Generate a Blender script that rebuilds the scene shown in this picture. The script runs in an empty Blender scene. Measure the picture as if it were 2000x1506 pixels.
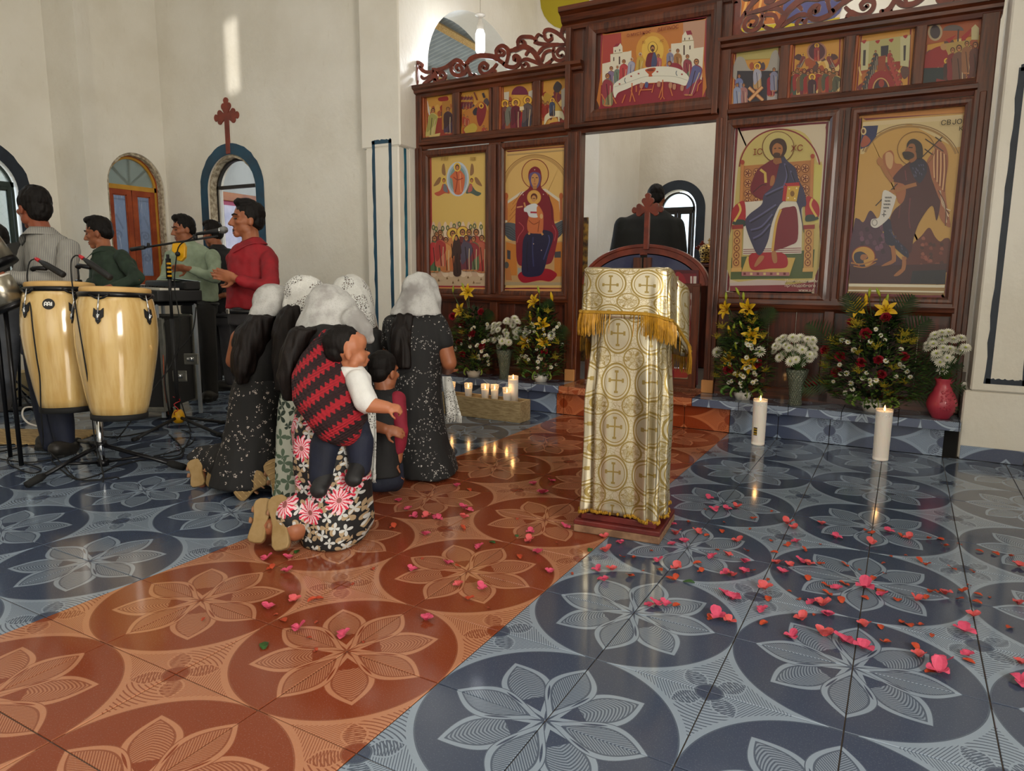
import bpy, bmesh, math, random
import numpy as np
from math import sin, cos, pi, radians as rad, sqrt
from mathutils import Vector as V, Matrix as MX, noise as NZ
random.seed(7)
SC = bpy.context.scene
COL = SC.collection

# ------------------------------------------------------------------ camera, light, exposure
CAM = np.array([1.38689, -1.47328, 1.12371]); FOC = 1364.34
YAW, PIT, ROL = -0.509027, 0.154997, -0.007763
_f = np.array([sin(YAW)*cos(PIT), cos(YAW)*cos(PIT), -sin(PIT)])
_r = np.array([cos(YAW), -sin(YAW), 0.0]); _d = np.cross(_f, _r)
RT = cos(ROL)*_r + sin(ROL)*_d; DN = -sin(ROL)*_r + cos(ROL)*_d; FW = _f
cam = bpy.data.cameras.new('camera'); co = bpy.data.objects.new('camera', cam); COL.objects.link(co)
cam.sensor_width = 36.0; cam.lens = FOC*36.0/2000.0; cam.clip_start = 0.02; cam.clip_end = 200
co.matrix_world = MX(((RT[0], -DN[0], -FW[0], CAM[0]), (RT[1], -DN[1], -FW[1], CAM[1]), (RT[2], -DN[2], -FW[2], CAM[2]), (0, 0, 0, 1)))
SC.camera = co
SC.view_settings.view_transform = 'Standard'; SC.view_settings.look = 'None'
SC.view_settings.exposure = 0.34; SC.view_settings.gamma = 1.0; SC.view_settings.use_curve_mapping = False
W = bpy.data.worlds.new('daylight'); SC.world = W; W.use_nodes = True
W.node_tree.nodes['Background'].inputs[0].default_value = (0.72, 0.86, 1.0, 1)
W.node_tree.nodes['Background'].inputs[1].default_value = 4.0

def area(name, loc, rot, sx, sy, power, col):
    l = bpy.data.lights.new(name, 'AREA'); l.shape = 'RECTANGLE'; l.size = sx; l.size_y = sy; l.energy = power; l.color = col
    o = bpy.data.objects.new(name, l); o.location = loc; o.rotation_euler = rot; COL.objects.link(o); return o
area('nave_ceiling_light', (-0.8, -1.6, 5.3), (0, 0, 0), 5.0, 3.0, 45, (1.0, 0.95, 0.86))  # soft overhead fill added for the nave, not a ceiling lamp
area('sanctuary_ceiling_light', (0.3, 5.4, 5.3), (0, 0, 0), 2.0, 1.6, 40, (1.0, 0.96, 0.90))  # unseen fill added to lift the sanctuary walls
area('apse_light', (-0.4, 7.2, 4.9), (0, 0, 0), 1.6, 0.8, 20, (1.0, 0.96, 0.90))  # small fill added to brighten the apse beyond the doorway
area('rear_door_daylight', (0.2, -4.8, 1.7), (rad(90), 0, 0), 2.6, 2.6, 14, (0.92, 0.96, 1.0))
area('side_window_daylight', (4.4, -2.7, 2.1), (rad(90), 0, rad(105)), 3.4, 2.4, 450, (1.0, 0.95, 0.85))
_s = bpy.data.lights.new('sun', 'SUN'); _s.energy = 9.0; _s.angle = rad(0.6); _s.color = (1.0, 0.95, 0.86)
SUN_DIR = V((-0.82, 0.47, -0.09)).normalized()
_so = bpy.data.objects.new('sun', _s); _so.rotation_euler = SUN_DIR.to_track_quat('-Z', 'Y').to_euler(); COL.objects.link(_so)

# ------------------------------------------------------------------ pixel helpers (photograph frame 2000 x 1506)
def ray(x, y): return FW + RT*((x-1000)/FOC) + DN*((y-753)/FOC)
def P(x, y, d): return V(CAM + ray(x, y)*d)                          # at a distance along the view axis
def onz(x, y, z=0.0): r = ray(x, y); return V(CAM + r*((z-CAM[2])/r[2]))
def ony(x, y, Y): r = ray(x, y); return V(CAM + r*((Y-CAM[1])/r[1]))
def onx(x, y, X): r = ray(x, y); return V(CAM + r*((X-CAM[0])/r[0]))

# ------------------------------------------------------------------ colours and materials
def lin(c): return c/12.92 if c <= 0.04045 else ((c+0.055)/1.055)**2.4
def C(h, g=1.0):
    if isinstance(h, str):
        return tuple(min(1, lin(int(h[i:i+2], 16)/255)*g) for i in (0, 2, 4)) + (1.0,)
    return tuple(lin(q/255)*g for q in h) + (1.0,)
MATS = {}
class E:                                                             # expressions that become shader math nodes
    nt = None
    def __init__(s, k): s.k = k
    @staticmethod
    def op(o, *a):
        n = E.nt.nodes.new('ShaderNodeMath'); n.operation = o
        for i, q in enumerate(a):
            q = q.k if isinstance(q, E) else q
            if isinstance(q, (int, float)): n.inputs[i].default_value = q
            else: E.nt.links.new(q, n.inputs[i])
        return E(n.outputs[0])
    def __add__(s, o): return E.op('ADD', s, o)
    __radd__ = __add__
    def __sub__(s, o): return E.op('SUBTRACT', s, o)
    def __rsub__(s, o): return E.op('SUBTRACT', o, s)
    def __mul__(s, o): return E.op('MULTIPLY', s, o)
    __rmul__ = __mul__
    def __truediv__(s, o): return E.op('DIVIDE', s, o)
    def __neg__(s): return E.op('MULTIPLY', s, -1.0)
    def __gt__(s, o): return E.op('GREATER_THAN', s, o)
    def __lt__(s, o): return E.op('LESS_THAN', s, o)
def eabs(a): return E.op('ABSOLUTE', a)
def emax(a, b): return E.op('MAXIMUM', a, b)
def emin(a, b): return E.op('MINIMUM', a, b)
def frac(a): return E.op('FRACT', a)
def esin(a): return E.op('SINE', a)
def sq(a): return E.op('SQRT', a)
def pw(a, b): return E.op('POWER', a, b)
def atan2(a, b): return E.op('ARCTAN2', a, b)
def efloor(a): return E.op('FLOOR', a)
def eround(a): return E.op('ROUND', a)
def mix(f, a, b):
    n = E.nt.nodes.new('ShaderNodeMix'); n.data_type = 'RGBA'; n.clamp_factor = True
    for i, q in ((0, f), (6, a), (7, b)):
        q = q.k if isinstance(q, E) else q
        if isinstance(q, (int, float)): n.inputs[i].default_value = q
        elif isinstance(q, tuple): n.inputs[i].default_value = q
        else: E.nt.links.new(q, n.inputs[i])
    return n.outputs[2]
def sep(sock):
    n = E.nt.nodes.new('ShaderNodeSeparateXYZ'); E.nt.links.new(sock, n.inputs[0]); return [E(n.outputs[i]) for i in range(3)]
def coords(kind='Object'):
    if kind == 'World': return E.nt.nodes.new('ShaderNodeNewGeometry').outputs['Position']
    if kind == 'Rand': return E.nt.nodes.new('ShaderNodeObjectInfo').outputs['Random']
    n = E.nt.nodes.new('ShaderNodeTexCoord'); return n.outputs[kind]
def comb(x, y, z):
    n = E.nt.nodes.new('ShaderNodeCombineXYZ')
    for i, q in enumerate((x, y, z)):
        q = q.k if isinstance(q, E) else q
        if isinstance(q, (int, float)): n.inputs[i].default_value = q
        else: E.nt.links.new(q, n.inputs[i])
    return n.outputs[0]
def scaled(sock, s):
    n = E.nt.nodes.new('ShaderNodeVectorMath'); n.operation = 'MULTIPLY'; n.inputs[1].default_value = s if hasattr(s, '__len__') else (s, s, s)
    E.nt.links.new(sock, n.inputs[0]); return n.outputs[0]
def noise(sock, scale, detail=3.0, rough=0.55):
    n = E.nt.nodes.new('ShaderNodeTexNoise'); n.inputs['Scale'].default_value = scale; n.inputs['Detail'].default_value = detail
    n.inputs['Roughness'].default_value = rough
    if sock is not None: E.nt.links.new(sock, n.inputs['Vector'])
    return E(n.outputs[0])
def voro(sock, scale, feat='F1', rnd=1.0):
    n = E.nt.nodes.new('ShaderNodeTexVoronoi'); n.feature = feat; n.inputs['Scale'].default_value = scale; n.inputs['Randomness'].default_value = rnd
    E.nt.links.new(sock, n.inputs['Vector']); return n
def sstep(a, lo, hi):
    n = E.nt.nodes.new('ShaderNodeMapRange'); n.interpolation_type = 'SMOOTHSTEP'
    E.nt.links.new(a.k, n.inputs[0]); n.inputs[1].default_value = lo; n.inputs[2].default_value = hi; return E(n.outputs[0])
def newmat(name, rough=0.6, metal=0.0, spec=0.5, coat=0.0):
    m = bpy.data.materials.new(name); m.use_nodes = True; E.nt = m.node_tree
    b = m.node_tree.nodes['Principled BSDF']
    b.inputs['Roughness'].default_value = rough; b.inputs['Metallic'].default_value = metal
    b.inputs['Specular IOR Level'].default_value = spec; b.inputs['Coat Weight'].default_value = coat
    b.inputs['Coat Roughness'].default_value = 0.08
    MATS[name] = m; return m, b
def setcol(b, q, inp='Base Color'):
    q = q.k if isinstance(q, E) else q
    if isinstance(q, tuple): b.inputs[inp].default_value = q
    elif isinstance(q, (int, float)): b.inputs[inp].default_value = q
    else: E.nt.links.new(q, b.inputs[inp])
def bump(b, h, strength=0.3, dist=0.01):
    n = E.nt.nodes.new('ShaderNodeBump'); n.inputs['Strength'].default_value = strength; n.inputs['Distance'].default_value = dist
    E.nt.links.new(h.k, n.inputs['Height']); E.nt.links.new(n.outputs[0], b.inputs['Normal'])
def mat(name, col, rough=0.6, metal=0.0, spec=0.5, coat=0.0, var=0.0, vscale=8.0, bmp=0.0, bscale=60.0, sss=0.0, col2=None, stretch=(1, 1, 1), trans=0.0, alpha=1.0, ior=1.45):
    if name in MATS: return MATS[name]
    m, b = newmat(name, rough, metal, spec, coat)
    c = C(col) if isinstance(col, (str, list)) else col
    if var or col2:
        c2 = C(col2) if col2 else tuple(q*(1-var) for q in c[:3])+(1.0,)
        n = noise(scaled(coords('Object'), stretch), vscale, 4.0)
        setcol(b, mix(sstep(n, 0.32, 0.68), c, c2))
    else: setcol(b, c)
    if bmp: bump(b, noise(scaled(coords('Object'), stretch), bscale, 3.0), bmp, 0.004)
    if sss: b.inputs['Subsurface Weight'].default_value = sss; b.inputs['Subsurface Radius'].default_value = (0.012, 0.005, 0.003)
    b.inputs['Transmission Weight'].default_value = trans; b.inputs['Alpha'].default_value = alpha; b.inputs['IOR'].default_value = ior
    return m
def emit(name, col, s):
    m, b = newmat(name); setcol(b, C(col)); b.inputs['Emission Color'].default_value = C(col); b.inputs['Emission Strength'].default_value = s; return m

# ------------------------------------------------------------------ mesh helpers
def rotz(a): return MX.Rotation(a, 3, 'Z')
def frame_from(d, up=V((0, 0, 1))):
    d = V(d).normalized(); x = up.cross(d)
    if x.length < 1e-4: x = V((1, 0, 0)).cross(d)
    x.normalize(); y = d.cross(x); return x, y, d
class MB:
    def __init__(s): s.v = []; s.f = []; s.c = []; s.uv = []; s.cur = None
    def add(s, vs, fs, M=None, o=None):
        b = len(s.v)
        for q in vs:
            q = V(q)
            if M is not None: q = M @ q
            if o is not None: q = q + V(o)
            s.v.append(q)
        for f in fs: s.f.append([i+b for i in f]); s.c.append(s.cur)
        return s
    def box(s, c, d, M=None):
        x, y, z = d[0]/2, d[1]/2, d[2]/2
        vs = [(a, b, e) for a in (-x, x) for b in (-y, y) for e in (-z, z)]
        return s.add(vs, [(0, 1, 3, 2), (4, 6, 7, 5), (0, 4, 5, 1), (2, 3, 7, 6), (0, 2, 6, 4), (1, 5, 7, 3)], M, c)
    def box2(s, a, b): a = V(a); b = V(b); return s.box((a+b)/2, [abs(q) for q in (b-a)])
    def tube(s, pts, r, n=8, caps=True, closed=False):
        pts = [V(q) for q in pts]; k = len(pts); rs = r if isinstance(r, list) else [r]*k
        vs = []; x = None
        for i, q in enumerate(pts):
            if closed: t = pts[(i+1) % k]-pts[i-1]
            else: t = pts[min(i+1, k-1)]-pts[max(i-1, 0)]
            if t.length < 1e-9: t = V((0, 0, 1))
            t.normalize()
            if x is None: x = frame_from(t)[0]
            else:
                x = x - t*x.dot(t)
                if x.length < 1e-5: x = frame_from(t)[0]
                x.normalize()
            y = t.cross(x)
            rr = rs[i]; ra, rb = rr if isinstance(rr, tuple) else (rr, rr)
            for j in range(n): a = 2*pi*j/n; vs.append(q + x*(ra*cos(a)) + y*(rb*sin(a)))
        fs = []
        for i in range(k if closed else k-1):
            i2 = (i+1) % k
            for j in range(n): fs.append((i*n+j, i*n+(j+1) % n, i2*n+(j+1) % n, i2*n+j))
        if caps and not closed: fs += [tuple(range(n))[::-1], tuple(range((k-1)*n, k*n))]
        return s.add(vs, fs)
    def cap(s, a, b, ra, rb, n=12):                                  # tapered capsule
        a = V(a); b = V(b); t = (b-a); L = t.length
        if L < 1e-6: t = V((0, 0, 1)); L = 1e-6
        t = t.normalized()
        pts = []; rs = []
        for q in (-0.995, -0.8, -0.45, 0): pts.append(a+t*(ra*q)); rs.append(ra*sqrt(max(0.0, 1-q*q)))
        for q in (0, 0.45, 0.8, 0.995): pts.append(b+t*(rb*q)); rs.append(rb*sqrt(max(0.0, 1-q*q)))
        return s.tube(pts, rs, n)
    def chain(s, pts, rs, n=12):
        for i in range(len(pts)-1): s.cap(pts[i], pts[i+1], rs[i], rs[i+1], n)
        return s
    def ell(s, c, r, M=None, nu=14, nv=9):
        vs = [(0, 0, -r[2])]; fs = []
        for i in range(1, nv):
            ph = -pi/2+pi*i/nv
            for j in range(nu): a = 2*pi*j/nu; vs.append((r[0]*cos(ph)*cos(a), r[1]*cos(ph)*sin(a), r[2]*sin(ph)))
        vs.append((0, 0, r[2])); t = len(vs)-1
        for j in range(nu):
            fs.append((0, 1+(j+1) % nu, 1+j)); fs.append((t, t-nu+j, t-nu+(j+1) % nu))
            for i in range(nv-2): q = 1+i*nu; fs.append((q+j, q+(j+1) % nu, q+nu+(j+1) % nu, q+nu+j))
        return s.add(vs, fs, M, c)
    def lathe(s, prof, n=24, c=(0, 0, 0), M=None, caps=True, wob=None):
        vs = []; fs = []; k = len(prof)
        for (r, z) in prof:
            for j in range(n):
                a = 2*pi*j/n; rr = r*(wob(a, z) if wob else 1); vs.append((rr*cos(a), rr*sin(a), z))
        for i in range(k-1):
            for j in range(n): fs.append((i*n+j, i*n+(j+1) % n, (i+1)*n+(j+1) % n, (i+1)*n+j))
        if caps: fs += [tuple(range(n))[::-1], tuple(range((k-1)*n, k*n))]
        return s.add(vs, fs, M, c)
    def loft(s, secs, n=20, caps=True, p=2.0):                       # secs: (centre, half_u, half_v, u, v)
        vs = []; fs = []; k = len(secs)
        for (c, a, b, u, v) in secs:
            c = V(c); u = V(u); v = V(v)
            for j in range(n):
                t = 2*pi*j/n; ct, st = cos(t), sin(t)
                x = abs(ct)**(2/p)*(1 if ct >= 0 else -1); y = abs(st)**(2/p)*(1 if st >= 0 else -1)
                vs.append(c+u*(a*x)+v*(b*y))
        for i in range(k-1):
            for j in range(n): fs.append((i*n+j, i*n+(j+1) % n, (i+1)*n+(j+1) % n, (i+1)*n+j))
        if caps: fs += [tuple(range(n))[::-1], tuple(range((k-1)*n, k*n))]
        return s.add(vs, fs)
    def prism(s, poly, o, ux, uy, depth):                            # flat outline in the plane (ux, uy), thick along its normal
        o = V(o); ux = V(ux); uy = V(uy); nn = ux.cross(uy).normalized()*depth; k = len(poly)
        vs = [o+ux*a+uy*b for a, b in poly]; vs += [q+nn for q in vs]
        return s.add(vs, [tuple(range(k))[::-1], tuple(range(k, 2*k))] + [(i, (i+1) % k, k+(i+1) % k, k+i) for i in range(k)])
    def ribbon(s, pts, ws, o, ux, uy, depth):                        # flat strip of varying width, thick along the normal
        o = V(o); ux = V(ux); uy = V(uy); nn = ux.cross(uy).normalized()*depth; k = len(pts); vs = []
        for i, q in enumerate(pts):
            a = pts[max(i-1, 0)]; b = pts[min(i+1, k-1)]; tx, ty = b[0]-a[0], b[1]-a[1]; L = sqrt(tx*tx+ty*ty) or 1; w = ws[i] if hasattr(ws, '__len__') else ws
            for sg in (1, -1): vs.append(o+ux*(q[0]-sg*ty/L*w)+uy*(q[1]+sg*tx/L*w))
        n = len(vs); vs += [q+nn for q in vs]; fs = []
        for i in range(k-1):
            a = 2*i; fs += [(a, a+1, a+3, a+2)[::-1], (a+n, a+1+n, a+3+n, a+2+n), (a, a+2, a+2+n, a+n), (a+1, a+1+n, a+3+n, a+3)]
        fs += [(0, n, n+1, 1), (2*k-2, 2*k-1, n+2*k-1, n+2*k-2)]
        return s.add(vs, fs)
    def grid(s, fn, nu, nv):                                         # sheet from fn(u, v)
        return s.add([fn(i/nu, j/nv) for i in range(nu+1) for j in range(nv+1)],
                     [(i*(nv+1)+j, (i+1)*(nv+1)+j, (i+1)*(nv+1)+j+1, i*(nv+1)+j+1) for i in range(nu) for j in range(nv)])
ROOTS = {}
def rootmat(o):
    while o.parent is not None: o = o.parent
    return ROOTS.get(o.name, MX.Identity(4))
def link(o, parent):
    COL.objects.link(o)
    if parent is not None: o.parent = parent
def build(name, mb, m=None, parent=None, smooth=False, bevel=0.0, local=False, solid=0.0, seg=1, fix=True):
    me = bpy.data.meshes.new(name)
    vs = mb.v
    if parent is not None and not local:
        inv = rootmat(parent).inverted(); vs = [inv @ q for q in vs]
    me.from_pydata([tuple(q) for q in vs], [], mb.f)
    if any(q is not None for q in mb.c):
        ca = me.color_attributes.new('Col', 'FLOAT_COLOR', 'CORNER'); arr = []
        for q, f in zip(mb.c, mb.f): arr += list(q or (1, 1, 1, 1))*len(f)
        ca.data.foreach_set('color', arr)
    if fix:
        bm = bmesh.new(); bm.from_mesh(me); bmesh.ops.recalc_face_normals(bm, faces=bm.faces); bm.to_mesh(me); bm.free()
    if smooth: me.shade_smooth()
    if m is not None: me.materials.append(MATS[m] if isinstance(m, str) else m)
    o = bpy.data.objects.new(name, me); link(o, parent)
    if solid: q = o.modifiers.new('s', 'SOLIDIFY'); q.thickness = solid; q.offset = 0
    if bevel: q = o.modifiers.new('b', 'BEVEL'); q.width = bevel; q.segments = seg; q.limit_method = 'ANGLE'; q.angle_limit = rad(40)
    return o
def tag(o, label, cat, group=None):
    o['label'] = label; o['category'] = cat
    if group: o['group'] = group
    return o
def thing(name, label, cat, loc=(0, 0, 0), rz=0.0, group=None):
    o = bpy.data.objects.new(name, None); o.empty_display_size = 0.1; o.location = V(loc); o.rotation_euler = (0, 0, rz); COL.objects.link(o)
    ROOTS[o.name] = MX.Translation(V(loc)) @ MX.Rotation(rz, 4, 'Z')
    return tag(o, label, cat, group)
def struct(name, mb, m, bevel=0.0, parent=None):
    o = build(name, mb, m, parent, bevel=bevel)
    if parent is None: o['kind'] = 'structure'
    return o
def dup(root, loc=None, rz=None, label=None, sc=None):
    r = root.copy(); COL.objects.link(r)
    if loc is not None: r.location = V(loc)
    if rz is not None: r.rotation_euler = (0, 0, rz)
    if label: r['label'] = label
    if sc: r.scale = (sc, sc, sc)
    ROOTS[r.name] = MX.Translation(r.location) @ MX.Rotation(r.rotation_euler[2], 4, 'Z')
    for ch in list(root.children):
        c = ch.copy(); COL.objects.link(c); c.parent = r
        for g in list(ch.children): q = g.copy(); COL.objects.link(q); q.parent = c
    return r
def copy_to(o, parent, mw):                                          # a copy of a part with its own place
    c = o.copy(); COL.objects.link(c); c.parent = parent; c.matrix_local = mw; return c
def blob(name, mb, m, parent=None, vox=0.006, it=4, fn=None, smooth=True, fac=0.5, local=False):
    """one continuous skin over overlapping closed forms"""
    me = bpy.data.meshes.new('tmp'); me.from_pydata([tuple(q) for q in mb.v], [], mb.f)
    bm = bmesh.new(); bm.from_mesh(me); bmesh.ops.recalc_face_normals(bm, faces=bm.faces); bm.to_mesh(me); bm.free()
    o = bpy.data.objects.new('tmp', me); COL.objects.link(o)
    q = o.modifiers.new('r', 'REMESH'); q.mode = 'VOXEL'; q.voxel_size = vox; q.use_smooth_shade = True
    if it: q = o.modifiers.new('s', 'SMOOTH'); q.iterations = it; q.factor = fac
    dg = bpy.context.evaluated_depsgraph_get(); ev = o.evaluated_get(dg); me2 = bpy.data.meshes.new_from_object(ev)
    bpy.data.objects.remove(o); bpy.data.meshes.remove(me)
    n = len(me2.vertices); co_ = np.empty(n*3); me2.vertices.foreach_get('co', co_); co_ = co_.reshape(-1, 3)
    if fn is not None:
        no = np.empty(n*3); me2.vertex_normals.foreach_get('vector', no); co_ = fn(co_, no.reshape(-1, 3))
    if parent is not None and not local:
        inv = np.array(rootmat(parent).inverted()); co_ = co_ @ inv[:3, :3].T + inv[:3, 3]
    me2.vertices.foreach_set('co', co_.ravel()); me2.name = name
    if smooth: me2.shade_smooth()
    me2.materials.clear(); me2.materials.append(MATS[m] if isinstance(m, str) else m)
    r = bpy.data.objects.new(name, me2); link(r, parent); return r
def folds(amp=0.006, sc=(9, 9, 4), seed=0.0, amp2=0.0, sc2=(30, 30, 12)):
    def fn(co_, no):
        d = np.array([NZ.noise(V((p[0]*sc[0]+seed, p[1]*sc[1]-seed, p[2]*sc[2]))) for p in co_])*amp
        if amp2: d += np.array([NZ.noise(V((p[0]*sc2[0], p[1]*sc2[1]+seed, p[2]*sc2[2]))) for p in co_])*amp2
        return co_ + no*d[:, None]
    return fn
def bez(pts, n=12):                                                  # Catmull-Rom through points
    pts = [V(q) for q in pts]; out = []; k = len(pts)
    for i in range(k-1):
        p0, p1, p2, p3 = pts[max(i-1, 0)], pts[i], pts[i+1], pts[min(i+2, k-1)]
        for j in range(n):
            t = j/n; out.append(0.5*((2*p1)+(p2-p0)*t+(2*p0-5*p1+4*p2-p3)*t*t+(3*p1-p0-3*p2+p3)*t**3))
    return out+[pts[-1]]

# ------------------------------------------------------------------ the setting
D = 0.67; T = D/2
def tile_pattern(u, v, dark, light, line):
    fx = (u-eround(u))*2.0; fy = (v-eround(v))*2.0
    ax = eabs(fx); ay = eabs(fy); r = sq(ax*ax+ay*ay)
    def petal(p, q, L, wmax):
        w = esin(pw(emax(emin(p/L, 1.0), 0.0), 1.30)*pi)*wmax
        return w-q
    a = emax(ax, ay); b = emin(ax, ay); h = 0.70710678
    p2 = (ax+ay)*h; q2 = eabs(ax-ay)*h
    d1 = petal(a, b, 0.82, 0.212); d2 = petal(p2, q2, 0.84, 0.212)
    in1 = d1 > 0.0; in2 = d2 > 0.0
    c1 = (d1-d2) > -0.02                                             # the axial petal lies on top
    st1 = (frac((a-b*1.25)*33.0) < 0.48); st2 = (frac((p2+q2*q2*3.2+q2*0.35)*33.0) < 0.48)
    def petcol(d, st):
        inner = mix(st, mix(0.22, light, dark), line)
        e = mix(sstep(d, 0.052, 0.058), light, mix((d > 0.072), line, inner))
        return mix((d < 0.008), e, line)
    col1 = petcol(d1, st1); col2 = petcol(d2, st2)
    both = in1*(d2 > 0.02)*(d1 > 0.03)
    disc = mix(in2, dark, mix((d2 > 0.05)*(p2 < 0.30), col2, dark))
    disc = mix(in1, disc, mix(both, col1, dark))
    # the star field between the circles
    x2 = 1.0-ax; y2 = 1.0-ay; rc = sq(x2*x2+y2*y2)
    k = mix((x2-y2) > 0.0, comb(y2, x2, 0.0), comb(x2, y2, 0.0)); kk = sep(k)
    chev = frac((kk[1]+kk[0]*1.8)*23.0) < 0.30
    arcs = frac(sq(kk[1]*kk[1]*0.75+kk[0]*kk[0])*26.0) < 0.30
    sel = (x2-y2) > 0.0
    star = mix(mix(sel, arcs.k, chev.k), light, line)
    m = (x2+y2)*h; mq = eabs(x2-y2)*h; md = petal(m, mq, 0.36, 0.105)
    star = mix((md > 0.0)*(md < 0.016), star, light)
    star = mix((md > 0.02)*(frac(m*42.0) < 0.5), star, line)
    star = mix((rc < 0.115), star, mix(rc > 0.10, dark, line))
    edge = eabs(r-1.0)
    star = mix(edge < 0.055, star, light)
    out = mix((r < 0.992), star, disc)
    return mix((edge < 0.012)*(r < 1.0), out, line)
def tile_mat(name, dark, light, line, uvfn, rough=0.10):
    m, b = newmat(name, rough, 0.0, 0.5)
    x, y, z = sep(coords('World')); u, v = uvfn(x, y, z)
    col = tile_pattern(u, v, C(dark), C(light), C(line))
    n = noise(scaled(coords('World'), 1.0), 260.0, 2.0); n2 = noise(coords('World'), 2.2, 3.0)
    col = mix((n > 0.62)*0.06, col, C('c8c8c8'))
    setcol(b, col)
    setcol(b, n2*0.10+(rough-0.035), 'Roughness')
    bump(b, noise(coords('World'), 5.0, 2.0), 0.05, 0.01)
    return m
FL = lambda x, y, z: (x/D, y/D)
BLU = ('3d475b', '8391a1', '4c5768'); ORA = ('7c3a22', 'ad7658', '844a32')
tile_mat('tile_blue', *BLU, FL); tile_mat('tile_orange', *ORA, FL)
RI = lambda x, y, z: (x/D, (z*1.0)/D+0.36)
NO = lambda x, y, z: (x/D+0.21, (y+z)/D*1.3+0.5)
tile_mat('step_blue', '46506a', '8fa0b6', '5a6478', RI); tile_mat('step_orange', '8a3818', 'b86840', '8f4424', RI)
tile_mat('nosing_blue', '56607a', '9fafc2', '626d82', NO); tile_mat('nosing_orange', '9a4826', 'c07a54', '9a5434', NO)
mat('grout', '4a4038', 0.9)
m_, b_ = newmat('plaster', 0.42, 0, 0.5)
n_ = noise(coords('World'), 1.3, 5.0); n2_ = noise(scaled(coords('World'), (7, 7, 2.2)), 3.0, 4.0)
c_ = mix(sstep(n_, 0.3, 0.75), C('ece8de'), C('ded8ca')); c_ = mix(sstep(n2_, 0.62, 0.80)*0.35, c_, C('cfc6b2'))
setcol(b_, c_); bump(b_, noise(scaled(coords('World'), (1, 1, 0.6)), 22.0, 5.0), 0.35, 0.012)
mat('plaster_grey', 'c9c5bd', 0.6, var=0.12, vscale=3)
mat('rubble', '8a7c68', 0.95, col2='c9bda6', vscale=28, bmp=0.9, bscale=40)
mat('paint_blue', '1d4a63', 0.5, col2='1f3c50', vscale=5); mat('paint_teal', '2b7f9a', 0.5, col2='1c5a74', vscale=7)
mat('paint_navy', '16202e', 0.45, col2='222e3c', vscale=6)
mat('iron_green', '2c3b38', 0.5, var=0.3); mat('iron_dark', '2a2624', 0.55, var=0.2); mat('wood_raw', 'c9a468', 0.7, col2='a9824a', vscale=9, stretch=(1, 9, 9))
mat('orange_frame', 'a8502a', 0.5, col2='8c3c20', vscale=8, bmp=0.2); mat('ochre_frame', 'c79436', 0.5, var=0.15)
mat('zinc', 'aab4bd', 0.45, 0.55, var=0.18, vscale=5)

# floor: grout bed, then every tile
fb = MB().box2((-8.4, -5.2, -0.08), (4.6, 3.9, -0.004)); floor = struct('floor', fb, 'grout')
tm = MB().box((0, 0, -0.01), (T-0.0035, T-0.0035, 0.02))
_c = []
for i in range(-26, 13):
    for j in range(-9, 11):
        x0, y0 = i*T, j*T; c = np.array([x0+T/2, y0+T/2, 0]); q = c-CAM; dep = q @ FW
        if y0+T > 3.70 or x0 < -8.0: continue
        px = 1000+FOC*(q @ RT)/max(dep, 0.05); py = 753+FOC*(q @ DN)/max(dep, 0.05)
        seen = dep > 0.1 and -160 < px < 2160 and py < 1800
        _c.append((0 if seen else 1, dep if dep > 0 else 99-dep, x0, y0))
_c.sort()
proto = None; rest = {'tile_blue': MB(), 'tile_orange': MB()}
for k, (s_, d_, x0, y0) in enumerate(_c):
    mt = 'tile_orange' if -1.01 < x0+T/2 < 0.335 else 'tile_blue'
    if s_ == 0 and k < 295:
        key = 'pt_'+mt
        if key not in MATS:
            o = build('tile', tm, mt, floor, bevel=0.0012); MATS[key] = o; o.location = (x0+T/2, y0+T/2, random.uniform(-0.0006, 0.0006))
        else: copy_to(MATS[key], floor, MX.Translation((x0+T/2, y0+T/2, random.uniform(-0.0006, 0.0006))) @ MX.Rotation(random.uniform(-1, 1)*0.0016, 4, 'X') @ MX.Rotation(random.uniform(-1, 1)*0.0016, 4, 'Y'))
    else: rest[mt].box((x0+T/2, y0+T/2, -0.01), (T-0.0035, T-0.0035, 0.02))
for mt, mb in rest.items():
    if mb.v: build('tile_field', mb, mt, floor)['kind'] = 'stuff'

def arch_wall(name, m, P3, s0, s1, z0, z1, holes):
    """wall slab with round-headed openings; P3(s, z, t) maps to the room, t = 0 face, 1 back; hole = (s_a, s_b, sill, spring, rise)"""
    mb = MB()
    def piece(poly):
        k = len(poly); vs = [P3(s, z, 0) for s, z in poly]+[P3(s, z, 1) for s, z in poly]
        mb.add(vs, [tuple(range(k))[::-1], tuple(range(k, 2*k))]+[(i, (i+1) % k, k+(i+1) % k, k+i) for i in range(k)])
    cur = s0
    for (a, b, sill, spr, rise) in holes:
        piece([(cur, z0), (a, z0), (a, z1), (cur, z1)])
        if sill > z0: piece([(a, z0), (b, z0), (b, sill), (a, sill)])
        c, h = (a+b)/2, (b-a)/2; n = 24
        for i in range(n):
            t0, t1 = pi-pi*i/n, pi-pi*(i+1)/n
            piece([(c+h*cos(t0), spr+rise*sin(t0)), (c+h*cos(t1), spr+rise*sin(t1)), (c+h*cos(t1), z1), (c+h*cos(t0), z1)])
        cur = b
    piece([(cur, z0), (s1, z0), (s1, z1), (cur, z1)])
    return struct(name, mb, m)
def arch_line(a, b, z0, spr, rise, n=26, k=0.0):
    c, h = (a+b)/2, (b-a)/2+k
    return [(c-h, z0)]+[(c+h*cos(pi-pi*i/n), spr+(rise+k)*sin(pi-pi*i/n)) for i in range(n+1)]+[(c+h, z0)]
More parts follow.
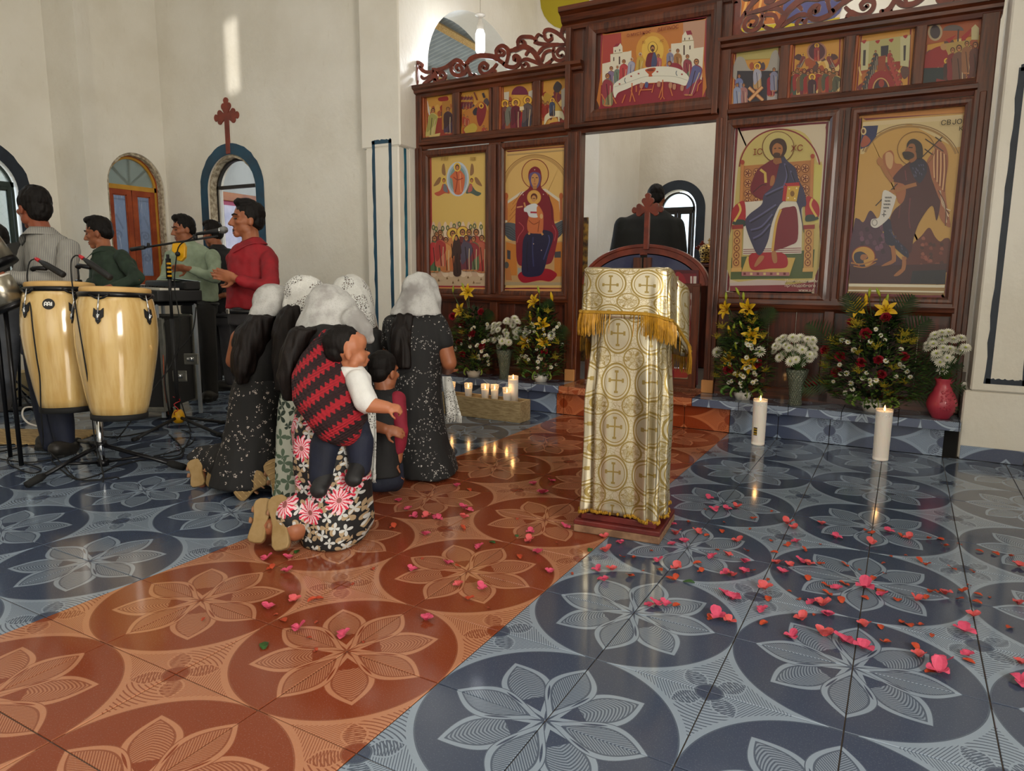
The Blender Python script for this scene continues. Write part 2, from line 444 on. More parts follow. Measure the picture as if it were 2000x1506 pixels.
def arch_band(mb, pts, w, P2, depth):
    """band of width w that follows pts, raised by depth; P2(s, z, t)"""
    k = len(pts); vs = []
    for i, q in enumerate(pts):
        a, b = pts[max(i-1, 0)], pts[min(i+1, k-1)]; tx, tz = b[0]-a[0], b[1]-a[1]; L = sqrt(tx*tx+tz*tz) or 1
        ww = w(i) if callable(w) else w
        for sg in (0, 1):
            for t in (0, depth): vs.append(P2(q[0]-tz/L*ww*sg, q[1]+tx/L*ww*sg, t))
    fs = []
    for i in range(k-1):
        a = 4*i; b = a+4
        fs += [(a+1, b+1, b+3, a+3), (a, a+2, b+2, b), (a, b, b+1, a+1), (a+2, a+3, b+3, b+2)]
    fs += [(0, 1, 3, 2), (4*k-4, 4*k-2, 4*k-1, 4*k-3)]
    mb.add(vs, fs)
YB = 3.85; XL = -6.18; XA = -6.75; ZT = 5.6
# back wall with the blue doorway
arch_wall('wall_back', 'plaster', lambda s, z, t: (s, YB+0.2*t, z), XL-0.2, -2.67, 0, ZT, [(-5.47, -4.70, 0, 2.02, 0.375)])
# left wall, two sections with a jog between them
arch_wall('wall_left', 'plaster', lambda s, z, t: (XL-0.28*t, s, z), 2.95, YB+0.02, 0, ZT, [(3.15, 3.82, 1.0, 2.06, 0.38)])
struct('wall_left.001', MB().box2((XA-0.2, 2.94, 0), (XL, 3.10, ZT)), 'plaster')
arch_wall('wall_left.002', 'plaster', lambda s, z, t: (XA-0.25*t, s, z), -5.2, 2.95, 0, ZT, [(0.2, 1.1, 3.2, 4.2, 0.45), (1.68, 2.55, 0.95, 1.95, 0.40)])
struct('wall_rear', MB().box2((XA-0.2, -5.2, 0), (4.7, -5.0, ZT)), 'plaster')
# right wall, with the gap that lets the low sun in
hit = ony(446, 112, YB); tt = (4.5-hit.x)/(-SUN_DIR.x); sl = hit-SUN_DIR*tt
mb = MB(); g0, g1, h0, h1 = sl.y-0.055, sl.y+0.055, sl.z-0.36, min(sl.z+0.36, ZT-0.02)
mb.box2((4.5, -5.2, 0), (4.62, g0, ZT)); mb.box2((4.5, g1, 0), (4.62, 4.1, ZT)); mb.box2((4.5, g0, 0), (4.62, g1, h0)); mb.box2((4.5, g0, h1), (4.62, g1, ZT))
struct('wall_right', mb, 'plaster')
struct('ceiling', MB().box2((XA-0.3, -5.2, ZT), (4.7, 9.2, ZT+0.1)), 'plaster')
# chancel arch: left pier, right wall, lintel
mb = MB().box2((-3.06, 3.69, 0), (-2.675, 4.12, 2.27)); mb.box2((-3.105, 3.69, 2.27), (-2.655, 4.12, ZT)); struct('wall_pier', mb, 'plaster', 0.012)
mb = MB().box2((1.755, 3.70, 0), (4.6, 4.12, 0.44)); mb.box2((1.785, 3.69, 0.44), (4.6, 4.12, ZT)); struct('wall_front', mb, 'plaster', 0.010)
struct('wall_lintel', MB().box2((-3.0, 3.75, 4.7), (2.0, 4.12, ZT)), 'plaster')
# sanctuary behind the screen
struct('floor_sanctuary', MB().box2((-2.7, 4.10, -0.05), (2.2, 9.0, 0.245)), 'grout')
arch_wall('wall_sanctuary_left', 'plaster', lambda s, z, t: (-2.75-0.34*t, s, z), 4.1, 6.5, 0, ZT, [(4.25, 6.12, 0.9, 3.10, 0.72)])
mb = MB().box2((-2.9, 6.5, 0), (-1.91, 6.75, ZT)); mb.box2((-1.91, 6.5, 3.35), (2.3, 6.75, ZT)); mb.box2((0.9, 6.5, 0), (2.3, 6.75, 3.35)); struct('wall_apse_arch', mb, 'plaster')
struct('wall_apse_left', MB().box2((-2.1, 6.75, 0), (-1.915, 8.2, ZT)), 'plaster')
arch_wall('wall_apse_back', 'plaster', lambda s, z, t: (s, 7.95+0.25*t, z), -2.1, 1.2, 0, ZT, [(-1.63, -1.115, 0.9, 2.02, 0.26)])
struct('wall_apse_right', MB().box2((0.95, 6.75, 0), (1.1, 8.2, ZT)), 'plaster')
struct('wall_sanctuary_right', MB().box2((2.2, 4.1, 0), (2.35, 6.6, ZT)), 'plaster')

struct('ground', MB().box2((-40, -30, -0.3), (40, 50, -0.2)), mat('earth', '8a7a62', 0.95, var=0.2, vscale=2))
# side room seen through the blue doorway
struct('wall_side_room', MB().box2((-7.6, 5.55, -0.1), (-6.2, 5.7, 4.2)), 'plaster_grey')
struct('wall_side_room.001', MB().box2((-7.75, 3.9, -0.1), (-7.6, 5.7, 4.2)), 'plaster_grey'); struct('ceiling_side_room', MB().box2((-7.75, 4.05, 4.2), (-5.6, 5.7, 4.3)), 'plaster_grey')
struct('floor_side_room', MB().box2((-7.6, 3.9, -0.1), (-3.2, 5.6, -0.005)), 'grout')
# side room roof seen through the sanctuary arch: zinc sheet on purlins
def zinc(u, v):
    x = -2.9-2.6*v; y = 4.12+6.0*u; return V((x, y, 4.75-0.62*v-0.10*u+0.016*sin(u*6.0*2*pi/0.095)))
rz_ = build('roof_side_room', MB().grid(zinc, 420, 2), 'zinc', smooth=True); rz_['kind'] = 'structure'
for v_ in (0.15, 0.5, 0.85):
    a = zinc(0.0, v_)-V((0, 0, 0.075)); b = zinc(1.0, v_)-V((0, 0, 0.075))
    bt = MB().tube([a, b], 0.055, 4); struct('beam_side_room', bt, 'wood_raw')

# steps: riser, nosing and tread tiles on a concrete bed
st = struct('trim_step', MB().box2((-2.675, 3.70, 0), (1.755, 4.12, 0.185)), 'grout')
ZS = 0.245
def seg(x0, x1, off, fn, nm):
    x = math.floor((x0-off)/T)*T+off; cuts = [x0]
    while x < x1:
        if x > x0+0.02: cuts.append(x)
        x += T
    cuts.append(x1)
    for a, b in zip(cuts, cuts[1:]):
        if b-a > 0.01: fn(a+0.002, b-0.002, nm)
def riser(a, b, nm):
    if a > 1.43: return                                              # the last riser is missing: a black panel stands in for the shade of the gap
    build('riser_tile', MB().box2((a, 3.688, 0.002), (b, 3.702, 0.183)), 'step_'+nm, st, bevel=0.0015)
def nos(a, b, nm): build('nosing_tile', MB().box2((a, 3.615, 0.186), (b, 3.629, ZS-0.003)), 'nosing_'+nm, st, bevel=0.0015)
def tread(a, b, nm): build('tread_tile', MB().box2((a, 3.617, 0.228), (b, 4.10, ZS)), 'tile_'+nm, st, bevel=0.0015)
for a, b, nm in ((-2.67, -1.07, 'blue'), (-1.07, 0.335, 'orange'), (0.335, 1.75, 'blue')): seg(a, b, 0.0, riser, nm)
for a, b, nm in ((-2.67, -1.02, 'blue'), (-1.02, 0.07, 'orange'), (0.07, 1.755, 'blue')): seg(a, b, 0.07, nos, nm); seg(a, b, 0.07, tread, nm)
build('step_core', MB().box2((-2.67, 3.63, 0.186), (1.75, 3.75, 0.228)), 'grout', st)
# skirting tiles
sk = struct('baseboard_front', MB().box2((1.79, 3.686, 0), (4.4, 3.70, 0.004)), 'grout')
x = 1.765
while x < 4.3: build('tile', MB().box2((x+0.002, 3.682, 0.002), (x+T-0.002, 3.694, 0.088)), 'step_blue', sk, bevel=0.0015); x += T
sk = struct('baseboard_back', MB().box2((-6.18, 3.846, 0), (-5.55, 3.852, 0.004)), 'grout')
for x in (-6.17, -5.84): build('tile', MB().box2((x, 3.838, 0.002), (x+0.325, 3.852, 0.085)), 'step_blue', sk, bevel=0.0015)

# painted lines on the piers and around the openings
random.seed(3)
def wob(w, a): return lambda i: w*(1+a*random.uniform(-1, 1))
def painted(name, rects, m, P2):
    mb = MB()
    for (a, b) in rects:
        n = 22; pts = [(a[0]+(b[0]-a[0])*i/n, a[1]+(b[1]-a[1])*i/n) for i in range(n+1)]
        arch_band(mb, pts, wob(0.034, 0.16), P2, 0.0015)
    o = build(name, mb, m); o['kind'] = 'structure'; return o
PF = lambda s, z, t: (s, 3.69-t, z)
painted('trim_1', [((-2.945, 0.5), (-2.945, 2.33)), ((-2.752, 0.5), (-2.752, 2.33)), ((-2.976, 2.30), (-2.752, 2.30))], 'paint_blue', PF)
mb = MB(); arch_band(mb, [(3.80, 0.5+1.76*i/20) for i in range(21)], wob(0.036, 0.15), lambda s, z, t: (-2.654+t, s, z) if z > 2.265 else (-2.674+t, s, z), 0.002); o = build('trim_2', mb, 'paint_teal'); o['kind'] = 'structure'
painted('trim_3', [((1.885, 0.49), (1.885, 2.34)), ((2.075, 0.49), (2.075, 2.34)), ((1.86, 0.49), (2.075, 0.49)), ((1.86, 2.32), (2.09, 2.32))], 'paint_navy', PF)
BK = lambda s, z, t: (s, YB-t, z)
mb = MB(); arch_band(mb, arch_line(-5.47, -4.70, 0.0, 2.02, 0.375), wob(0.118, 0.05), BK, 0.006); o = build('trim_4', mb, 'paint_blue'); o['kind'] = 'structure'
mb = MB(); arch_band(mb, arch_line(-1.63, -1.115, 0.9, 2.02, 0.26), 0.12, lambda s, z, t: (s, 7.95-t, z), 0.006); o = build('trim_5', mb, 'paint_navy'); o['kind'] = 'structure'
mb = MB(); arch_band(mb, arch_line(1.68, 2.55, 0.95, 1.95, 0.40), wob(0.125, 0.05), lambda s, z, t: (XA+t, s, z), 0.006); o = build('trim_6', mb, 'paint_navy'); o['kind'] = 'structure'
# rough unplastered reveals
for nm, hole, P2 in (('trim_7', (3.15, 3.82, 1.0, 2.06, 0.38), lambda s, z, t: (XL-0.02-t, s, z)), ('trim_8', (-5.47, -4.70, 0, 2.02, 0.375), lambda s, z, t: (s, YB+0.02+t, z))):
    mb = MB(); arch_band(mb, arch_line(*hole), lambda i: -0.022-0.012*random.random(), P2, 0.08); o = build(nm, mb, 'rubble'); o['kind'] = 'structure'

# doorway: iron frame, transom bar
d1 = struct('door_1', MB().box2((-5.45, YB+0.09, 2.055), (-4.72, YB+0.13, 2.09)), 'iron_dark')
mb = MB(); arch_band(mb, arch_line(-5.45, -4.72, 0, 2.02, 0.355), -0.03, lambda s, z, t: (s, YB+0.09+t, z), 0.04); build('frame', mb, 'iron_dark', d1)
build('jamb_strip', MB().box2((-5.42, YB+0.10, 0), (-5.395, YB+0.13, 2.055)), 'plaster_grey', d1)

# windows
m_, b_ = newmat('pane_frost', 0.35, 0, 0.5); b_.inputs['Transmission Weight'].default_value = 0.75
setcol(b_, mix(sstep(voro(scaled(coords('Object'), 1), 16, 'DISTANCE_TO_EDGE').outputs[0] and E(voro(scaled(coords('Object'), 1), 16, 'DISTANCE_TO_EDGE').outputs[0]), 0.0, 0.05), C('d9e6e6'), C('eef6f6')))
m_, b_ = newmat('pane_film', 0.22, 0, 0.5); b_.inputs['Transmission Weight'].default_value = 0.80
n_ = noise(scaled(coords('Object'), (1, 18, 2.2)), 5.0, 4.0); setcol(b_, mix(sstep(n_, 0.56, 0.72), C('a4b8dc'), C('e6ecf6')))
m_, b_ = newmat('pane_fan', 0.25, 0, 0.5); b_.inputs['Transmission Weight'].default_value = 0.6; setcol(b_, C('a9b8b4'))
def window(nm, hole, P2, zt, frame, leaf, pane, fanpane, fan=None, leaves=2, fw=0.03, lw=0.055):
    a, b, z0, spr, rise = hole
    mb = MB(); arch_band(mb, arch_line(a+0.03, b-0.03, z0+0.02, spr, rise-0.03), -fw, P2, 0.05)
    mb2 = MB()
    def bar(mbx, s0, s1, q0, q1, t0=0.0, t1=0.05):
        vs = [P2(s, z, t) for s in (s0, s1) for z in (q0, q1) for t in (t0, t1)]
        mbx.add(vs, [(0, 1, 3, 2), (4, 6, 7, 5), (0, 4, 5, 1), (2, 3, 7, 6), (0, 2, 6, 4), (1, 5, 7, 3)])
    w = struct(nm, mb, frame)
    tb = MB(); bar(tb, a+0.03, b-0.03, zt-0.025, zt+0.025); build('transom_bar', tb, frame, w)
    sb = MB(); bar(sb, a+0.03, b-0.03, z0, z0+0.03); build('sill_bar', sb, leaf, w)
    c = (a+b)/2
    edges = [(a+0.06, c-0.004), (c+0.004, b-0.06)] if leaves == 2 else [(a+0.06, b-0.06)]
    for (s0, s1) in edges:
        lf = MB(); zb = z0+0.03; ze = zt-0.025
        bar(lf, s0, s0+lw, zb, ze, 0.005, 0.04); bar(lf, s1-lw, s1, zb, ze, 0.005, 0.04); bar(lf, s0, s1, zb, zb+lw, 0.006, 0.039); bar(lf, s0, s1, ze-lw, ze, 0.006, 0.039)
        l = build('casement', lf, leaf, w)
        mo = MB(); i = lw
        for (q0, q1, e0, e1) in ((s0+i, s0+i+0.012, zb+i, ze-i), (s1-i-0.012, s1-i, zb+i, ze-i), (s0+i, s1-i, zb+i, zb+i+0.012), (s0+i, s1-i, ze-i-0.012, ze-i)): bar(mo, q0, q1, e0, e1, 0.012, 0.03)
        build('glazing_bead', mo, leaf, l)
        g = MB(); bar(g, s0+lw-0.005, s1-lw+0.005, zb+lw-0.005, ze-lw+0.005, 0.02, 0.025); build('pane', g, pane, l)
    pts = [(a+0.05, zt+0.02)]+[q for q in arch_line(a+0.05, b-0.05, zt, spr, rise-0.05) if q[1] > zt+0.02]+[(b-0.05, zt+0.02)]
    k = len(pts); g = MB().add([P2(s, z, t) for t in (0.02, 0.026) for s, z in pts], [tuple(range(k))[::-1], tuple(range(k, 2*k))]+[(i, (i+1) % k, k+(i+1) % k, k+i) for i in range(k)])
    build('fanlight_pane', g, fanpane, w)
    if fan:
        for ang in fan:
            e = (c+cos(ang)*(b-a)*0.42, zt+0.04+sin(ang)*(rise+spr-zt-0.05)); s_ = (c, zt+0.03); L = sqrt((e[0]-s_[0])**2+(e[1]-s_[1])**2); nx, nz = -(e[1]-s_[1])/L*0.014, (e[0]-s_[0])/L*0.014
            pl = [(s_[0]+nx, s_[1]+nz), (e[0]+nx, e[1]+nz), (e[0]-nx, e[1]-nz), (s_[0]-nx, s_[1]-nz)]
            fb2 = MB().add([P2(s, z, t) for t in (0.03, 0.045) for s, z in pl], [(0, 1, 2, 3), (7, 6, 5, 4)]+[(i, (i+1) % 4, 4+(i+1) % 4, 4+i) for i in range(4)]); build('fan_bar', fb2, 'iron_green', w)
    return w, c
w1, c1 = window('window_1', (3.15, 3.82, 1.0, 2.06, 0.38), lambda s, z, t: (XL-0.10-t, s, z), 2.07, 'ochre_frame', 'orange_frame', 'pane_film', 'pane_fan', fan=(rad(38), rad(90), rad(142)))
jb = MB(); arch_band(jb, arch_line(3.15, 3.82, 1.0, 2.06, 0.38), -0.035, lambda s, z, t: (XL-0.09-t, s, z), 0.07); build('outer_frame', jb, 'orange_frame', w1)
window('window_2', (1.68, 2.55, 0.95, 1.95, 0.40), lambda s, z, t: (XA-0.02-t, s, z), 2.02, 'iron_green', 'iron_green', 'pane_frost', 'pane_frost', fw=0.022, lw=0.03)
window('window_3', (-1.63, -1.115, 0.9, 2.02, 0.26), lambda s, z, t: (s, 7.98+t, z), 2.03, 'iron_dark', 'iron_dark', 'pane_frost', 'pane_frost', fw=0.02, lw=0.03)
# iron scroll grille outside the orange window and the yard wall behind it
def spiral(c, r0, r1, a0, turns, n=26, s=1): return [(c[0]+(r0+(r1-r0)*i/n)*cos(a0+s*2*pi*turns*i/n), c[1]+(r0+(r1-r0)*i/n)*sin(a0+s*2*pi*turns*i/n)) for i in range(n+1)]
gr = MB(); G3 = lambda q: V((XL-0.24, q[0], q[1]))
for cy in (3.32, 3.65):
    for zz in (1.30, 1.55):
        for sg in (1, -1):
            gr.tube([G3(q) for q in spiral((cy+sg*0.055, zz), 0.008, 0.062, 0, 1.6, s=sg)], 0.005, 5)
    gr.tube([G3((cy, 1.05)), G3((cy, 2.0))], 0.005, 5)
    gr.tube([G3(q) for q in [(cy-0.12, 1.62), (cy-0.05, 1.78), (cy, 1.70), (cy+0.05, 1.78), (cy+0.12, 1.62)]], 0.005, 5)
for zz in (1.06, 1.95): gr.tube([G3((3.16, zz)), G3((3.81, zz))], 0.006, 5)
tag(build('window_grille', gr, 'iron_dark'), 'black wrought iron scroll grille outside the orange casement window', 'grille')
struct('wall_yard', MB().box2((-8.6, 2.2, 0), (-8.45, 4.6, 2.6)), 'plaster_grey')

# ------------------------------------------------------------------ the icon screen
def woodmat(nm, ax, a='663015', b='35150a', rough=0.38):
    m, bs = newmat(nm, rough, 0, 0.5, 0.25)
    st = {'x': (1.2, 14, 14), 'z': (14, 14, 1.2), 'y': (14, 1.2, 14)}[ax]
    n = noise(scaled(coords('World'), st), 3.0, 5.0); n2 = noise(coords('World'), 1.7, 2.0)
    c = mix(sstep(n, 0.30, 0.72), C(a), C(b)); c = mix(sstep(n2, 0.55, 0.75)*0.35, c, C('7a3a1b')); setcol(bs, c)
    bump(bs, n, 0.25, 0.004)
woodmat('wood_v', 'z'); woodmat('wood_h', 'x'); woodmat('wood_panel', 'z', '58230f', '331409', 0.42); woodmat('wood_edge', 'z', 'a5552a', '6f2a14', 0.45)
mat('varnished_red', '7a2f1c', 0.32, col2='5a1f14', vscale=10, coat=0.4); mat('edge_pale', 'c58a52', 0.6)
m_, b_ = newmat('print', 0.34, 0, 0.5, 0.15); n_ = E.nt.nodes.new('ShaderNodeVertexColor'); n_.layer_name = 'Col'; setcol(b_, E(n_.outputs[0]))
YI = 3.95
def ix(x, y=230): return ony(x, y, YI).x
def iz(x, y): return ony(x, y, YI).z
ico = thing('iconostasis', 'dark red varnished wooden icon screen with printed icons across the sanctuary arch', 'screen', (-0.45, 3.95, 0.245))
def vb(nm, x0, x1, z0, z1, y0, y1, m='wood_v', bev=0.006): return build(nm, MB().box2((x0, y0, z0), (x1, y1, z1)), m, ico, bevel=bev, seg=2)
# posts
for (x0, x1, z1, nm) in ((-2.690, -2.595, 2.74, 0), (-1.125, -1.005, 2.30, 0), (0.068, 0.150, 3.12, 0), (1.655, 1.752, 2.74, 0)):
    vb('post', x0, x1, ZS, z1, 3.925, 4.02)
    vb('post_bead', x0+0.03, x1-0.03, ZS+0.1, min(z1, 2.28), 3.912, 3.93)
vb('post', -1.125, -1.005, 2.30, 3.12, 3.93, 4.02)
for x0, x1 in ((-1.885, -1.765), (0.885, 0.965)):
    vb('mullion', x0, x1, 0.96, 2.27, 3.94, 4.0); vb('mullion_bead', x0+0.035, x1-0.035, 0.97, 2.25, 3.915, 3.945)
vb('mullion', -1.87, -1.79, ZS, 0.9, 3.93, 4.0); vb('mullion', 0.89, 0.96, ZS, 0.9, 3.93, 4.0)
# rails: cornice, ledge, mid rail, sill, base
def moulding(nm, x0, x1, prof, m='wood_h'):
    """profile of (y, z) carried along x"""
    k = len(prof); mb = MB().add([(x, y, z) for x in (x0, x1) for y, z in prof], [tuple(range(k)), tuple(range(k, 2*k))[::-1]]+[(i, (i+1) % k, k+(i+1) % k, k+i) for i in range(k)])
    return build(nm, mb, m, ico)
for x0, x1 in ((-2.70, -1.0), (0.065, 1.76)):
    moulding('cornice', x0, x1, [(4.02, 2.72), (3.935, 2.72), (3.925, 2.745), (3.90, 2.755), (3.895, 2.775), (3.87, 2.79), (3.865, 2.815), (4.02, 2.83)])
    moulding('middle_rail', x0+0.09, x1-0.09, [(4.01, 2.265), (3.94, 2.265), (3.93, 2.29), (3.905, 2.30), (3.90, 2.325), (3.925, 2.335), (3.94, 2.37), (4.01, 2.37)])
    moulding('sill_rail', x0+0.09, x1-0.09, [(4.01, 0.885), (3.935, 0.885), (3.925, 0.905), (3.91, 0.91), (3.905, 0.93), (3.925, 0.94), (3.93, 0.985), (4.01, 0.985)])
    moulding('base_rail', x0+0.09, x1-0.09, [(4.01, ZS), (3.93, ZS), (3.93, ZS+0.07), (3.945, ZS+0.085), (4.01, ZS+0.085)])
# lower panels of upright boards
for x0, x1 in ((-2.595, -1.87), (-1.79, -1.125), (0.15, 0.89), (0.96, 1.655)):
    n = 4
    for i in range(n):
        a = x0+(x1-x0)*i/n; build('board', MB().box2((a+0.002, 3.965+0.003*(i % 2), ZS+0.08), (x0+(x1-x0)*(i+1)/n-0.002, 3.99, 0.89)), 'wood_panel', ico, bevel=0.003)
# backing above the small icons
for x0, x1 in ((-2.6, -1.0), (0.07, 1.66)): vb('back_board', x0, x1, 2.36, 2.73, 3.985, 4.005, 'wood_panel')
def frame_ring(nm, x0, x1, z0, z1, w, y0, y1, m='wood_v', par=None, slope=0.012):
    """mitred picture frame with an inner slope"""
    o = [(x0, z0), (x1, z0), (x1, z1), (x0, z1)]; q = [(x0+w, z0+w), (x1-w, z0+w), (x1-w, z1-w), (x0+w, z1-w)]; s = 0.35
    r1 = [(a+(c-a)*s, b+(d-b)*s) for (a, b), (c, d) in zip(o, q)]; r2 = [(a+(c-a)*0.7, b+(d-b)*0.7) for (a, b), (c, d) in zip(o, q)]
    vs = [(a, y1, b) for a, b in o]+[(a, y0+0.006, b) for a, b in o]+[(a, y0, b) for a, b in r1]+[(a, y0+0.002, b) for a, b in r2]+[(a, y0+slope, b) for a, b in q]+[(a, y1, b) for a, b in q]
    fs = []
    for L in range(5):
        for i in range(4): j = (i+1) % 4; fs.append((L*4+i, L*4+j, L*4+4+j, L*4+4+i))
    for i in range(4): j = (i+1) % 4; fs.append((20+i, 20+j, j, i))
    return build(nm, MB().add(vs, fs), m, par or ico)

class Pr:
    """flat print: coloured outlines laid a hair apart; points are read in a zoomed crop and carried onto the panel's plane"""
    def __init__(s, ox, oy, sc, Y): s.ox, s.oy, s.sc, s.Y = ox, oy, sc, Y; s.mb = MB(); s.L = 0
    def w(s, p): q = ony(s.ox+p[0]*s.sc, s.oy+p[1]*s.sc, s.Y); return (q.x, s.Y-0.00005*s.L, q.z)
    def poly(s, pts, c):
        s.L += 1; s.mb.cur = C(c); vs = [s.w(p) for p in pts]; a = sum(vs[i][0]*vs[(i+1) % len(vs)][2]-vs[(i+1) % len(vs)][0]*vs[i][2] for i in range(len(vs)))
        if a < 0: vs = vs[::-1]
        s.mb.add(vs, [tuple(range(len(vs)))]); return s
    def sm(s, pts, c, n=5):                                          # smooth closed outline
        k = len(pts); out = []
        for i in range(k):
            p0, p1, p2, p3 = pts[i-1], pts[i], pts[(i+1) % k], pts[(i+2) % k]
            for j in range(n):
                t = j/n; out.append(tuple(0.5*((2*p1[a])+(p2[a]-p0[a])*t+(2*p0[a]-5*p1[a]+4*p2[a]-p3[a])*t*t+(3*p1[a]-p0[a]-3*p2[a]+p3[a])*t**3) for a in (0, 1)))
        return s.poly(out, c)
    def ell(s, cx, cy, rx, ry, c, a0=0, a1=2*pi, n=22): return s.poly([(cx+rx*cos(a0+(a1-a0)*i/n), cy+ry*sin(a0+(a1-a0)*i/n)) for i in range(n if a1-a0 > 6.2 else n+1)], c)
    def line(s, pts, wd, c, smooth=True):
        if smooth and len(pts) > 2: pts = [(q.x, q.y) for q in bez([(a, b, 0) for a, b in pts], 5)]
        s.L += 1; s.mb.cur = C(c)
        k = len(pts); vs = []
        for i, q in enumerate(pts):
            a = pts[max(i-1, 0)]; b = pts[min(i+1, k-1)]; tx, ty = b[0]-a[0], b[1]-a[1]; L = sqrt(tx*tx+ty*ty) or 1
            vs += [s.w((q[0]-ty/L*wd, q[1]+tx/L*wd)), s.w((q[0]+ty/L*wd, q[1]-tx/L*wd))]
        s.mb.add(vs, [(2*i, 2*i+1, 2*i+3, 2*i+2) for i in range(k-1)]); return s
    def ring(s, cx, cy, rx, ry, wd, c, a0=0, a1=2*pi): return s.line([(cx+rx*cos(a0+(a1-a0)*i/28), cy+ry*sin(a0+(a1-a0)*i/28)) for i in range(29)], wd, c, False)
    def saint(s, cx, cy, h, robe, cloak, hair='4a2a18', halo='d8a83a', lean=0.0, skin='b0754a', foot=True):
        """small standing figure, head centre at (cx, cy), h from crown to foot"""
        r = h*0.085; b = cy+h*0.9; L = lean*h
        if halo: s.ell(cx, cy, r*1.75, r*1.75, halo); s.ring(cx, cy, r*1.75, r*1.75, r*0.10, '7a3a1a')
        s.sm([(cx-r*0.7, cy+r*1.2), (cx+r*0.7, cy+r*1.2), (cx+r*1.9, cy+h*0.22), (cx+r*1.8-L*.3, cy+h*0.5), (cx+r*1.7-L, b), (cx-r*1.7-L, b), (cx-r*1.8-L*.3, cy+h*0.5), (cx-r*1.9, cy+h*0.22)], robe)
        s.sm([(cx-r*0.9, cy+r*1.3), (cx+r*1.6, cy+h*0.2), (cx+r*1.9-L*.4, cy+h*0.45), (cx+r*0.2-L*.5, cy+h*0.6), (cx-r*1.5-L*.7, cy+h*0.75), (cx-r*2.0, cy+h*0.35)], cloak)
        s.line([(cx-r*0.4, cy+h*0.25), (cx-r*0.1-L*.4, cy+h*0.5), (cx+r*0.3-L, b)], r*0.12, '2a1512'); s.line([(cx+r*1.0, cy+h*0.3), (cx+r*0.9-L*.5, cy+h*0.6), (cx+r*1.0-L, b)], r*0.12, 'c9b48f')
        s.ell(cx, cy, r*0.85, r, hair); s.ell(cx, cy+r*0.15, r*0.55, r*0.78, skin); s.line([(cx-r*.35, cy), (cx+r*.35, cy)], r*.12, '2a1810')
        if foot: s.ell(cx-L-r*0.7, b+r*0.2, r*0.7, r*0.3, skin); s.ell(cx-L+r*0.7, b+r*0.25, r*0.7, r*0.3, skin)
        return s
    def done(s, nm, label, par=ico): o = build(nm, s.mb, 'print', par, fix=False); o['label'] = label; return o
def backing(x0, x1, z0, z1, Y, nm='icon_board', m='edge_pale'): return build(nm, MB().box2((x0, Y+0.001, z0), (x1, Y+0.012, z1)), m, ico)

# --- first large icon (ascension): two tiers of figures on a gold ground
YP = 3.968
p = Pr(830, 290, 130/699, YP)
p.poly([(55, 78), (645, 35), (648, 1460), (62, 1455)], '9c3038'); p.poly([(68, 90), (638, 42), (636, 1445), (80, 1440)], 'd0ae60')
p.poly([(80, 1290), (636, 1290), (636, 1445), (80, 1440)], 'bfa487')
for i in range(9): x = 90+i*62; p.sm([(x-40, 1300), (x-30, 900), (x-5, 770), (x+25, 860), (x+45, 1300)], ['cfb49a', 'bf9f86', 'd8c0a6'][i % 3])
p.ell(345, 322, 118, 182, 'b9c3cf'); p.ell(345, 322, 100, 158, '93a7b4'); p.ell(345, 322, 82, 135, '76908c')
p.sm([(345, 215), (400, 260), (420, 320), (390, 470), (310, 470), (290, 330), (262, 300), (300, 255)], 'c4623a'); p.line([(330, 240), (340, 330), (320, 460)], 5, '8a3420'); p.line([(370, 260), (370, 350), (380, 460)], 4, 'e09a68'); p.line([(300, 300), (345, 330), (400, 310)], 5, '8a3420')
p.ell(340, 195, 38, 48, 'd9b24a'); p.ell(340, 198, 22, 32, '53301c'); p.ell(340, 204, 14, 22, 'b87848')
for sx, cx, col in ((1, 200, 'b4503a'), (-1, 492, '4a5a52')):
    p.sm([(cx-sx*110, 395), (cx-sx*60, 310), (cx-sx*30, 310), (cx-sx*50, 370)], '8a6440'); p.sm([(cx-sx*20, 260), (cx-sx*18, 180), (cx+sx*5, 165), (cx+sx*18, 280)], '8a6440')
    p.sm([(cx-10, 370), (cx+sx*30, 390), (cx+sx*60, 470), (cx+sx*10, 470), (cx-sx*60, 500), (cx-sx*100, 470), (cx-sx*40, 440)], col); p.sm([(cx, 370), (cx+sx*25, 390), (cx+sx*40, 460), (cx-sx*5, 440)], '6a6a74' if sx == 1 else 'b05a50')
    p.ell(cx, 335, 30, 36, 'dab64c'); p.ell(cx, 335, 17, 25, '5a3420'); p.ell(cx, 340, 11, 18, 'b87848')
for i, (x, y) in enumerate([(90, 830), (118, 845), (188, 840), (240, 835), (308, 815), (362, 795), (482, 825), (522, 815), (592, 825)]):
    p.line([(x, y+25), (x+8, 920)], 3, '5a5a30'); p.ell(x, y, 18, 28, '4c5e3a'); p.ell(x, y, 8, 15, 'c0a678')
for (x, y, h, a, b_, hl) in [(125, 900, 330, '8a3c34', '566a52', 0), (162, 880, 330, 'a85a40', '7a3a3a', 0), (295, 895, 420, 'b8623a', 'c07a48', 1), (398, 880, 420, 'b9b3a4', '6b2c30', 1), (466, 880, 400, '5b3f4a', '3c3c50', 0), (542, 880, 430, '9a3a34', 'a8483c', 0), (600, 940, 390, 'a03a36', 'b05a44', 0), (105, 945, 380, '4e6b48', 'b33438', 0), (225, 960, 360, 'b46a3c', 'c88a50', 0), (168, 930, 340, 'b85a48', 'a03030', 0), (515, 950, 360, '5c6a4c', '8a3038', 0), (440, 940, 370, '6b3440', '4e4658', 0)]: p.saint(x, y, h, a, b_, halo='d9b24a' if hl else None)
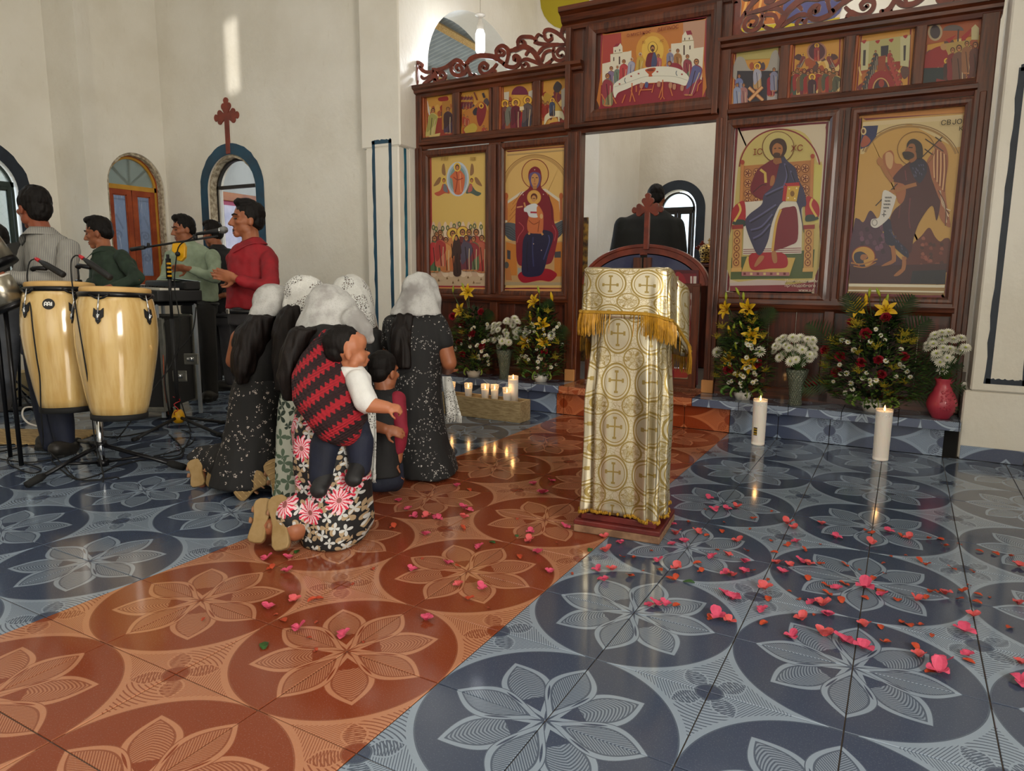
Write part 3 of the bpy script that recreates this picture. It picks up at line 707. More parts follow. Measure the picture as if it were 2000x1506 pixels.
p.ell(330, 945, 38, 45, 'dcb850'); p.sm([(330, 905), (365, 950), (390, 1090), (372, 1130), (385, 1320), (305, 1325), (315, 1130), (288, 1150), (300, 1000)], '3b2420'); p.ell(332, 945, 15, 24, 'b07448'); p.line([(345, 1100), (340, 1200), (350, 1310)], 4, '1e1010')
for x, y in ((150, 1380), (238, 1360), (300, 1405), (358, 1380), (458, 1350), (518, 1405), (595, 1370)): p.poly([(x-10, y+14), (x, y-16), (x+10, y+12)], '7a5a3a')
for x in (185, 215, 240, 490, 512, 530): p.line([(x-8, 130), (x-6, 95), (x+7, 92), (x+6, 128)], 2.5, 'a07c3c', False)
for x in range(540, 590, 9): p.line([(x, 1418), (x+5, 1410)], 2, '6a5040', False)
p.done('icon_print', 'gold icon of a robed figure in a blue oval above a crowd of saints'); backing(-2.545, -1.90, 0.99, 2.215, YP)
frame_ring('icon_frame', -2.595, -1.855, 0.945, 2.255, 0.062, 3.925, 3.985)

# --- second large icon: enthroned mother and child
p = Pr(975, 280, 140/727, YP)
p.poly([(45, 80), (700, 30), (690, 1475), (40, 1480)], '6e1526'); p.sm([(62, 100), (90, 90), (400, 62), (680, 42), (688, 70), (678, 700), (660, 1440), (640, 1465), (300, 1462), (60, 1465), (52, 1430), (58, 700)], 'cda765', 3)
p.poly([(80, 112), (670, 62), (670, 78), (80, 128)], 'a88a5c'); p.ring(370, 480, 325, 345, 14, 'b08a52', pi+0.25, 2*pi-0.3); p.ring(370, 480, 350, 365, 4, '8a6438', pi+0.25, 2*pi-0.3)
p.poly([(60, 800), (75, 590), (220, 490), (470, 460), (625, 570), (640, 790)], 'c9c0ae'); p.poly([(80, 810), (88, 610), (230, 515), (470, 490), (605, 590), (620, 790)], 'c07f3c')
for i in range(4): p.line([(90+i*15, 800-i*60), (230, 640-i*50)], 3, '9a5a28')
for x in (628, 72): p.line([(x, 780), (x, 560)], 14, 'a8623a'); p.ell(x, 535, 20, 34, 'a8562e')
p.sm([(55, 820), (120, 805), (330, 850), (520, 830), (650, 780), (668, 830), (600, 960), (400, 1010), (140, 990), (60, 920)], '4a5058')
for i in range(5): p.line([(60, 840+i*22), (110, 850+i*26), (170, 900+i*22)], 3, '2c3038'); p.line([(665, 810+i*20), (610, 840+i*24), (570, 880+i*22)], 3, '2c3038')
p.poly([(60, 990), (640, 990), (655, 1440), (60, 1440)], 'b08a5c'); p.poly([(70, 1000), (180, 1030), (180, 1340), (120, 1340), (70, 1250)], 'b5702c'); p.poly([(80, 1080), (115, 1090), (115, 1180), (82, 1170)], '3c3a40'); p.poly([(560, 1010), (655, 1000), (655, 1350), (560, 1350)], 'b5702c'); p.poly([(562, 1100), (625, 1095), (625, 1160), (562, 1160)], '3c3a40'); p.poly([(60, 1440), (655, 1440), (655, 1410), (60, 1405)], '9c8a6c')
p.poly([(60, 1270), (110, 1250), (130, 1390), (66, 1385)], 'a86a3a'); p.poly([(190, 1260), (240, 1270), (240, 1340), (190, 1330)], '8f8f88'); p.ell(75, 1235, 24, 34, '4a4a48')
p.sm([(190, 1350), (230, 1300), (330, 1280), (480, 1270), (560, 1300), (585, 1340), (520, 1400), (410, 1390), (250, 1415)], '8e1024')
p.ell(365, 310, 135, 148, 'c79e58'); p.ring(365, 310, 135, 148, 4, '7a2a24')
p.sm([(362, 235), (415, 265), (432, 350), (425, 440), (490, 520), (545, 650), (560, 800), (600, 900), (590, 990), (545, 1180), (480, 1230), (300, 1240), (190, 1220), (170, 1000), (165, 760), (180, 600), (235, 510), (310, 440), (295, 340), (310, 270)], '741226')
p.line([(200, 800), (250, 860), (200, 940), (180, 1010)], 3, 'b04a54'); p.line([(540, 830), (575, 900), (560, 990)], 3, 'a84450'); p.line([(500, 520), (530, 640), (540, 780)], 4, '4e0a18'); p.line([(180, 650), (240, 640)], 7, 'c98a64')
p.sm([(245, 980), (300, 900), (380, 890), (470, 880), (540, 910), (545, 980), (500, 1120), (450, 1300), (380, 1350), (240, 1335), (235, 1150)], '1c1a3a'); p.line([(345, 950), (340, 1080), (350, 1250)], 6, '32345e'); p.line([(500, 930), (510, 1000), (450, 1180)], 5, '3c4070'); p.line([(290, 1000), (280, 1150), (290, 1300)], 4, '0e0c20')
p.sm([(362, 290), (415, 310), (420, 380), (400, 440), (362, 462), (330, 440), (305, 380), (310, 310)], '5a4a78'); p.sm([(362, 305), (395, 330), (402, 380), (385, 430), (362, 455), (340, 430), (325, 380), (332, 330)], 'b98450'); p.line([(335, 350), (352, 348)], 4, '2a1810'); p.line([(372, 348), (392, 350)], 4, '2a1810'); p.line([(362, 355), (360, 395)], 3, '8a5830'); p.line([(350, 412), (374, 412)], 3, '8a3a2a'); p.poly([(340, 430), (385, 430), (380, 465), (345, 465)], 'a8743f')
p.ell(355, 548, 72, 76, 'c99a4e'); p.ring(355, 548, 72, 76, 3, '8a4a24')
p.sm([(330, 620), (390, 620), (440, 690), (450, 760), (440, 900), (380, 915), (300, 900), (285, 820), (300, 740), (290, 690)], 'b8643a'); p.sm([(330, 615), (385, 620), (400, 690), (390, 750), (310, 745), (285, 700), (255, 690), (260, 650)], 'c9cdd0'); p.line([(318, 700), (385, 702)], 9, 'a0283a'); p.sm([(385, 640), (430, 680), (440, 760), (390, 740)], 'c0703c'); p.line([(300, 780), (350, 820), (400, 800)], 4, '7c3a1c'); p.line([(410, 780), (400, 850), (395, 900)], 4, '7c3a1c'); p.line([(255, 600), (268, 650)], 8, 'b98450'); p.ell(430, 740, 16, 26, 'c9a070')
p.ell(355, 545, 34, 38, '5a2418'); p.ell(353, 562, 24, 34, 'b98450'); p.line([(340, 560), (368, 560)], 3, '2a1810'); p.line([(300, 905), (310, 925)], 10, 'b98450'); p.line([(430, 905), (445, 930)], 10, 'b98450')
for x, y in ((362, 268), (245, 522), (450, 518), (350, 1020), (430, 1085)): p.ell(x, y, 5, 6, 'c9b0a0')
p.done('icon_print', 'icon of a robed mother in dark red holding a child on a throne'); backing(-1.76, -1.13, 0.99, 2.215, YP)
frame_ring('icon_frame', -1.785, -1.105, 0.945, 2.255, 0.055, 3.925, 3.985)

# --- third large icon: enthroned man with a book
p = Pr(1410, 230, 220/933, YP)
p.poly([(95, 85), (912, 25), (800, 1482), (20, 1440)], 'c9c6c0'); p.poly([(112, 85), (885, 30), (785, 1475), (40, 1435)], '6a1422')
p.sm([(132, 130), (160, 112), (480, 80), (830, 52), (858, 80), (850, 300), (765, 1420), (740, 1445), (400, 1440), (80, 1432), (62, 1400), (80, 1000)], 'c4b59c', 3)
p.sm([(135, 400), (180, 260), (300, 140), (480, 90), (650, 110), (740, 200), (790, 370), (832, 390), (800, 800), (760, 1340), (70, 1340), (100, 800)], 'b9a662', 3); p.ring(478, 440, 335, 345, 6, '7a1c26', pi+0.1, 2*pi-0.15)
p.poly([(740, 380), (832, 395), (800, 870), (770, 870)], 'c0b45e'); p.poly([(80, 1160), (768, 1090), (750, 1330), (70, 1340)], '4c5a34')
p.poly([(165, 400), (755, 350), (735, 700), (155, 720)], 'a86e3c')
for x in (215, 290, 620, 690):
    for y in (460, 545, 630, 700):
        yy = y-(x-215)*0.085; p.ell(x, yy, 33, 36, 'c48f58'); p.ring(x, yy, 30, 33, 3, '6a3218'); p.ell(x, yy, 9, 10, '5a1c18')
        for a in range(5): p.ell(x+17*cos(a*2*pi/5), yy+18*sin(a*2*pi/5), 7, 8, '6a2418')
for x, y0, y1 in ((172, 380, 730), (752, 330, 700)): p.line([(x, y0), (x-12, y1)], 13, 'b5773f'); p.ell(x, y0-10, 17, 20, '9a3a24')
p.poly([(188, 700), (670, 660), (660, 1125), (175, 1135)], 'c9c2b4'); 
for y in (1092, 1108, 1124): p.line([(178, y), (658, y-12)], 3, '7a2a34', False)
for (cx, cy, s_) in ((145, 800, 1), (745, 760, -1)): p.sm([(cx+s_*45, cy-100), (cx-s_*20, cy-85), (cx-s_*62, cy-20), (cx-s_*50, cy+70), (cx+s_*45, cy+85)], '9c1a20'); p.sm([(cx+s_*45, cy+100), (cx-s_*55, cy+80), (cx-s_*20, cy+45), (cx+s_*45, cy+50)], '2a3a34'); p.line([(cx-s_*5, cy-90), (cx+s_*10, cy-30), (cx-s_*40, cy+60)], 9, 'c9a850')
for x in (130, 722):
    p.poly([(x-45, 890), (x+48, 885), (x+46, 920), (x-45, 925)], '8a2a24'); p.poly([(x-35, 925), (x+40, 922), (x+30, 1260), (x-45, 1262)], 'b98a4c')
    for i in range(5): p.ring(x-2-i*2, 960+i*60, 22, 26, 4, '7a4420'); p.ell(x-2-i*2, 960+i*60, 7, 8, '7a2418')
    p.poly([(x-50, 1245), (x+36, 1240), (x+36, 1275), (x-54, 1277)], 'c49a58')
p.poly([(165, 1275), (560, 1310), (610, 1160), (210, 1150)], 'c0a052'); p.poly([(165, 1275), (560, 1280), (560, 1310), (165, 1310)], 'a0686a')
for i in range(7): p.poly([(180+i*55, 1283), (200+i*55, 1283), (200+i*55, 1303), (180+i*55, 1303)], ['6a2a30', 'c9b07a'][i % 2])
p.sm([(225, 1200), (240, 1130), (350, 1115), (500, 1120), (545, 1170), (530, 1240), (400, 1250), (260, 1262)], '9a1420')
p.ell(468, 245, 130, 128, 'b8a868'); p.ring(468, 245, 130, 128, 3, '6a3a1c')
p.sm([(350, 390), (430, 345), (510, 350), (560, 470), (540, 640), (380, 680), (300, 665), (240, 610), (255, 520), (300, 430)], '6a1424'); p.line([(320, 430), (360, 460), (365, 540)], 11, 'c0a24e', False); p.line([(260, 620), (330, 560), (370, 560)], 4, '3e0a14')
p.sm([(500, 310), (545, 360), (610, 420), (640, 520), (680, 600), (700, 720), (660, 760), (680, 960), (620, 700), (500, 700), (420, 860), (380, 1030), (310, 1140), (240, 1020), (195, 870), (230, 800), (330, 720), (350, 640), (430, 560), (470, 420)], '33304c')
for a in ([(230, 860), (330, 800), (450, 720)], [(240, 930), (330, 900), (420, 800)], [(260, 1000), (330, 960), (400, 880)], [(520, 380), (540, 480), (500, 600)], [(570, 440), (600, 520), (640, 560)], [(360, 640), (440, 600), (510, 570)]): p.line(a, 6, '55547a'); p.line([(x+9, y+14) for x, y in a], 5, '1a1828')
p.sm([(480, 770), (560, 740), (620, 760), (630, 1000), (560, 1060), (440, 1100), (420, 1100), (440, 900)], '701020'); p.line([(490, 760), (450, 880), (420, 1105)], 10, 'c09a44')
p.poly([(520, 545), (640, 535), (650, 575), (545, 570)], 'a01c20'); p.poly([(515, 560), (545, 570), (530, 695), (500, 690)], 'a01c20'); p.poly([(545, 570), (645, 565), (620, 695), (530, 690)], 'c09a3c'); p.ell(585, 630, 18, 24, '7a5420')
for x, y in ((560, 590), (620, 585), (550, 665), (605, 670)): p.ell(x, y, 6, 7, 'e0d0a0')
p.sm([(400, 560), (410, 490), (435, 480), (440, 520), (425, 560)], '9a6238')
p.sm([(468, 172), (520, 190), (540, 250), (520, 310), (468, 350), (415, 310), (395, 250), (415, 195)], '38201a'); p.sm([(462, 212), (500, 235), (505, 280), (485, 320), (455, 335), (425, 305), (420, 255), (435, 225)], '9a6238'); p.sm([(430, 300), (455, 290), (485, 300), (480, 330), (455, 348), (432, 330)], '3c221a'); p.line([(435, 258), (452, 255)], 4, '1c0e0a'); p.line([(470, 253), (490, 256)], 4, '1c0e0a'); p.poly([(430, 335), (490, 335), (500, 375), (450, 390), (425, 370)], '8a5632')
p.sm([(270, 1225), (310, 1150), (350, 1145), (340, 1180), (290, 1230)], 'a06a40'); p.sm([(415, 1110), (450, 1110), (460, 1190), (435, 1205), (418, 1170)], 'a06a40')
p.poly([(64, 1370), (300, 1340), (540, 1350), (520, 1385), (70, 1392)], 'b9a9a4'); p.poly([(70, 1392), (520, 1385), (765, 1360), (760, 1440), (70, 1436)], '7c3038')
p.done('icon_print', 'icon of a bearded man in blue and red seated on a throne with an open hand and a red book'); backing(0.16, 0.875, 0.985, 2.215, YP)
frame_ring('icon_frame', 0.140, 0.895, 0.962, 2.258, 0.058, 3.925, 3.985)

# --- fourth large icon: winged man with a scroll
p = Pr(1640, 215, 255/1038, YP)
p.poly([(138, 68), (152, 68), (32, 1475), (20, 1475)], 'c9c0a8'); p.poly([(152, 68), (1000, 20), (865, 1498), (30, 1480)], '6a1222')
p.sm([(178, 100), (210, 82), (600, 50), (965, 25), (985, 50), (960, 300), (835, 1440), (810, 1472), (400, 1462), (90, 1452), (66, 1430), (110, 900)], 'b98f48', 3)
p.poly([(185, 95), (980, 35), (978, 75), (180, 135)], 'c9b48a'); p.poly([(180, 128), (978, 75), (960, 290), (920, 300), (560, 110), (320, 180), (190, 350), (165, 350)], 'c2ac7c'); p.ring(560, 420, 375, 290, 9, '94703a', pi+0.3, 2*pi-0.25); p.ring(560, 420, 395, 308, 4, '7a5a2e', pi+0.3, 2*pi-0.25)
p.poly([(186, 128), (306, 122), (290, 210), (230, 285), (165, 312), (165, 250)], '1c2450'); p.ell(190, 168, 22, 30, 'c9b080'); p.ell(188, 168, 12, 18, '5a2a18'); p.sm([(170, 260), (200, 200), (245, 240), (220, 280), (175, 295)], '9a4a34')
p.sm([(105, 1280), (115, 900), (150, 865), (190, 890), (240, 800), (290, 850), (330, 940), (380, 1060), (460, 1160), (560, 1290)], '46283a'); p.sm([(560, 1100), (650, 1000), (712, 935), (760, 1010), (800, 1045), (840, 1018), (880, 1050), (850, 1290), (540, 1290)], '5a2620')
for i in range(30):
    x, y = 140+random.random()*250, 900+random.random()*230
    if y > 880+abs(x-250)*0.6: p.sm([(x, y), (x+22, y-14), (x+34, y+20), (x+8, y+28)], ['6a4258', '38202e', '583648'][i % 3], 3)
for i in range(26):
    x, y = 600+random.random()*230, 1010+random.random()*220
    if y > 950+abs(x-715)*0.7: p.sm([(x, y), (x+20, y-10), (x+30, y+14), (x+6, y+16)], ['7a3a30', '44201c', '8a4a3c'][i % 3], 3)
p.poly([(80, 1240), (560, 1230), (850, 1220), (835, 1385), (75, 1378)], '3c1a20'); p.poly([(580, 1280), (845, 1270), (838, 1385), (560, 1380)], '1c1c26'); p.poly([(72, 1380), (838, 1390), (832, 1412), (70, 1402)], 'd8d0b8'); p.poly([(70, 1402), (832, 1412), (830, 1440), (68, 1428)], '9c7c4c'); p.poly([(68, 1428), (830, 1440), (828, 1452), (68, 1440)], 'd8d0b8'); p.poly([(68, 1440), (828, 1452), (812, 1470), (88, 1452)], '8a6c44')
p.sm([(400, 320), (430, 350), (440, 420), (500, 440), (530, 560), (520, 720), (470, 740), (440, 640), (430, 560), (380, 480), (350, 430), (345, 360)], '9a5a34'); p.sm([(365, 350), (400, 335), (425, 370), (420, 440), (400, 470), (370, 430)], 'bd9468')
p.sm([(770, 250), (820, 265), (855, 330), (862, 430), (840, 600), (850, 740), (880, 930), (800, 860), (770, 700), (740, 560), (690, 430), (740, 330)], '96593a')
for i in range(8): p.line([(752+i*13, 300+i*8), (748+i*14, 420+i*10), (752+i*11, 540+i*16)], 4, ['d0a878', '6a3018'][i % 2])
for i in range(6): p.line([(800-i*3, 640), (820+i*4, 760), (880-i*8, 800+i*24)], 4, ['d8c0a0', '5a2a18'][i % 2])
p.ring(608, 312, 148, 140, 3, '7a5426'); p.line([(640, 390), (740, 290), (815, 215)], 4, '2a1a10', False); p.line([(680, 230), (825, 330)], 4, '2a1a10', False); p.line([(760, 215), (810, 250)], 4, '2a1a10', False); p.line([(675, 310), (740, 355)], 4, '2a1a10', False); p.line([(285, 762), (460, 585)], 4, '2a1a10', False)
p.sm([(560, 410), (640, 380), (700, 430), (730, 540), (780, 680), (800, 740), (770, 880), (735, 760), (640, 880), (590, 1010), (560, 1140), (470, 1060), (400, 900), (430, 800), (510, 720), (520, 600), (420, 560), (480, 470)], '42141c')
p.sm([(560, 430), (640, 385), (690, 430), (690, 500), (640, 580), (600, 550), (570, 490)], '1c1630'); p.sm([(345, 890), (400, 870), (430, 1000), (520, 1090), (548, 1130), (535, 1175), (430, 1090), (370, 1060), (350, 960)], '1c1832')
for i in range(16): x, y = 580+random.random()*90, 420+random.random()*110; p.line([(x, y), (x+5, y+16)], 3, '4a4668', False)
for i in range(18): t = random.random(); x, y = 365+t*150+random.random()*25, 920+t*200+random.random()*20; p.line([(x, y), (x+5, y+15)], 3, '44405e', False)
p.line([(560, 700), (550, 850), (560, 940)], 4, '6a2a34'); p.line([(520, 480), (530, 560)], 4, '6a2a34'); p.line([(480, 760), (470, 860)], 3, '6a2a34')
p.line([(420, 570), (370, 500), (335, 430)], 17, '9a6234'); p.sm([(345, 440), (310, 440), (295, 405), (318, 375), (345, 400)], 'a06838'); p.line([(318, 400), (310, 375)], 5, 'a06838'); p.line([(610, 590), (520, 615), (430, 650)], 15, '9a6234'); p.ell(412, 655, 24, 20, 'a06838')
p.sm([(350, 640), (440, 680), (445, 710), (420, 790), (390, 860), (300, 935), (250, 920), (255, 870), (310, 855), (330, 780)], 'c9c4bc'); p.ring(278, 895, 20, 24, 4, '8f8a84')
for i, (a, b) in enumerate(((362, 412), (360, 405), (352, 400), (350, 392), (352, 370))): y = 690+i*27; [p.line([(x, y), (x+4, y+13)], 3, '2a2424', False) for x in range(a, b, 9)]
p.line([(352, 815), (352, 850)], 3, '2a2424', False); p.line([(335, 832), (370, 832)], 3, '2a2424', False)
p.sm([(600, 232), (650, 270), (662, 340), (650, 390), (600, 380), (590, 400), (550, 395), (510, 370), (500, 340), (530, 320), (535, 270), (560, 238)], '241614'); p.sm([(560, 270), (595, 275), (605, 320), (590, 345), (550, 335), (520, 330), (540, 295)], '8c5630'); p.sm([(600, 330), (610, 390), (570, 420), (555, 395)], '8c5630'); p.sm([(505, 345), (540, 330), (585, 345), (590, 375), (550, 395), (515, 385)], '2a1814'); p.line([(550, 298), (580, 300)], 4, '1a0e0a')
p.line([(420, 1080), (432, 1160), (428, 1205)], 17, '9a6238'); p.sm([(330, 1240), (420, 1190), (440, 1205), (400, 1230)], '9a6238'); p.line([(512, 1165), (512, 1230), (505, 1265)], 16, '9a6238'); p.sm([(430, 1315), (500, 1255), (520, 1270), (470, 1315)], '9a6238')
p.ell(190, 1165, 92, 82, 'b98a3c'); p.ring(190, 1165, 92, 82, 4, '7a2a20'); p.sm([(120, 1140), (170, 1125), (215, 1150), (225, 1180), (190, 1200), (210, 1260), (150, 1230), (115, 1190)], '2c2a3a'); p.sm([(175, 1150), (215, 1150), (222, 1170), (190, 1195), (165, 1180)], '9a6238'); p.line([(90, 1215), (180, 1225), (300, 1185)], 6, 'a06a34'); p.line([(110, 1240), (200, 1250), (290, 1210)], 5, 'a06a34')
p.done('icon_print', 'icon of a bearded winged man in dark robes holding a written scroll'); backing(0.99, 1.645, 0.985, 2.215, YP)
frame_ring('icon_frame', 0.965, 1.665, 0.958, 2.258, 0.050, 3.925, 3.985)

# --- the framed supper scene in the centre
YS_ = 3.93
p = Pr(1160, 30, 230/1823, YS_)
p.poly([(110, 265), (1745, 20), (1725, 1290), (75, 1470)], '8c2434'); p.sm([(140, 320), (180, 290), (900, 180), (1690, 62), (1725, 90), (1705, 700), (1680, 1270), (900, 1370), (100, 1450), (110, 900)], 'b9702e', 3)
p.poly([(140, 310), (420, 270), (440, 760), (125, 790)], 'a53a34'); p.ell(910, 560, 260, 300, 'c98f34'); p.ell(910, 540, 170, 220, 'd9ae48'); p.poly([(1380, 110), (1725, 70), (1700, 520), (1390, 480)], 'b48a72')
p.poly([(110, 1080), (1690, 960), (1678, 1272), (92, 1450)], '871e30')
p.poly([(130, 750), (255, 720), (255, 600), (300, 590), (300, 490), (370, 480), (410, 430), (440, 480), (445, 570), (530, 560), (580, 545), (585, 1000), (130, 1200)], 'd8d0bc'); p.poly([(300, 495), (345, 440), (410, 430), (372, 480)], '8c1c34'); p.poly([(1195, 440), (1360, 425), (1370, 310), (1420, 245), (1520, 320), (1545, 400), (1550, 510), (1700, 490), (1670, 1000), (1195, 800)], 'd8d0bc'); p.poly([(1420, 245), (1500, 232), (1525, 295), (1445, 305)], '8c1c34')
for a in ((385, 640, 22, 120), (300, 650, 16, 60), (1385, 465, 22, 150), (1478, 470, 18, 60), (1400, 350, 14, 40), (1470, 345, 14, 34), (325, 540, 14, 30), (392, 525, 14, 34)): x, y, w_, h_ = a; p.poly([(x, y), (x+w_, y-4), (x+w_, y+h_-4), (x, y+h_)], '4a3430')
p.line([(255, 600), (440, 575)], 4, '8a7a4a', False); p.line([(1365, 400), (1545, 385)], 5, '8a7a4a', False)
for (x, y, h, a, b, hr, ln) in [(270, 820, 400, '8a5a50', '7c6a8a', '6a3a24', 0), (365, 800, 330, '8a8aa0', '6a7a6a', 'b0a090', 0), (465, 715, 400, '9a2c38', 'b03a40', '6a3a24', 0.05), (585, 680, 330, '7a7a9a', '9a9ab0', 'c0b8a8', 0.1), (720, 605, 350, 'b08a4a', 'b9983f', 'b8b0a0', 0.1), (1180, 545, 330, '9a94b0', '7a7a94', 'b8b0a0', 0), (1300, 550, 380, 'b58a5a', '9a6a3a', '5a3020', 0), (1450, 640, 400, '6a7a64', '8a3444', '5a3020', 0), (1000, 625, 300, 'a83a4a', 'b05a60', '5a2a1c', 0.0)]: p.saint(x, y, h, a, b, hr, None, ln, foot=False)
p.ell(912, 500, 72, 88, 'd9b44a'); p.ring(912, 500, 72, 88, 3, '6a4a1c'); p.sm([(890, 580), (950, 580), (975, 680), (970, 790), (815, 800), (810, 690), (840, 600)], '6a1626'); p.sm([(920, 590), (960, 600), (980, 700), (960, 790), (890, 790)], '3e4468'); p.ell(910, 510, 36, 52, '4a2414'); p.ell(912, 522, 24, 36, 'b07848'); p.ell(912, 545, 20, 26, '4a2414')
p.sm([(1170, 760), (1280, 740), (1360, 790), (1370, 860), (1250, 880), (1180, 900)], '8c2436'); p.ell(1175, 745, 36, 40, '6a3020'); p.ell(1168, 752, 22, 26, 'b07848'); p.sm([(1010, 850), (1100, 820), (1180, 800), (1170, 870), (1070, 880)], '6a7096')
p.sm([(330, 1280), (300, 1190), (310, 1080), (400, 1000), (560, 900), (760, 825), (960, 795), (1200, 800), (1360, 850), (1460, 940), (1470, 1010), (1420, 1090), (1300, 1060), (1130, 1030), (900, 1050), (700, 1060), (520, 1140), (380, 1200)], 'd9d6c8'); p.line([(320, 1110), (480, 1060), (760, 960), (960, 940), (1250, 950), (1450, 1010)], 3, '9a9a8a')
p.sm([(795, 850), (870, 820), (955, 815), (950, 860), (900, 910), (910, 945), (850, 950), (850, 915)], 'b04a20'); p.ell(878, 850, 60, 20, '7a2c14')
for x, y in ((400, 1065), (580, 945), (695, 905), (985, 875), (1365, 915)): p.ell(x, y, 15, 13, 'a04038')
for x, y in ((490, 1010), (1285, 900)): p.line([(x, y-40), (x-12, y), (x+8, y+40)], 6, '5a6a70')
for (x, y, hd, a, b) in ((215, 940, 500, '7a7250', '8c3040'), (1590, 720, 560, '8c2c44', '5a5a8a')):
    p.saint(x, y, hd, a, b, '6a3a24', None, 0.0 if x < 900 else 0.22, foot=True)
for a in ([(120, 1220), (180, 1330), (160, 1400)], [(1600, 1180), (1620, 1080), (1670, 1020)], [(710, 1190), (780, 1060), (940, 1050), (900, 1200)], [(700, 1240), (720, 1160), (900, 1150)], [(440, 1360), (490, 1230)], [(640, 1340), (580, 1160)], [(560, 1340), (590, 1200), (595, 1050)], [(1010, 1280), (1065, 1100)], [(1220, 1250), (1165, 1070)], [(1030, 1310), (1065, 1250), (1095, 1300)], [(1065, 1250), (1070, 1000)], [(660, 1190), (660, 1090)], [(300, 1270), (350, 1370)]): p.line(a, 9, 'c06a3c', False)
for x, y in ((740, 1090), (820, 1080), (1010, 1070), (1190, 1090), (1250, 1110), (1370, 1130)): p.sm([(x-20, y-40), (x+25, y-35), (x+15, y+40), (x-25, y+30)], ['a88a5c', '4c5484', 'b07a60'][x % 3])
p.done('supper_print', 'printed scene of robed figures seated round a curved white table'); 
cx0, cx1 = ix(1173, 130), ix(1374, 120); cz0, cz1 = 2.43, 3.01
sx0, sx1, sz0, sz1 = ony(1173, 130, YS_).x, ony(1377, 110, YS_).x, ony(1270, 203, YS_).z, ony(1270, 50, YS_).z
frame_ring('supper_frame', sx0-0.12, sx1+0.12, sz0-0.085, sz1+0.085, 0.085, 3.895, 3.96)
build('supper_board', MB().box2((-1.1, 3.931, 2.3), (0.06, 3.95, 3.07)), 'wood_panel', ico)
vb('box_side', -1.135, -1.09, 2.30, 3.07, 3.87, 4.02); vb('box_side', 0.04, 0.085, 2.30, 3.07, 3.87, 4.02)
moulding('box_shelf', -1.14, 0.085, [(4.02, 2.27), (3.93, 2.27), (3.92, 2.30), (3.88, 2.31), (3.875, 2.335), (3.90, 2.345), (4.02, 2.35)])
moulding('box_cornice', -1.17, 0.14, [(4.03, 3.06), (3.90, 3.06), (3.89, 3.09), (3.86, 3.11), (3.84, 3.15), (3.80, 3.17), (3.795, 3.205), (4.03, 3.215)])

# --- eight small icons
YM = 3.972
def small(ox, oy, sc, quad, draw, label):
    p = Pr(ox, oy, sc, YM); p.poly(quad, '7c2428'); (a, b, c, d) = quad; cx = sum(q[0] for q in quad)/4; cy = sum(q[1] for q in quad)/4
    p.poly([(cx+(x-cx)*0.94, cy+(y-cy)*0.965) for x, y in quad], 'c08a38'); (xa, ya), (xb, yb), (xc, yc), (xd, yd) = quad
    for i in range(60):
        u, v = random.uniform(0.08, 0.92), random.uniform(0.22, 0.93)**0.8; x = (xa+(xb-xa)*u)*(1-v)+(xd+(xc-xd)*u)*v; y = (ya+(yb-ya)*u)*(1-v)+(yd+(yc-yd)*u)*v; w_ = (xb-xa)*random.uniform(0.04, 0.10)
        p.sm([(x-w_, y-w_*0.4), (x+w_*0.3, y-w_*1.5), (x+w_, y+w_*0.5), (x-w_*0.2, y+w_*1.8)], random.choice(['8a2a20', 'a8602c', '6a2430', 'c89a4a', '5a3a34', '9a4a28', 'd0b070', '4a3a44']), 3)
    draw(p); p.done('icon_print', label)
    pts = [ony(ox+x*sc, oy+y*sc, YM) for x, y in quad]; x0, x1 = min(q.x for q in pts), max(q.x for q in pts); z0, z1 = min(q.z for q in pts), max(q.z for q in pts)
    backing(x0-0.006, x1+0.006, z0-0.004, z1+0.004, YM)
    for a_, b_ in ((x0-0.03, x0-0.004), (x1+0.004, x1+0.03)): build('frame_strip', MB().box2((a_, 3.945, z0-0.02), (b_, 3.985, z1+0.02)), 'wood_edge' if a_ < x0 else 'wood_v', ico, bevel=0.004)
    return x0, x1
LX, LS = (825, 145, 0.155), (1425, 30, 0.2525)
def d1(p):
    p.poly([(55, 560), (385, 540), (380, 770), (65, 830)], '8a2c20'); p.poly([(250, 350), (350, 330), (360, 700), (250, 700)], 'a8742c'); p.sm([(205, 300), (310, 280), (325, 330), (220, 340)], '8c1c20'); p.sm([(65, 330), (85, 420), (110, 560), (75, 480)], 'c9c0c0')
    p.saint(135, 460, 360, 'b9ae6a', '9a9450', halo=None, lean=0.12); p.saint(325, 440, 330, '43304a', '3a2028', halo=None); p.poly([(90, 770), (230, 740), (205, 830), (95, 835)], 'c9b070')
def d2(p):
    for i in range(8): p.saint(510+(i % 4)*38, 270+(i//4)*70, 110, ['8a2020', '4a2a3a', 'a04a20'][i % 3], '6a2430', halo='d9a83a')
    p.sm([(500, 640), (520, 480), (640, 420), (740, 340), (820, 430), (840, 740), (520, 790)], 'b0702a'); p.sm([(640, 470), (690, 420), (720, 500), (660, 520)], '2c2430'); p.sm([(700, 430), (760, 360), (810, 420), (790, 560), (730, 660), (690, 560)], '7a1824'); p.ell(748, 400, 30, 34, 'd9a83a'); p.ell(748, 402, 15, 19, '6a3420')
    for x, y in ((530, 520), (575, 540), (540, 660), (640, 660), (780, 660), (815, 690)): p.saint(x, y, 150, ['8a2020', '2a2438', 'b05a28'][x % 3], 'a0402c', halo=None)
    p.line([(660, 230), (700, 330)], 9, '6a2a1c'); p.line([(770, 240), (790, 300)], 14, '2c2430'); p.sm([(530, 700), (640, 620), (700, 680), (620, 780)], 'b59a3a')
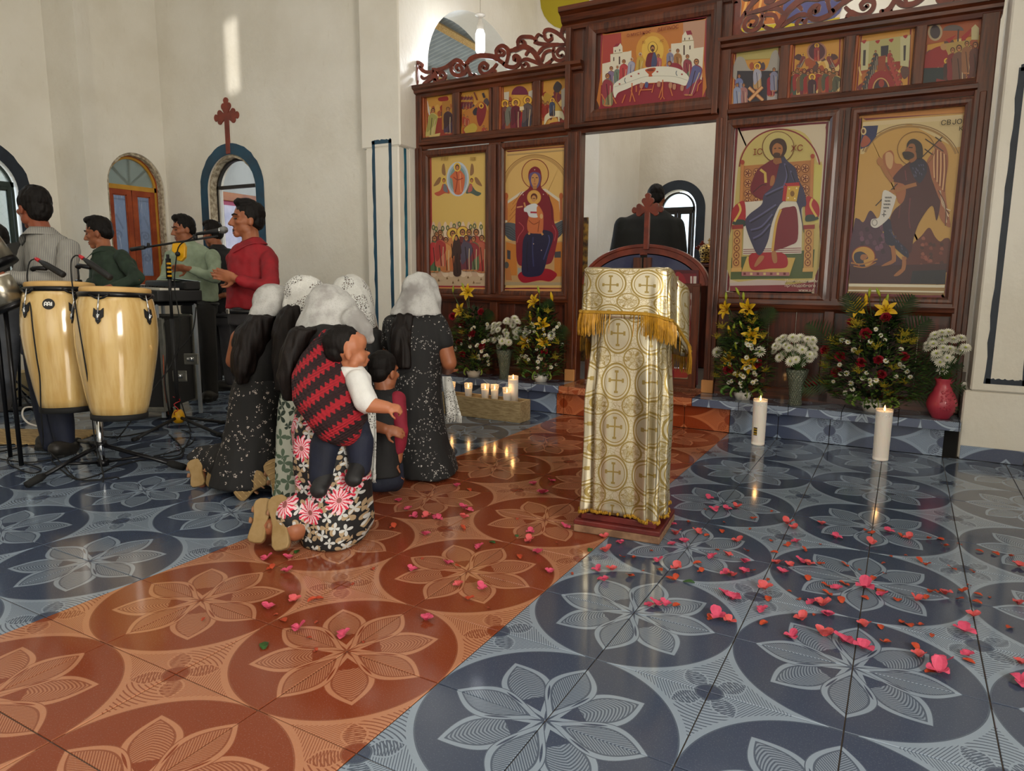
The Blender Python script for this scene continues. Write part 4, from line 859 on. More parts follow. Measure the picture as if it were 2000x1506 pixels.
def d3(p):
    p.ell(1230, 260, 105, 110, '6a1c3a', pi, 2*pi); p.poly([(1150, 262), (1315, 262), (1300, 520), (1170, 520)], 'c8963a'); p.poly([(1030, 230), (1095, 220), (1090, 330), (1035, 340)], 'c0b8a8'); p.poly([(1340, 220), (1390, 200), (1390, 330), (1340, 330)], 'b8b0a4'); p.poly([(1205, 480), (1310, 470), (1305, 690), (1200, 700)], '9c1c1c'); p.poly([(1195, 700), (1390, 660), (1375, 725), (1030, 740)], '5a2a20')
    p.saint(1045, 375, 370, '5a2434', '6a3a3a'); p.saint(1110, 370, 380, '8a4a30', '6a6a60', halo=None); p.saint(1180, 360, 380, '701830', '5a1428'); p.saint(1330, 330, 380, '3c3440', '5a4a4a', lean=0.05); p.poly([(1230, 410), (1280, 405), (1285, 450), (1230, 460)], 'd8c8a8')
def d4(p):
    p.poly([(1750, 200), (1910, 100), (1905, 480), (1760, 480)], 'b0a89c'); p.poly([(1820, 120), (1890, 110), (1890, 220), (1820, 200)], '9a1c1c'); p.sm([(1650, 170), (1700, 90), (1760, 150), (1720, 230), (1680, 230)], '3a3034'); p.line([(1700, 230), (1690, 330), (1780, 480)], 8, '8a4a20'); p.sm([(1530, 270), (1600, 250), (1760, 480), (1540, 480)], 'b08a34')
    for x, y in ((1520, 350), (1550, 380), (1580, 360)): p.saint(x, y, 230, 'a04a24', '8a2a20', halo=None)
    for x, y in ((1830, 360), (1860, 310), (1890, 320), (1875, 380)): p.saint(x, y, 290, ['9a1c24', '3a3a44'][x % 2], 'a01c20', halo=None)
    p.sm([(1555, 520), (1640, 470), (1760, 470), (1790, 540), (1780, 580), (1730, 540), (1600, 560), (1545, 640), (1540, 600)], 'd0c8a8'); p.line([(1720, 540), (1730, 630)], 9, 'd0c8a8'); p.saint(1640, 330, 220, '2c2a3c', '3a4460')
    p.poly([(1510, 660), (1600, 640), (1760, 680), (1690, 700), (1515, 705)], 'a88a34'); p.sm([(1610, 620), (1740, 600), (1760, 650), (1640, 650)], '7a1c20')
small(*LX, [(42, 265), (385, 232), (390, 780), (62, 840)], d1, 'small gold icon of a pale robed figure bowing to a dark robed figure by a pillar')
small(*LX, [(488, 210), (850, 170), (850, 770), (488, 800)], d2, 'small gold icon of a crowded hillside with a mother in dark red')
small(*LX, [(1012, 150), (1392, 100), (1392, 720), (1005, 750)], d3, 'small gold icon of four robed figures under a purple canopy')
small(*LX, [(1515, 70), (1918, 28), (1900, 690), (1492, 705)], d4, 'small gold icon of a rider on a white donkey before a town gate')
def e1(p):
    p.poly([(55, 260), (380, 240), (375, 330), (50, 350)], 'a89a5a'); p.sm([(45, 500), (50, 340), (110, 330), (160, 420), (280, 420), (330, 290), (375, 290), (375, 500)], '9a948c'); p.poly([(60, 430), (375, 430), (370, 690), (40, 700)], '2c2834'); p.poly([(50, 650), (140, 640), (140, 720), (45, 720)], 'a8a0a0'); p.poly([(290, 610), (375, 605), (370, 690), (290, 680)], 'a8a0a0')
    p.saint(215, 395, 190, 'b08a5a', '9a9aac'); 
    for x, y, c in ((75, 470, '6a74a0'), (110, 540, '9a6a6a'), (320, 460, '8c1c30'), (345, 420, '7a7a94'), (60, 540, '8a94b0')): p.saint(x, y, 180, c, c, halo=None)
    for a in ([(150, 560), (260, 660)], [(150, 660), (255, 555)]): p.line(a, 14, '9a5a2c', False); p.line(a, 8, 'd0a070', False)
    p.sm([(45, 710), (200, 690), (370, 660), (375, 690), (50, 735)], '7a7434')
def e2(p):
    p.ell(675, 282, 76, 76, '9a6a5a'); p.ell(675, 282, 64, 64, '4a2430'); p.saint(675, 235, 130, 'a0302c', '8a2a30'); 
    for s_, x in ((1, 570), (-1, 770)): p.sm([(x-s_*70, 330), (x-s_*40, 300), (x, 320), (x-s_*20, 350)], '4a2a2c'); p.saint(x, 305, 110, '6a5a5a', '7a3430', lean=s_*0.3)
    for i in range(13): x = 495+i*28; p.saint(x, 450-(i % 2)*20, 210, ['8a2a24', '3a4a44', 'c9a868', '6a2434', 'a0502c'][i % 5], ['4a4a3a', '8a2024', '7a4a2c'][i % 3], halo=None)
    p.saint(640, 480, 190, '2a2034', '3a1a2a'); p.poly([(480, 620), (860, 590), (845, 650), (478, 680)], '6a3424')
def e3(p):
    p.poly([(1015, 210), (1400, 150), (1390, 350), (1015, 380)], 'a8a06a'); p.poly([(1020, 210), (1080, 200), (1070, 420), (1015, 430)], 'b9b48a'); p.poly([(1320, 170), (1395, 160), (1385, 400), (1320, 390)], 'b9b48a'); p.poly([(1170, 240), (1230, 232), (1225, 320), (1170, 325)], '2c2a34'); p.poly([(1035, 270), (1055, 268), (1050, 390), (1030, 390)], '3a3434'); p.poly([(1345, 235), (1365, 232), (1360, 350), (1345, 352)], '3a3434')
    for x, y in ((1040, 200), (1145, 200), (1250, 190), (1360, 160)): p.sm([(x-18, y), (x+18, y-8), (x+2, y+20)], '9a1c20')
    p.poly([(1150, 320), (1210, 310), (1200, 430), (1140, 430)], '8a3a24')
    for i in range(18): s_ = -1 if i % 2 else 1; k = i//2; p.saint(1185+s_*(55+k*13), 280+k*36, 120, ['8a2430', '5a5048', '7a3a2c', '44404c'][i % 4], ['a03a34', '3a3438'][i % 2], halo=None)
    p.ell(1175, 570, 105, 140, '8a2024', pi, 2*pi); p.poly([(1070, 568), (1280, 568), (1275, 610), (1070, 625)], '8a2024'); p.ell(1172, 580, 55, 80, '2a1a24', pi, 2*pi); p.ring(1172, 580, 62, 90, 4, 'b9a060', pi, 2*pi); p.ell(1175, 530, 22, 30, '8a2c24'); p.sm([(1140, 580), (1175, 600), (1210, 575), (1200, 600), (1150, 605)], 'd0c8b8')
def e4(p):
    p.poly([(1520, 80), (1955, 30), (1940, 150), (1515, 230)], '9a4a24'); p.ell(1590, 130, 48, 60, '3a2c34'); p.ring(1590, 130, 48, 60, 8, 'a89474'); p.ell(1730, 120, 80, 45, '5a5050', pi, 2*pi); p.line([(1770, 110), (1765, 220)], 6, '3a2c2c'); p.poly([(1670, 190), (1755, 150), (1700, 215)], '9a1c20'); p.poly([(1790, 170), (1880, 90), (1850, 160), (1800, 210)], '9a1c20'); p.poly([(1870, 100), (1900, 70), (1930, 100), (1925, 190), (1870, 190)], 'b9ac80'); p.poly([(1660, 220), (1860, 190), (1850, 300), (1660, 310)], 'a88a4c')
    p.sm([(1540, 280), (1640, 240), (1690, 320), (1620, 400), (1500, 420), (1505, 340)], '8c1820'); p.ell(1655, 245, 24, 26, 'b08454'); p.poly([(1500, 410), (1760, 400), (1740, 560), (1495, 575)], '1c2a30'); p.ell(1682, 355, 24, 24, 'd0a83a'); p.saint(1682, 355, 170, '4a2420', '3a2024', halo=None); p.poly([(1600, 490), (1700, 510), (1700, 560), (1590, 550)], '7a2424')
    for x, y, h_, c in ((1725, 270, 260, '7a2028'), (1775, 255, 320, '6a4438'), (1865, 250, 200, 'c9bfa0'), (1835, 220, 250, '8a5a3c'), (1900, 230, 280, '5a2a24')): p.saint(x, y, h_, c, c, halo=None)
small(*LS, [(42, 265), (388, 232), (375, 690), (30, 725)], e1, 'small icon of a striding figure over crossed planks in a dark pit')
small(*LS, [(500, 205), (860, 168), (845, 650), (475, 685)], e2, 'small gold icon of a figure in a round medallion above a crowd')
small(*LS, [(1015, 140), (1408, 92), (1385, 600), (972, 640)], e3, 'small icon of seated men around a dark red archway')
small(*LS, [(1528, 70), (1960, 22), (1935, 540), (1490, 585)], e4, 'small icon of a bearded elder stooping over a kneeling youth')
for x in ((ix(893), ix(893)), (ix(969), ix(969)), (ix(1049), ix(1049))): vb('small_mullion', x[0]-0.032, x[0]+0.032, 2.365, 2.73, 3.935, 3.99)
for px in (1531, 1657, 1793): x = ony(px, 140, YI).x; vb('small_mullion', x-0.032, x+0.032, 2.365, 2.73, 3.935, 3.99)

# --- pierced scrollwork above both wings (the right one mirrors the left)
S_ = [([(75, 745), (75, 600), (78, 500)], 22), ([(60, 510), (75, 485), (110, 485), (140, 510), (125, 545)], 16), ([(105, 520), (150, 575), (210, 595), (280, 580)], 18), ([(255, 560), (330, 565), (410, 540), (480, 490), (530, 458), (580, 470), (620, 505), (650, 525)], 20),
 ([(280, 590), (300, 640), (290, 690)], 24), ([(150, 735), (200, 700), (270, 640), (320, 590)], 18), ([(130, 630), (150, 665), (200, 655), (270, 600)], 14), ([(300, 680), (350, 690), (395, 665), (405, 620), (380, 595), (350, 600), (345, 630), (370, 640)], 15),
 ([(650, 525), (645, 575), (605, 620), (545, 632), (495, 605), (475, 555), (490, 500), (530, 460)], 19), ([(590, 610), (600, 565), (580, 520), (545, 515), (530, 545), (555, 570)], 16), ([(640, 500), (670, 570), (700, 620), (745, 625)], 18), ([(700, 600), (690, 650)], 22), ([(640, 500), (700, 440), (790, 405), (890, 405), (970, 420), (1030, 460), (1090, 500)], 24),
 ([(1000, 490), (960, 545), (900, 600), (845, 612), (805, 575), (805, 520), (850, 485), (888, 515), (870, 555), (845, 540)], 17), ([(900, 600), (960, 570), (985, 610)], 18), ([(995, 420), (990, 350), (1020, 305), (1065, 290), (1110, 315), (1130, 360), (1120, 430), (1100, 500)], 19), ([(1000, 400), (1030, 400), (1065, 395), (1080, 360), (1050, 340), (1030, 360)], 14),
 ([(1060, 490), (1110, 525), (1190, 535), (1245, 500), (1255, 440), (1225, 405), (1195, 415), (1195, 450), (1220, 455)], 19), ([(1120, 350), (1200, 335), (1290, 300), (1350, 310), (1420, 360), (1460, 420), (1500, 490), (1545, 540)], 24), ([(1240, 300), (1240, 235), (1275, 192), (1340, 185), (1410, 195), (1450, 240)], 18), ([(1250, 285), (1295, 290), (1320, 260), (1300, 232), (1280, 245)], 14), ([(1420, 250), (1500, 265), (1600, 275), (1700, 275), (1800, 270)], 17), ([(1450, 245), (1445, 195), (1475, 158), (1510, 172)], 13),
 ([(1530, 155), (1555, 112), (1610, 105), (1680, 135), (1750, 190), (1800, 260)], 18), ([(1545, 130), (1545, 190), (1580, 228), (1625, 205), (1620, 165)], 15), ([(1745, 200), (1745, 110), (1785, 48), (1840, 40), (1880, 80), (1885, 130)], 18), ([(1760, 130), (1815, 110), (1830, 75), (1800, 65)], 12), ([(1870, 60), (1870, 300), (1870, 510)], 26), ([(1800, 260), (1840, 330), (1850, 400), (1810, 470), (1720, 515), (1600, 535), (1520, 540)], 20), ([(1470, 380), (1505, 325), (1570, 292), (1650, 285)], 15), ([(1510, 470), (1535, 380), (1590, 345), (1650, 345)], 15), ([(1650, 300), (1640, 370), (1670, 440), (1730, 455), (1785, 420), (1795, 360), (1760, 315), (1710, 325), (1685, 365), (1710, 405), (1745, 395)], 16), ([(1540, 510), (1590, 480), (1630, 440)], 15),
 ([(1260, 470), (1330, 440), (1400, 460), (1470, 490), (1540, 535)], 17), ([(1275, 490), (1290, 545), (1335, 555), (1355, 515), (1330, 485), (1305, 505)], 14), ([(1440, 400), (1490, 350), (1530, 310)], 13), ([(1320, 400), (1350, 350), (1400, 320)], 14)]
def scroll(mirror):
    mb = MB(); k = 0
    for pts, w_ in S_:
        q = []
        for (a, b, _) in bez([(x, y, 0) for x, y in pts], 5):
            c = ony(800+a*0.17, 40+b*0.17, YI); q.append((-0.94-c.x if mirror else c.x, c.z))
        n = len(q); ws = [w_*0.17*4.55/FOC*1.55*(1.0 if 0.12 < i/(n-1) < 0.8 else (0.75 if i else 0.5)) for i in range(n)]
        k += 1; mb.ribbon(q, ws, (0, 3.945+0.0004*k, 0), (1, 0, 0), (0, 0, 1), -0.022)
        c, r = q[-1], ws[-1]*1.25; mb.prism([(c[0]+r*cos(t*pi/5), c[1]+r*sin(t*pi/5)) for t in range(10)], (0, 3.945+0.0004*k, 0), (1, 0, 0), (0, 0, 1), -0.022)
    return build('scrollwork', mb, 'varnished_red', ico)
scroll(False); scroll(True)

# --- lettering
def text(nm, s, x, z, Y, size, m, par, align='CENTER', rz=0.0, ex=0.0003, base=None):
    cu = bpy.data.curves.new('t', 'FONT'); cu.body = s; cu.size = size; cu.align_x = align; cu.extrude = ex; o = bpy.data.objects.new('t', cu); COL.objects.link(o)
    dg = bpy.context.evaluated_depsgraph_get(); me = bpy.data.meshes.new_from_object(o.evaluated_get(dg)); bpy.data.objects.remove(o)
    M4 = (base if base is not None else MX.Translation((x, Y, z)) @ MX.Rotation(rz, 4, 'Y') @ MX.Rotation(pi/2, 4, 'X'))
    me.transform(rootmat(par).inverted() @ M4); me.materials.append(MATS[m]); r = bpy.data.objects.new(nm, me); link(r, par); return r
mat('ink_red', '7a2018', 0.5); mat('ink_black', '1c1410', 0.5); mat('ink_pale', 'd8c8b8', 0.5); mat('ink_white', 'e8e8e4', 0.5)
def tp(nm, s, px, py, Y, size, m, **k): q = ony(px, py, Y); return text(nm, s, q.x, q.z, Y-0.0195, size, m, ico, **k)
YT = YP
tp('lettering', 'ІС', 1481, 303, YT, 0.058, 'ink_red'); tp('lettering', 'ХС', 1557, 296, YT, 0.058, 'ink_red')
tp('lettering', 'СВ', 1847, 245, YT, 0.042, 'ink_black'); tp('lettering', 'ЈОВ', 1874, 243, YT, 0.042, 'ink_black'); tp('lettering', 'К', 1876, 256, YT, 0.034, 'ink_black')
tp('lettering', 'Иконописная мас', 1533, 551, YT, 0.030, 'ink_pale', align='LEFT'); tp('lettering', 'преподобного Але', 1533, 560, YT, 0.030, 'ink_pale', align='LEFT'); tp('lettering', 'www.s-f', 1560, 569, YT, 0.030, 'ink_pale', align='LEFT')
tp('lettering', 'Ο ΜΥCΤΙΚΟC', 1249, 70, YS_, 0.030, 'ink_red'); tp('lettering', 'ΔΕΙΠΝΟC', 1306, 60, YS_, 0.036, 'ink_red'); tp('lettering', 'ІС', 1259, 86, YS_, 0.022, 'ink_red'); tp('lettering', 'ХС', 1294, 83, YS_, 0.022, 'ink_red')

# --- the closed half-height doors with their arched top and cross
drs = thing('royal_doors', 'low arched double door with a wooden cross on top behind the cloth-covered lectern', 'door', (-0.465, 3.95, ZS))
def trefoil(cx, cz, s, post):
    """budded cross outline: three arms that end in trefoils, stem below"""
    a = 0.16*s; out = []
    def bud(dx, dz):
        px, pz = -dz, dx; tip = 1.0*s; res = []
        b0 = 0.45*s
        for (c, r, t0, t1) in (((b0+0.06*s, -0.20*s), 0.17*s, -150, 20), ((b0+0.30*s, 0.0), 0.20*s, -70, 70), ((b0+0.06*s, 0.20*s), 0.17*s, -20, 150)):
            for i in range(9): t = rad(t0+(t1-t0)*i/8); u_, v_ = c[0]+r*cos(t), c[1]+r*sin(t); res.append((dx*u_+px*v_, dz*u_+pz*v_))
        return res
    pts = [(-a, -post)]; 
    seq = [bud(-1, 0), bud(0, 1), bud(1, 0)]
    out = [(-a, -post), (-a, -a)] + seq[0][::-1] + [(-a, a)] + seq[1][::-1] + [(a, a)] + seq[2][::-1] + [(a, -a), (a, -post)]
    return [(cx+x, cz+z) for x, z in out]
cr = ony(1262, 409, 3.93); arcz = ony(1262, 482, 3.93).z
build('cross', MB().prism(trefoil(cr.x, cr.z, 0.135, cr.z-arcz+0.02), (0, 3.955, 0), (1, 0, 0), (0, 0, 1), -0.025), 'varnished_red', drs, bevel=0.004, seg=2)
cxd, hw = -0.465, 0.505
zl = 1.06; rise = arcz-zl
def arcp(k=0.0, n=30): return [(cxd+(hw+k)*cos(pi-pi*i/n), zl+(rise+k)*sin(pi-pi*i/n)) for i in range(n+1)]
mb = MB(); q = arcp(-0.03); mb.ribbon(q, 0.032, (0, 3.985, 0), (1, 0, 0), (0, 0, 1), -0.06); mb.ribbon(arcp(0.01), 0.014, (0, 3.975, 0), (1, 0, 0), (0, 0, 1), -0.06); build('arched_rail', mb, 'varnished_red', drs, bevel=0.004)
for sx in (-1, 1):
    x0, x1 = sorted((cxd+sx*0.012, cxd+sx*0.47)); lf = build('door_leaf', MB().box2((x0, 3.968, ZS+0.02), (x1, 3.985, zl)), 'wood_panel', drs, bevel=0.003)
    for a in (x0, x1-0.06): build('stile', MB().box2((a, 3.945, ZS+0.02), (a+0.06, 3.99, zl+(0.22 if abs(a-cxd) < 0.2 else 0.0))), 'wood_v', lf, bevel=0.004)
    for z_ in (ZS+0.02, zl-0.05): build('door_rail', MB().box2((x0, 3.948, z_), (x1, 3.988, z_+0.07)), 'wood_h', lf, bevel=0.004)
    n = 14; pts = [(cxd+sx*0.03, zl+0.02)]+[(cxd+sx*(0.03+0.42*i/n), zl+(rise-0.05)*sqrt(max(0, 1-((0.03+0.42*i/n)/(hw-0.05))**2))) for i in range(n+1)]+[(cxd+sx*0.45, zl+0.02)]
    build('tympanum_print', MB().prism(pts, (0, 3.985, 0), (1, 0, 0), (0, 0, 1), -0.006), mat('print_indigo', '2c3050', 0.4, col2='40445e', vscale=9), drs)
# print of a standing red robe on the right leaf
p = Pr(1280, 600, 200/1158, 3.9675)
p.poly([(150, -420), (490, -420), (480, 880), (150, 880)], '4a101c'); p.poly([(170, -380), (462, -380), (450, 870), (170, 860)], '6a1422'); p.poly([(395, -350), (465, -350), (440, 390), (400, 330)], 'b9b0a8'); p.poly([(415, -350), (430, -350), (420, 380), (410, 340)], '7a2a34')
p.sm([(200, -300), (330, -340), (380, 0), (400, 300), (430, 640), (210, 680)], '861624'); p.poly([(345, 455), (465, 440), (450, 560), (400, 560)], '9a2a2c'); p.ell(395, 300, 28, 34, 'a0483c'); p.ell(400, 400, 40, 22, 'b07a54'); p.sm([(210, 560), (300, 590), (440, 700), (330, 690), (215, 680)], '1c2440'); p.line([(215, 685), (330, 690), (440, 705)], 7, 'c0c0c8'); p.poly([(212, 705), (420, 730), (350, 800), (212, 795)], '8a2c24'); p.poly([(212, 795), (350, 800), (445, 710), (450, 870), (212, 850)], '8c7c60')
o = p.done('door_print', 'printed figure in a red robe on the right door leaf', drs)
for x in (-1.06, 0.105): build('wood_block', MB().box2((x-0.045, 3.905, ZS), (x+0.045, 3.93, ZS+0.10)), 'edge_pale', ico, bevel=0.004)

# ------------------------------------------------------------------ things
def zat(x, y, py):                                                   # height of image row py above the ground point (x, y)
    a = (V((x, y, 0))-V(CAM)); r, d, f = a.dot(V(RT)), a.dot(V(DN)), a.dot(V(FW)); k = (py-753)/FOC
    return (k*f-d)/(DN[2]-k*FW[2])
def sheet(nm, fn, nu, nv, uvfn, m, parent, solid=0.002, smooth=True, wrap=False):
    mb = MB().grid(fn, nu, nv); o = build(nm, mb, m, parent, smooth=smooth, solid=solid, fix=False); me = o.data; uv = me.uv_layers.new(name='UVMap')
    for l in me.loops: i, j = divmod(l.vertex_index, nv+1); uv.data[l.index].uv = uvfn(i/nu, j/nv)
    return o
def uvxy():
    n = E.nt.nodes.new('ShaderNodeUVMap'); x, y, z = sep(n.outputs[0]); return x, y
# lectern under its brocade cover
lec = thing('lectern', 'lectern draped in silver and gold brocade with a gold fringe, on a dark red base', 'lectern', (0.352, 1.452, 0), rad(5.5))
mat('red_paint', '6a2520', 0.5, col2='4e1a18', vscale=12, bmp=0.25); mat('worn_wood', '8a6a50', 0.8, col2='6a4c38', vscale=20)
for (w_, d_, z0, z1, m) in ((0.385, 0.335, 0.0, 0.034, 'worn_wood'), (0.385, 0.335, 0.034, 0.056, 'red_paint'), (0.335, 0.285, 0.056, 0.085, 'red_paint')):
    build('base_plate', MB().box((0, 0, (z0+z1)/2), (w_, d_, z1-z0)), m, lec, local=True, bevel=0.004)
build('post', MB().box((0, 0, 0.58), (0.20, 0.16, 1.0)), 'red_paint', lec, local=True, bevel=0.005)
build('desk_board', MB().add([(-0.175, -0.14, 1.125), (0.175, -0.14, 1.125), (0.215, 0.21, 1.00), (-0.215, 0.21, 1.00), (-0.175, -0.14, 1.15), (0.175, -0.14, 1.15), (0.215, 0.21, 1.025), (-0.215, 0.21, 1.025)], [(0, 1, 2, 3), (4, 5, 6, 7), (0, 1, 5, 4), (1, 2, 6, 5), (2, 3, 7, 6), (3, 0, 4, 7)]), 'red_paint', lec, local=True)
def rrect(t, a, b, p=7.0):
    ct, st = cos(t), sin(t); return a*abs(ct)**(2/p)*(1 if ct >= 0 else -1), b*abs(st)**(2/p)*(1 if st >= 0 else -1)
m_, b_ = newmat('brocade', 0.31, 0.72, 0.5); x, y = uvxy()
cx = frac(x/0.152+0.5)-0.5; cy = frac(y/0.200+0.5)-0.5; ex = cx*0.152; ey = cy*0.200; rr = sq(ex*ex/(0.064*0.064)+ey*ey/(0.078*0.078))
ring1 = (eabs(rr-1.0) < 0.055); ring2 = (eabs(rr-0.82) < 0.03); cross = emax((eabs(ex) < 0.0035)*(eabs(ey) < 0.044), (eabs(ey-0.006) < 0.0035)*(eabs(ex) < 0.030)); flare = emax((eabs(eabs(ey)-0.044) < 0.005)*(eabs(ex) < 0.009), (eabs(eabs(ex)-0.030) < 0.005)*(eabs(ey-0.006) < 0.009))
dx = (0.5-eabs(cx))*0.152; dy = (0.5-eabs(cy))*0.200; rd = sq(dx*dx+dy*dy); star_ = (esin(atan2(dy, dx)*8.0)*0.012+0.030-rd) > 0.0; rs2 = eabs(rd-0.045) < 0.003
vv = voro(comb(x, y, 0.0), 62.0, 'DISTANCE_TO_EDGE'); lace = (E(vv.outputs[0]) < 0.05)*(rr > 1.0)*0.6
gold = emin(ring1+ring2+cross+flare+star_*0.45+rs2+lace, 1.0)
basec = mix(rr < 0.78, C('bfb396'), C('a29678')); weave = noise(scaled(comb(x, y, 0.0), (90, 400, 1)), 4.0, 2.0)
setcol(b_, mix(gold, mix(weave, basec, C('d4cbb4')), C('97824a'))); setcol(b_, mix(gold, 0.30, 0.42) if False else (gold*0.12+0.28), 'Roughness'); bump(b_, gold, 0.25, 0.002)
random.seed(11)
FO = [(random.uniform(0, 2*pi), random.uniform(0.5, 1.2), random.choice((9, 11, 13, 17))) for _ in range(5)]
def cov(u, v):
    t = 2*pi*u; z = 0.085+v*1.045
    wdn = 0.178-0.006*sin(pi*min(1, z/1.1)); dpt = 0.152
    if z > 0.9: k = (z-0.9)/0.23; wdn += 0.012*k; dpt += 0.0*k
    sh_ = 0.012*min(1, max(0, (z-0.62)/0.2)); wdn -= sh_; dpt -= sh_
    x, y = rrect(t, wdn, dpt, 4.5)
    f = sum(a_*sin(n_*t+ph+z*1.1*(1 if n_ % 2 else -1)) for ph, a_, n_ in FO)*0.0085*(1.0-0.85*min(1, max(0, (z-0.55)/0.3)))
    f += 0.007*NZ.noise(V((t*2.2, z*3.0, 1.0)))+0.004*NZ.noise(V((t*7, z*2.0, 5.0)))
    f += 0.014*(abs(sin(4.5*t+0.8+0.25*z))**0.6-0.75)*min(1, max(0, (0.86-z)/0.35))
    if z < 0.14: f *= 1.2; z += 0.012*sin(3*t+0.6)
    return V((x*(1+f/0.17), y*(1+f/0.15), z))
LM = ROOTS[lec.name]
def loc(fn): return lambda u, v: LM @ fn(u, v)
def arcs(a, b, p, n=600):
    q = [rrect(2*pi*i/n, a, b, p) for i in range(n+1)]; s = [0]
    for i in range(n): s.append(s[-1]+math.hypot(q[i+1][0]-q[i][0], q[i+1][1]-q[i][1]))
    return lambda u: float(np.interp(u*n, range(n+1), s))
AR = arcs(0.178, 0.152, 4.5); AR2 = arcs(0.188, 0.19, 7.0)
sheet('cover', loc(cov), 300, 46, lambda u, v: (AR(u)+0.055, v*1.045), 'brocade', lec)
def top(u, v):                                                       # upper cloth: over the sloping board, hanging to the fringe
    t = 2*pi*u; c = MX.Rotation(0, 3, 'Z'); R_ = min(1.0, v/0.42)
    bx, by = rrect(t, 0.188, 0.155); ky = by/0.155
    if by > 0: bx *= 1.16; by *= 1.45
    zt = 1.160-0.115*max(0.0, (by+0.10))/0.30
    if v <= 0.42: return V((bx*R_, by*R_+0.0, 1.162-0.115*max(0.0, by*R_+0.10)/0.30+0.002*sin(9*t)))
    q = (v-0.42)/0.58; drop = 0.205+(0.05 if by > 0 else 0.0)+0.03*max(0, cos(t))
    f = 1+0.02*q+0.022*q*sin(15*t+1.0)+0.012*q*sin(23*t)
    return V((bx*f, by*f, zt-drop*q))
sheet('top_cloth', loc(top), 200, 30, lambda u, v: (AR2(u)*(0.35+0.65*min(1, v/0.42))+0.07, v*0.5+0.30), 'brocade', lec)
mat('gold_fringe', 'b8861c', 0.45, 0.15, col2='8f6410', vscale=40); mat('gold_braid', 'a87f24', 0.5, 0.35, bmp=0.8, bscale=300)
fr = MB(); random.seed(5)
def hem(u): q = top(u, 1.0); return q
for i in range(430):
    u = i/430; a = LM @ (hem(u)+V((0, 0, 0.022))); n = LM.to_3x3() @ V((hem(u).x, hem(u).y, 0)).normalized(); L = random.uniform(0.085, 0.105)
    sw = V((random.uniform(-1, 1)*0.006, random.uniform(-1, 1)*0.006, 0)); fr.tube([a+n*0.008, a+n*0.014-V((0, 0, L*0.5))+sw*0.4, a+n*0.012-V((0, 0, L))+sw], [0.0021, 0.0024, 0.0012], 4, False)
o = build('fringe', fr, 'gold_fringe', lec); o['kind'] = 'stuff'
build('braid', MB().tube([LM @ (hem(i/120)*1.0+V((hem(i/120).x*0.03, hem(i/120).y*0.03, 0.022))) for i in range(120)], (0.012, 0.006) if False else 0.008, 6, False, True), 'gold_braid', lec)
hm = MB()
for i in range(260):
    u = i/260; q = cov(u, 0.0); a = LM @ V((q.x*1.02, q.y*1.02, q.z+0.006)); hm.ell(a+V((random.uniform(-1, 1), random.uniform(-1, 1), random.uniform(-1, 1)))*0.003, (0.006, 0.006, 0.008), None, 5, 4)
build('hem_trim', hm, 'gold_braid', lec)['kind'] = 'stuff'

# ---- candles
m_, b_ = newmat('wax', 0.45); setcol(b_, C('efe6dc')); b_.inputs['Subsurface Weight'].default_value = 0.3; b_.inputs['Subsurface Radius'].default_value = (0.03, 0.015, 0.008)
emit('flame', 'ffb050', 22.0); emit('flame_core', 'fff0c0', 40.0); mat('wick', '1c1410', 0.9)
m_, b_ = newmat('clear_glass', 0.05); setcol(b_, C('f2f4f2')); b_.inputs['Alpha'].default_value = 0.22
m_, b_ = newmat('label_paper', 0.5); x, y, z = sep(coords('Object')); setcol(b_, mix(frac(z*60.0) < 0.5, C('b08a1c'), C('2a2418')))
def flame(par, z, s=1.0):
    build('wick', MB().tube([(0, 0, z-0.008), (0.001, 0, z+0.008)], 0.0012, 5), 'wick', par, local=True)
    f = build('flame', MB().lathe([(0.0008, z+0.002), (0.0050*s, z+0.010*s), (0.0056*s, z+0.016*s), (0.0036*s, z+0.027*s), (0.0005, z+0.040*s)], 10), 'flame', par, True, local=True)
    l = bpy.data.lights.new('candle_light', 'POINT'); l.energy = 0.12; l.color = (1.0, 0.55, 0.2); l.shadow_soft_size = 0.012; lo = bpy.data.objects.new('candle_light', l); COL.objects.link(lo); lo.parent = par; lo.location = (0, 0, z+0.05*s)
def pillar(px, py, h, r, label, sticker=False, zb=0.0):
    q = onz(px, py, zb); c = thing('pillar_candle', label, 'candle', q, group=None); random.seed(int(px))
    rib = lambda a, z: 1+0.010*sin(14*a+z*60)+0.006*sin(z*150)
    build('wax_body', MB().lathe([(r*0.93, 0.0), (r*0.96, 0.01)]+[(r*(0.96+0.06*k/20), 0.01+(h-0.03)*k/20) for k in range(21)]+[(r*1.0, h-0.012), (r*0.8, h-0.020), (r*0.2, h-0.022)], 48, wob=rib), 'wax', c, True, local=True)
    build('glass_rim', MB().lathe([(r*1.01, h-0.045), (r*1.06, h), (r*1.02, h), (r*0.97, h-0.045)], 32, caps=False), 'clear_glass', c, True, local=True)
    flame(c, h-0.015, 1.0)
    if sticker:
        t = V(CAM)-q; a = math.atan2(t.y, t.x)-rad(28); rr = r*1.005
        build('sticker', MB().grid(lambda u, v: V((rr*cos(a+(u-0.5)*0.55), rr*sin(a+(u-0.5)*0.55), 0.07+v*0.055)), 6, 1), 'label_paper', c, local=True, solid=0.001)['label'] = 'small gold and black sticker'
    return c
pillar(1480, 868, 0.315, 0.045, 'lit tall white pillar candle with a gold sticker on the blue floor tiles', True)
pillar(1719, 898, 0.325, 0.047, 'lit tall white pillar candle on the blue tiles before the large arrangement')
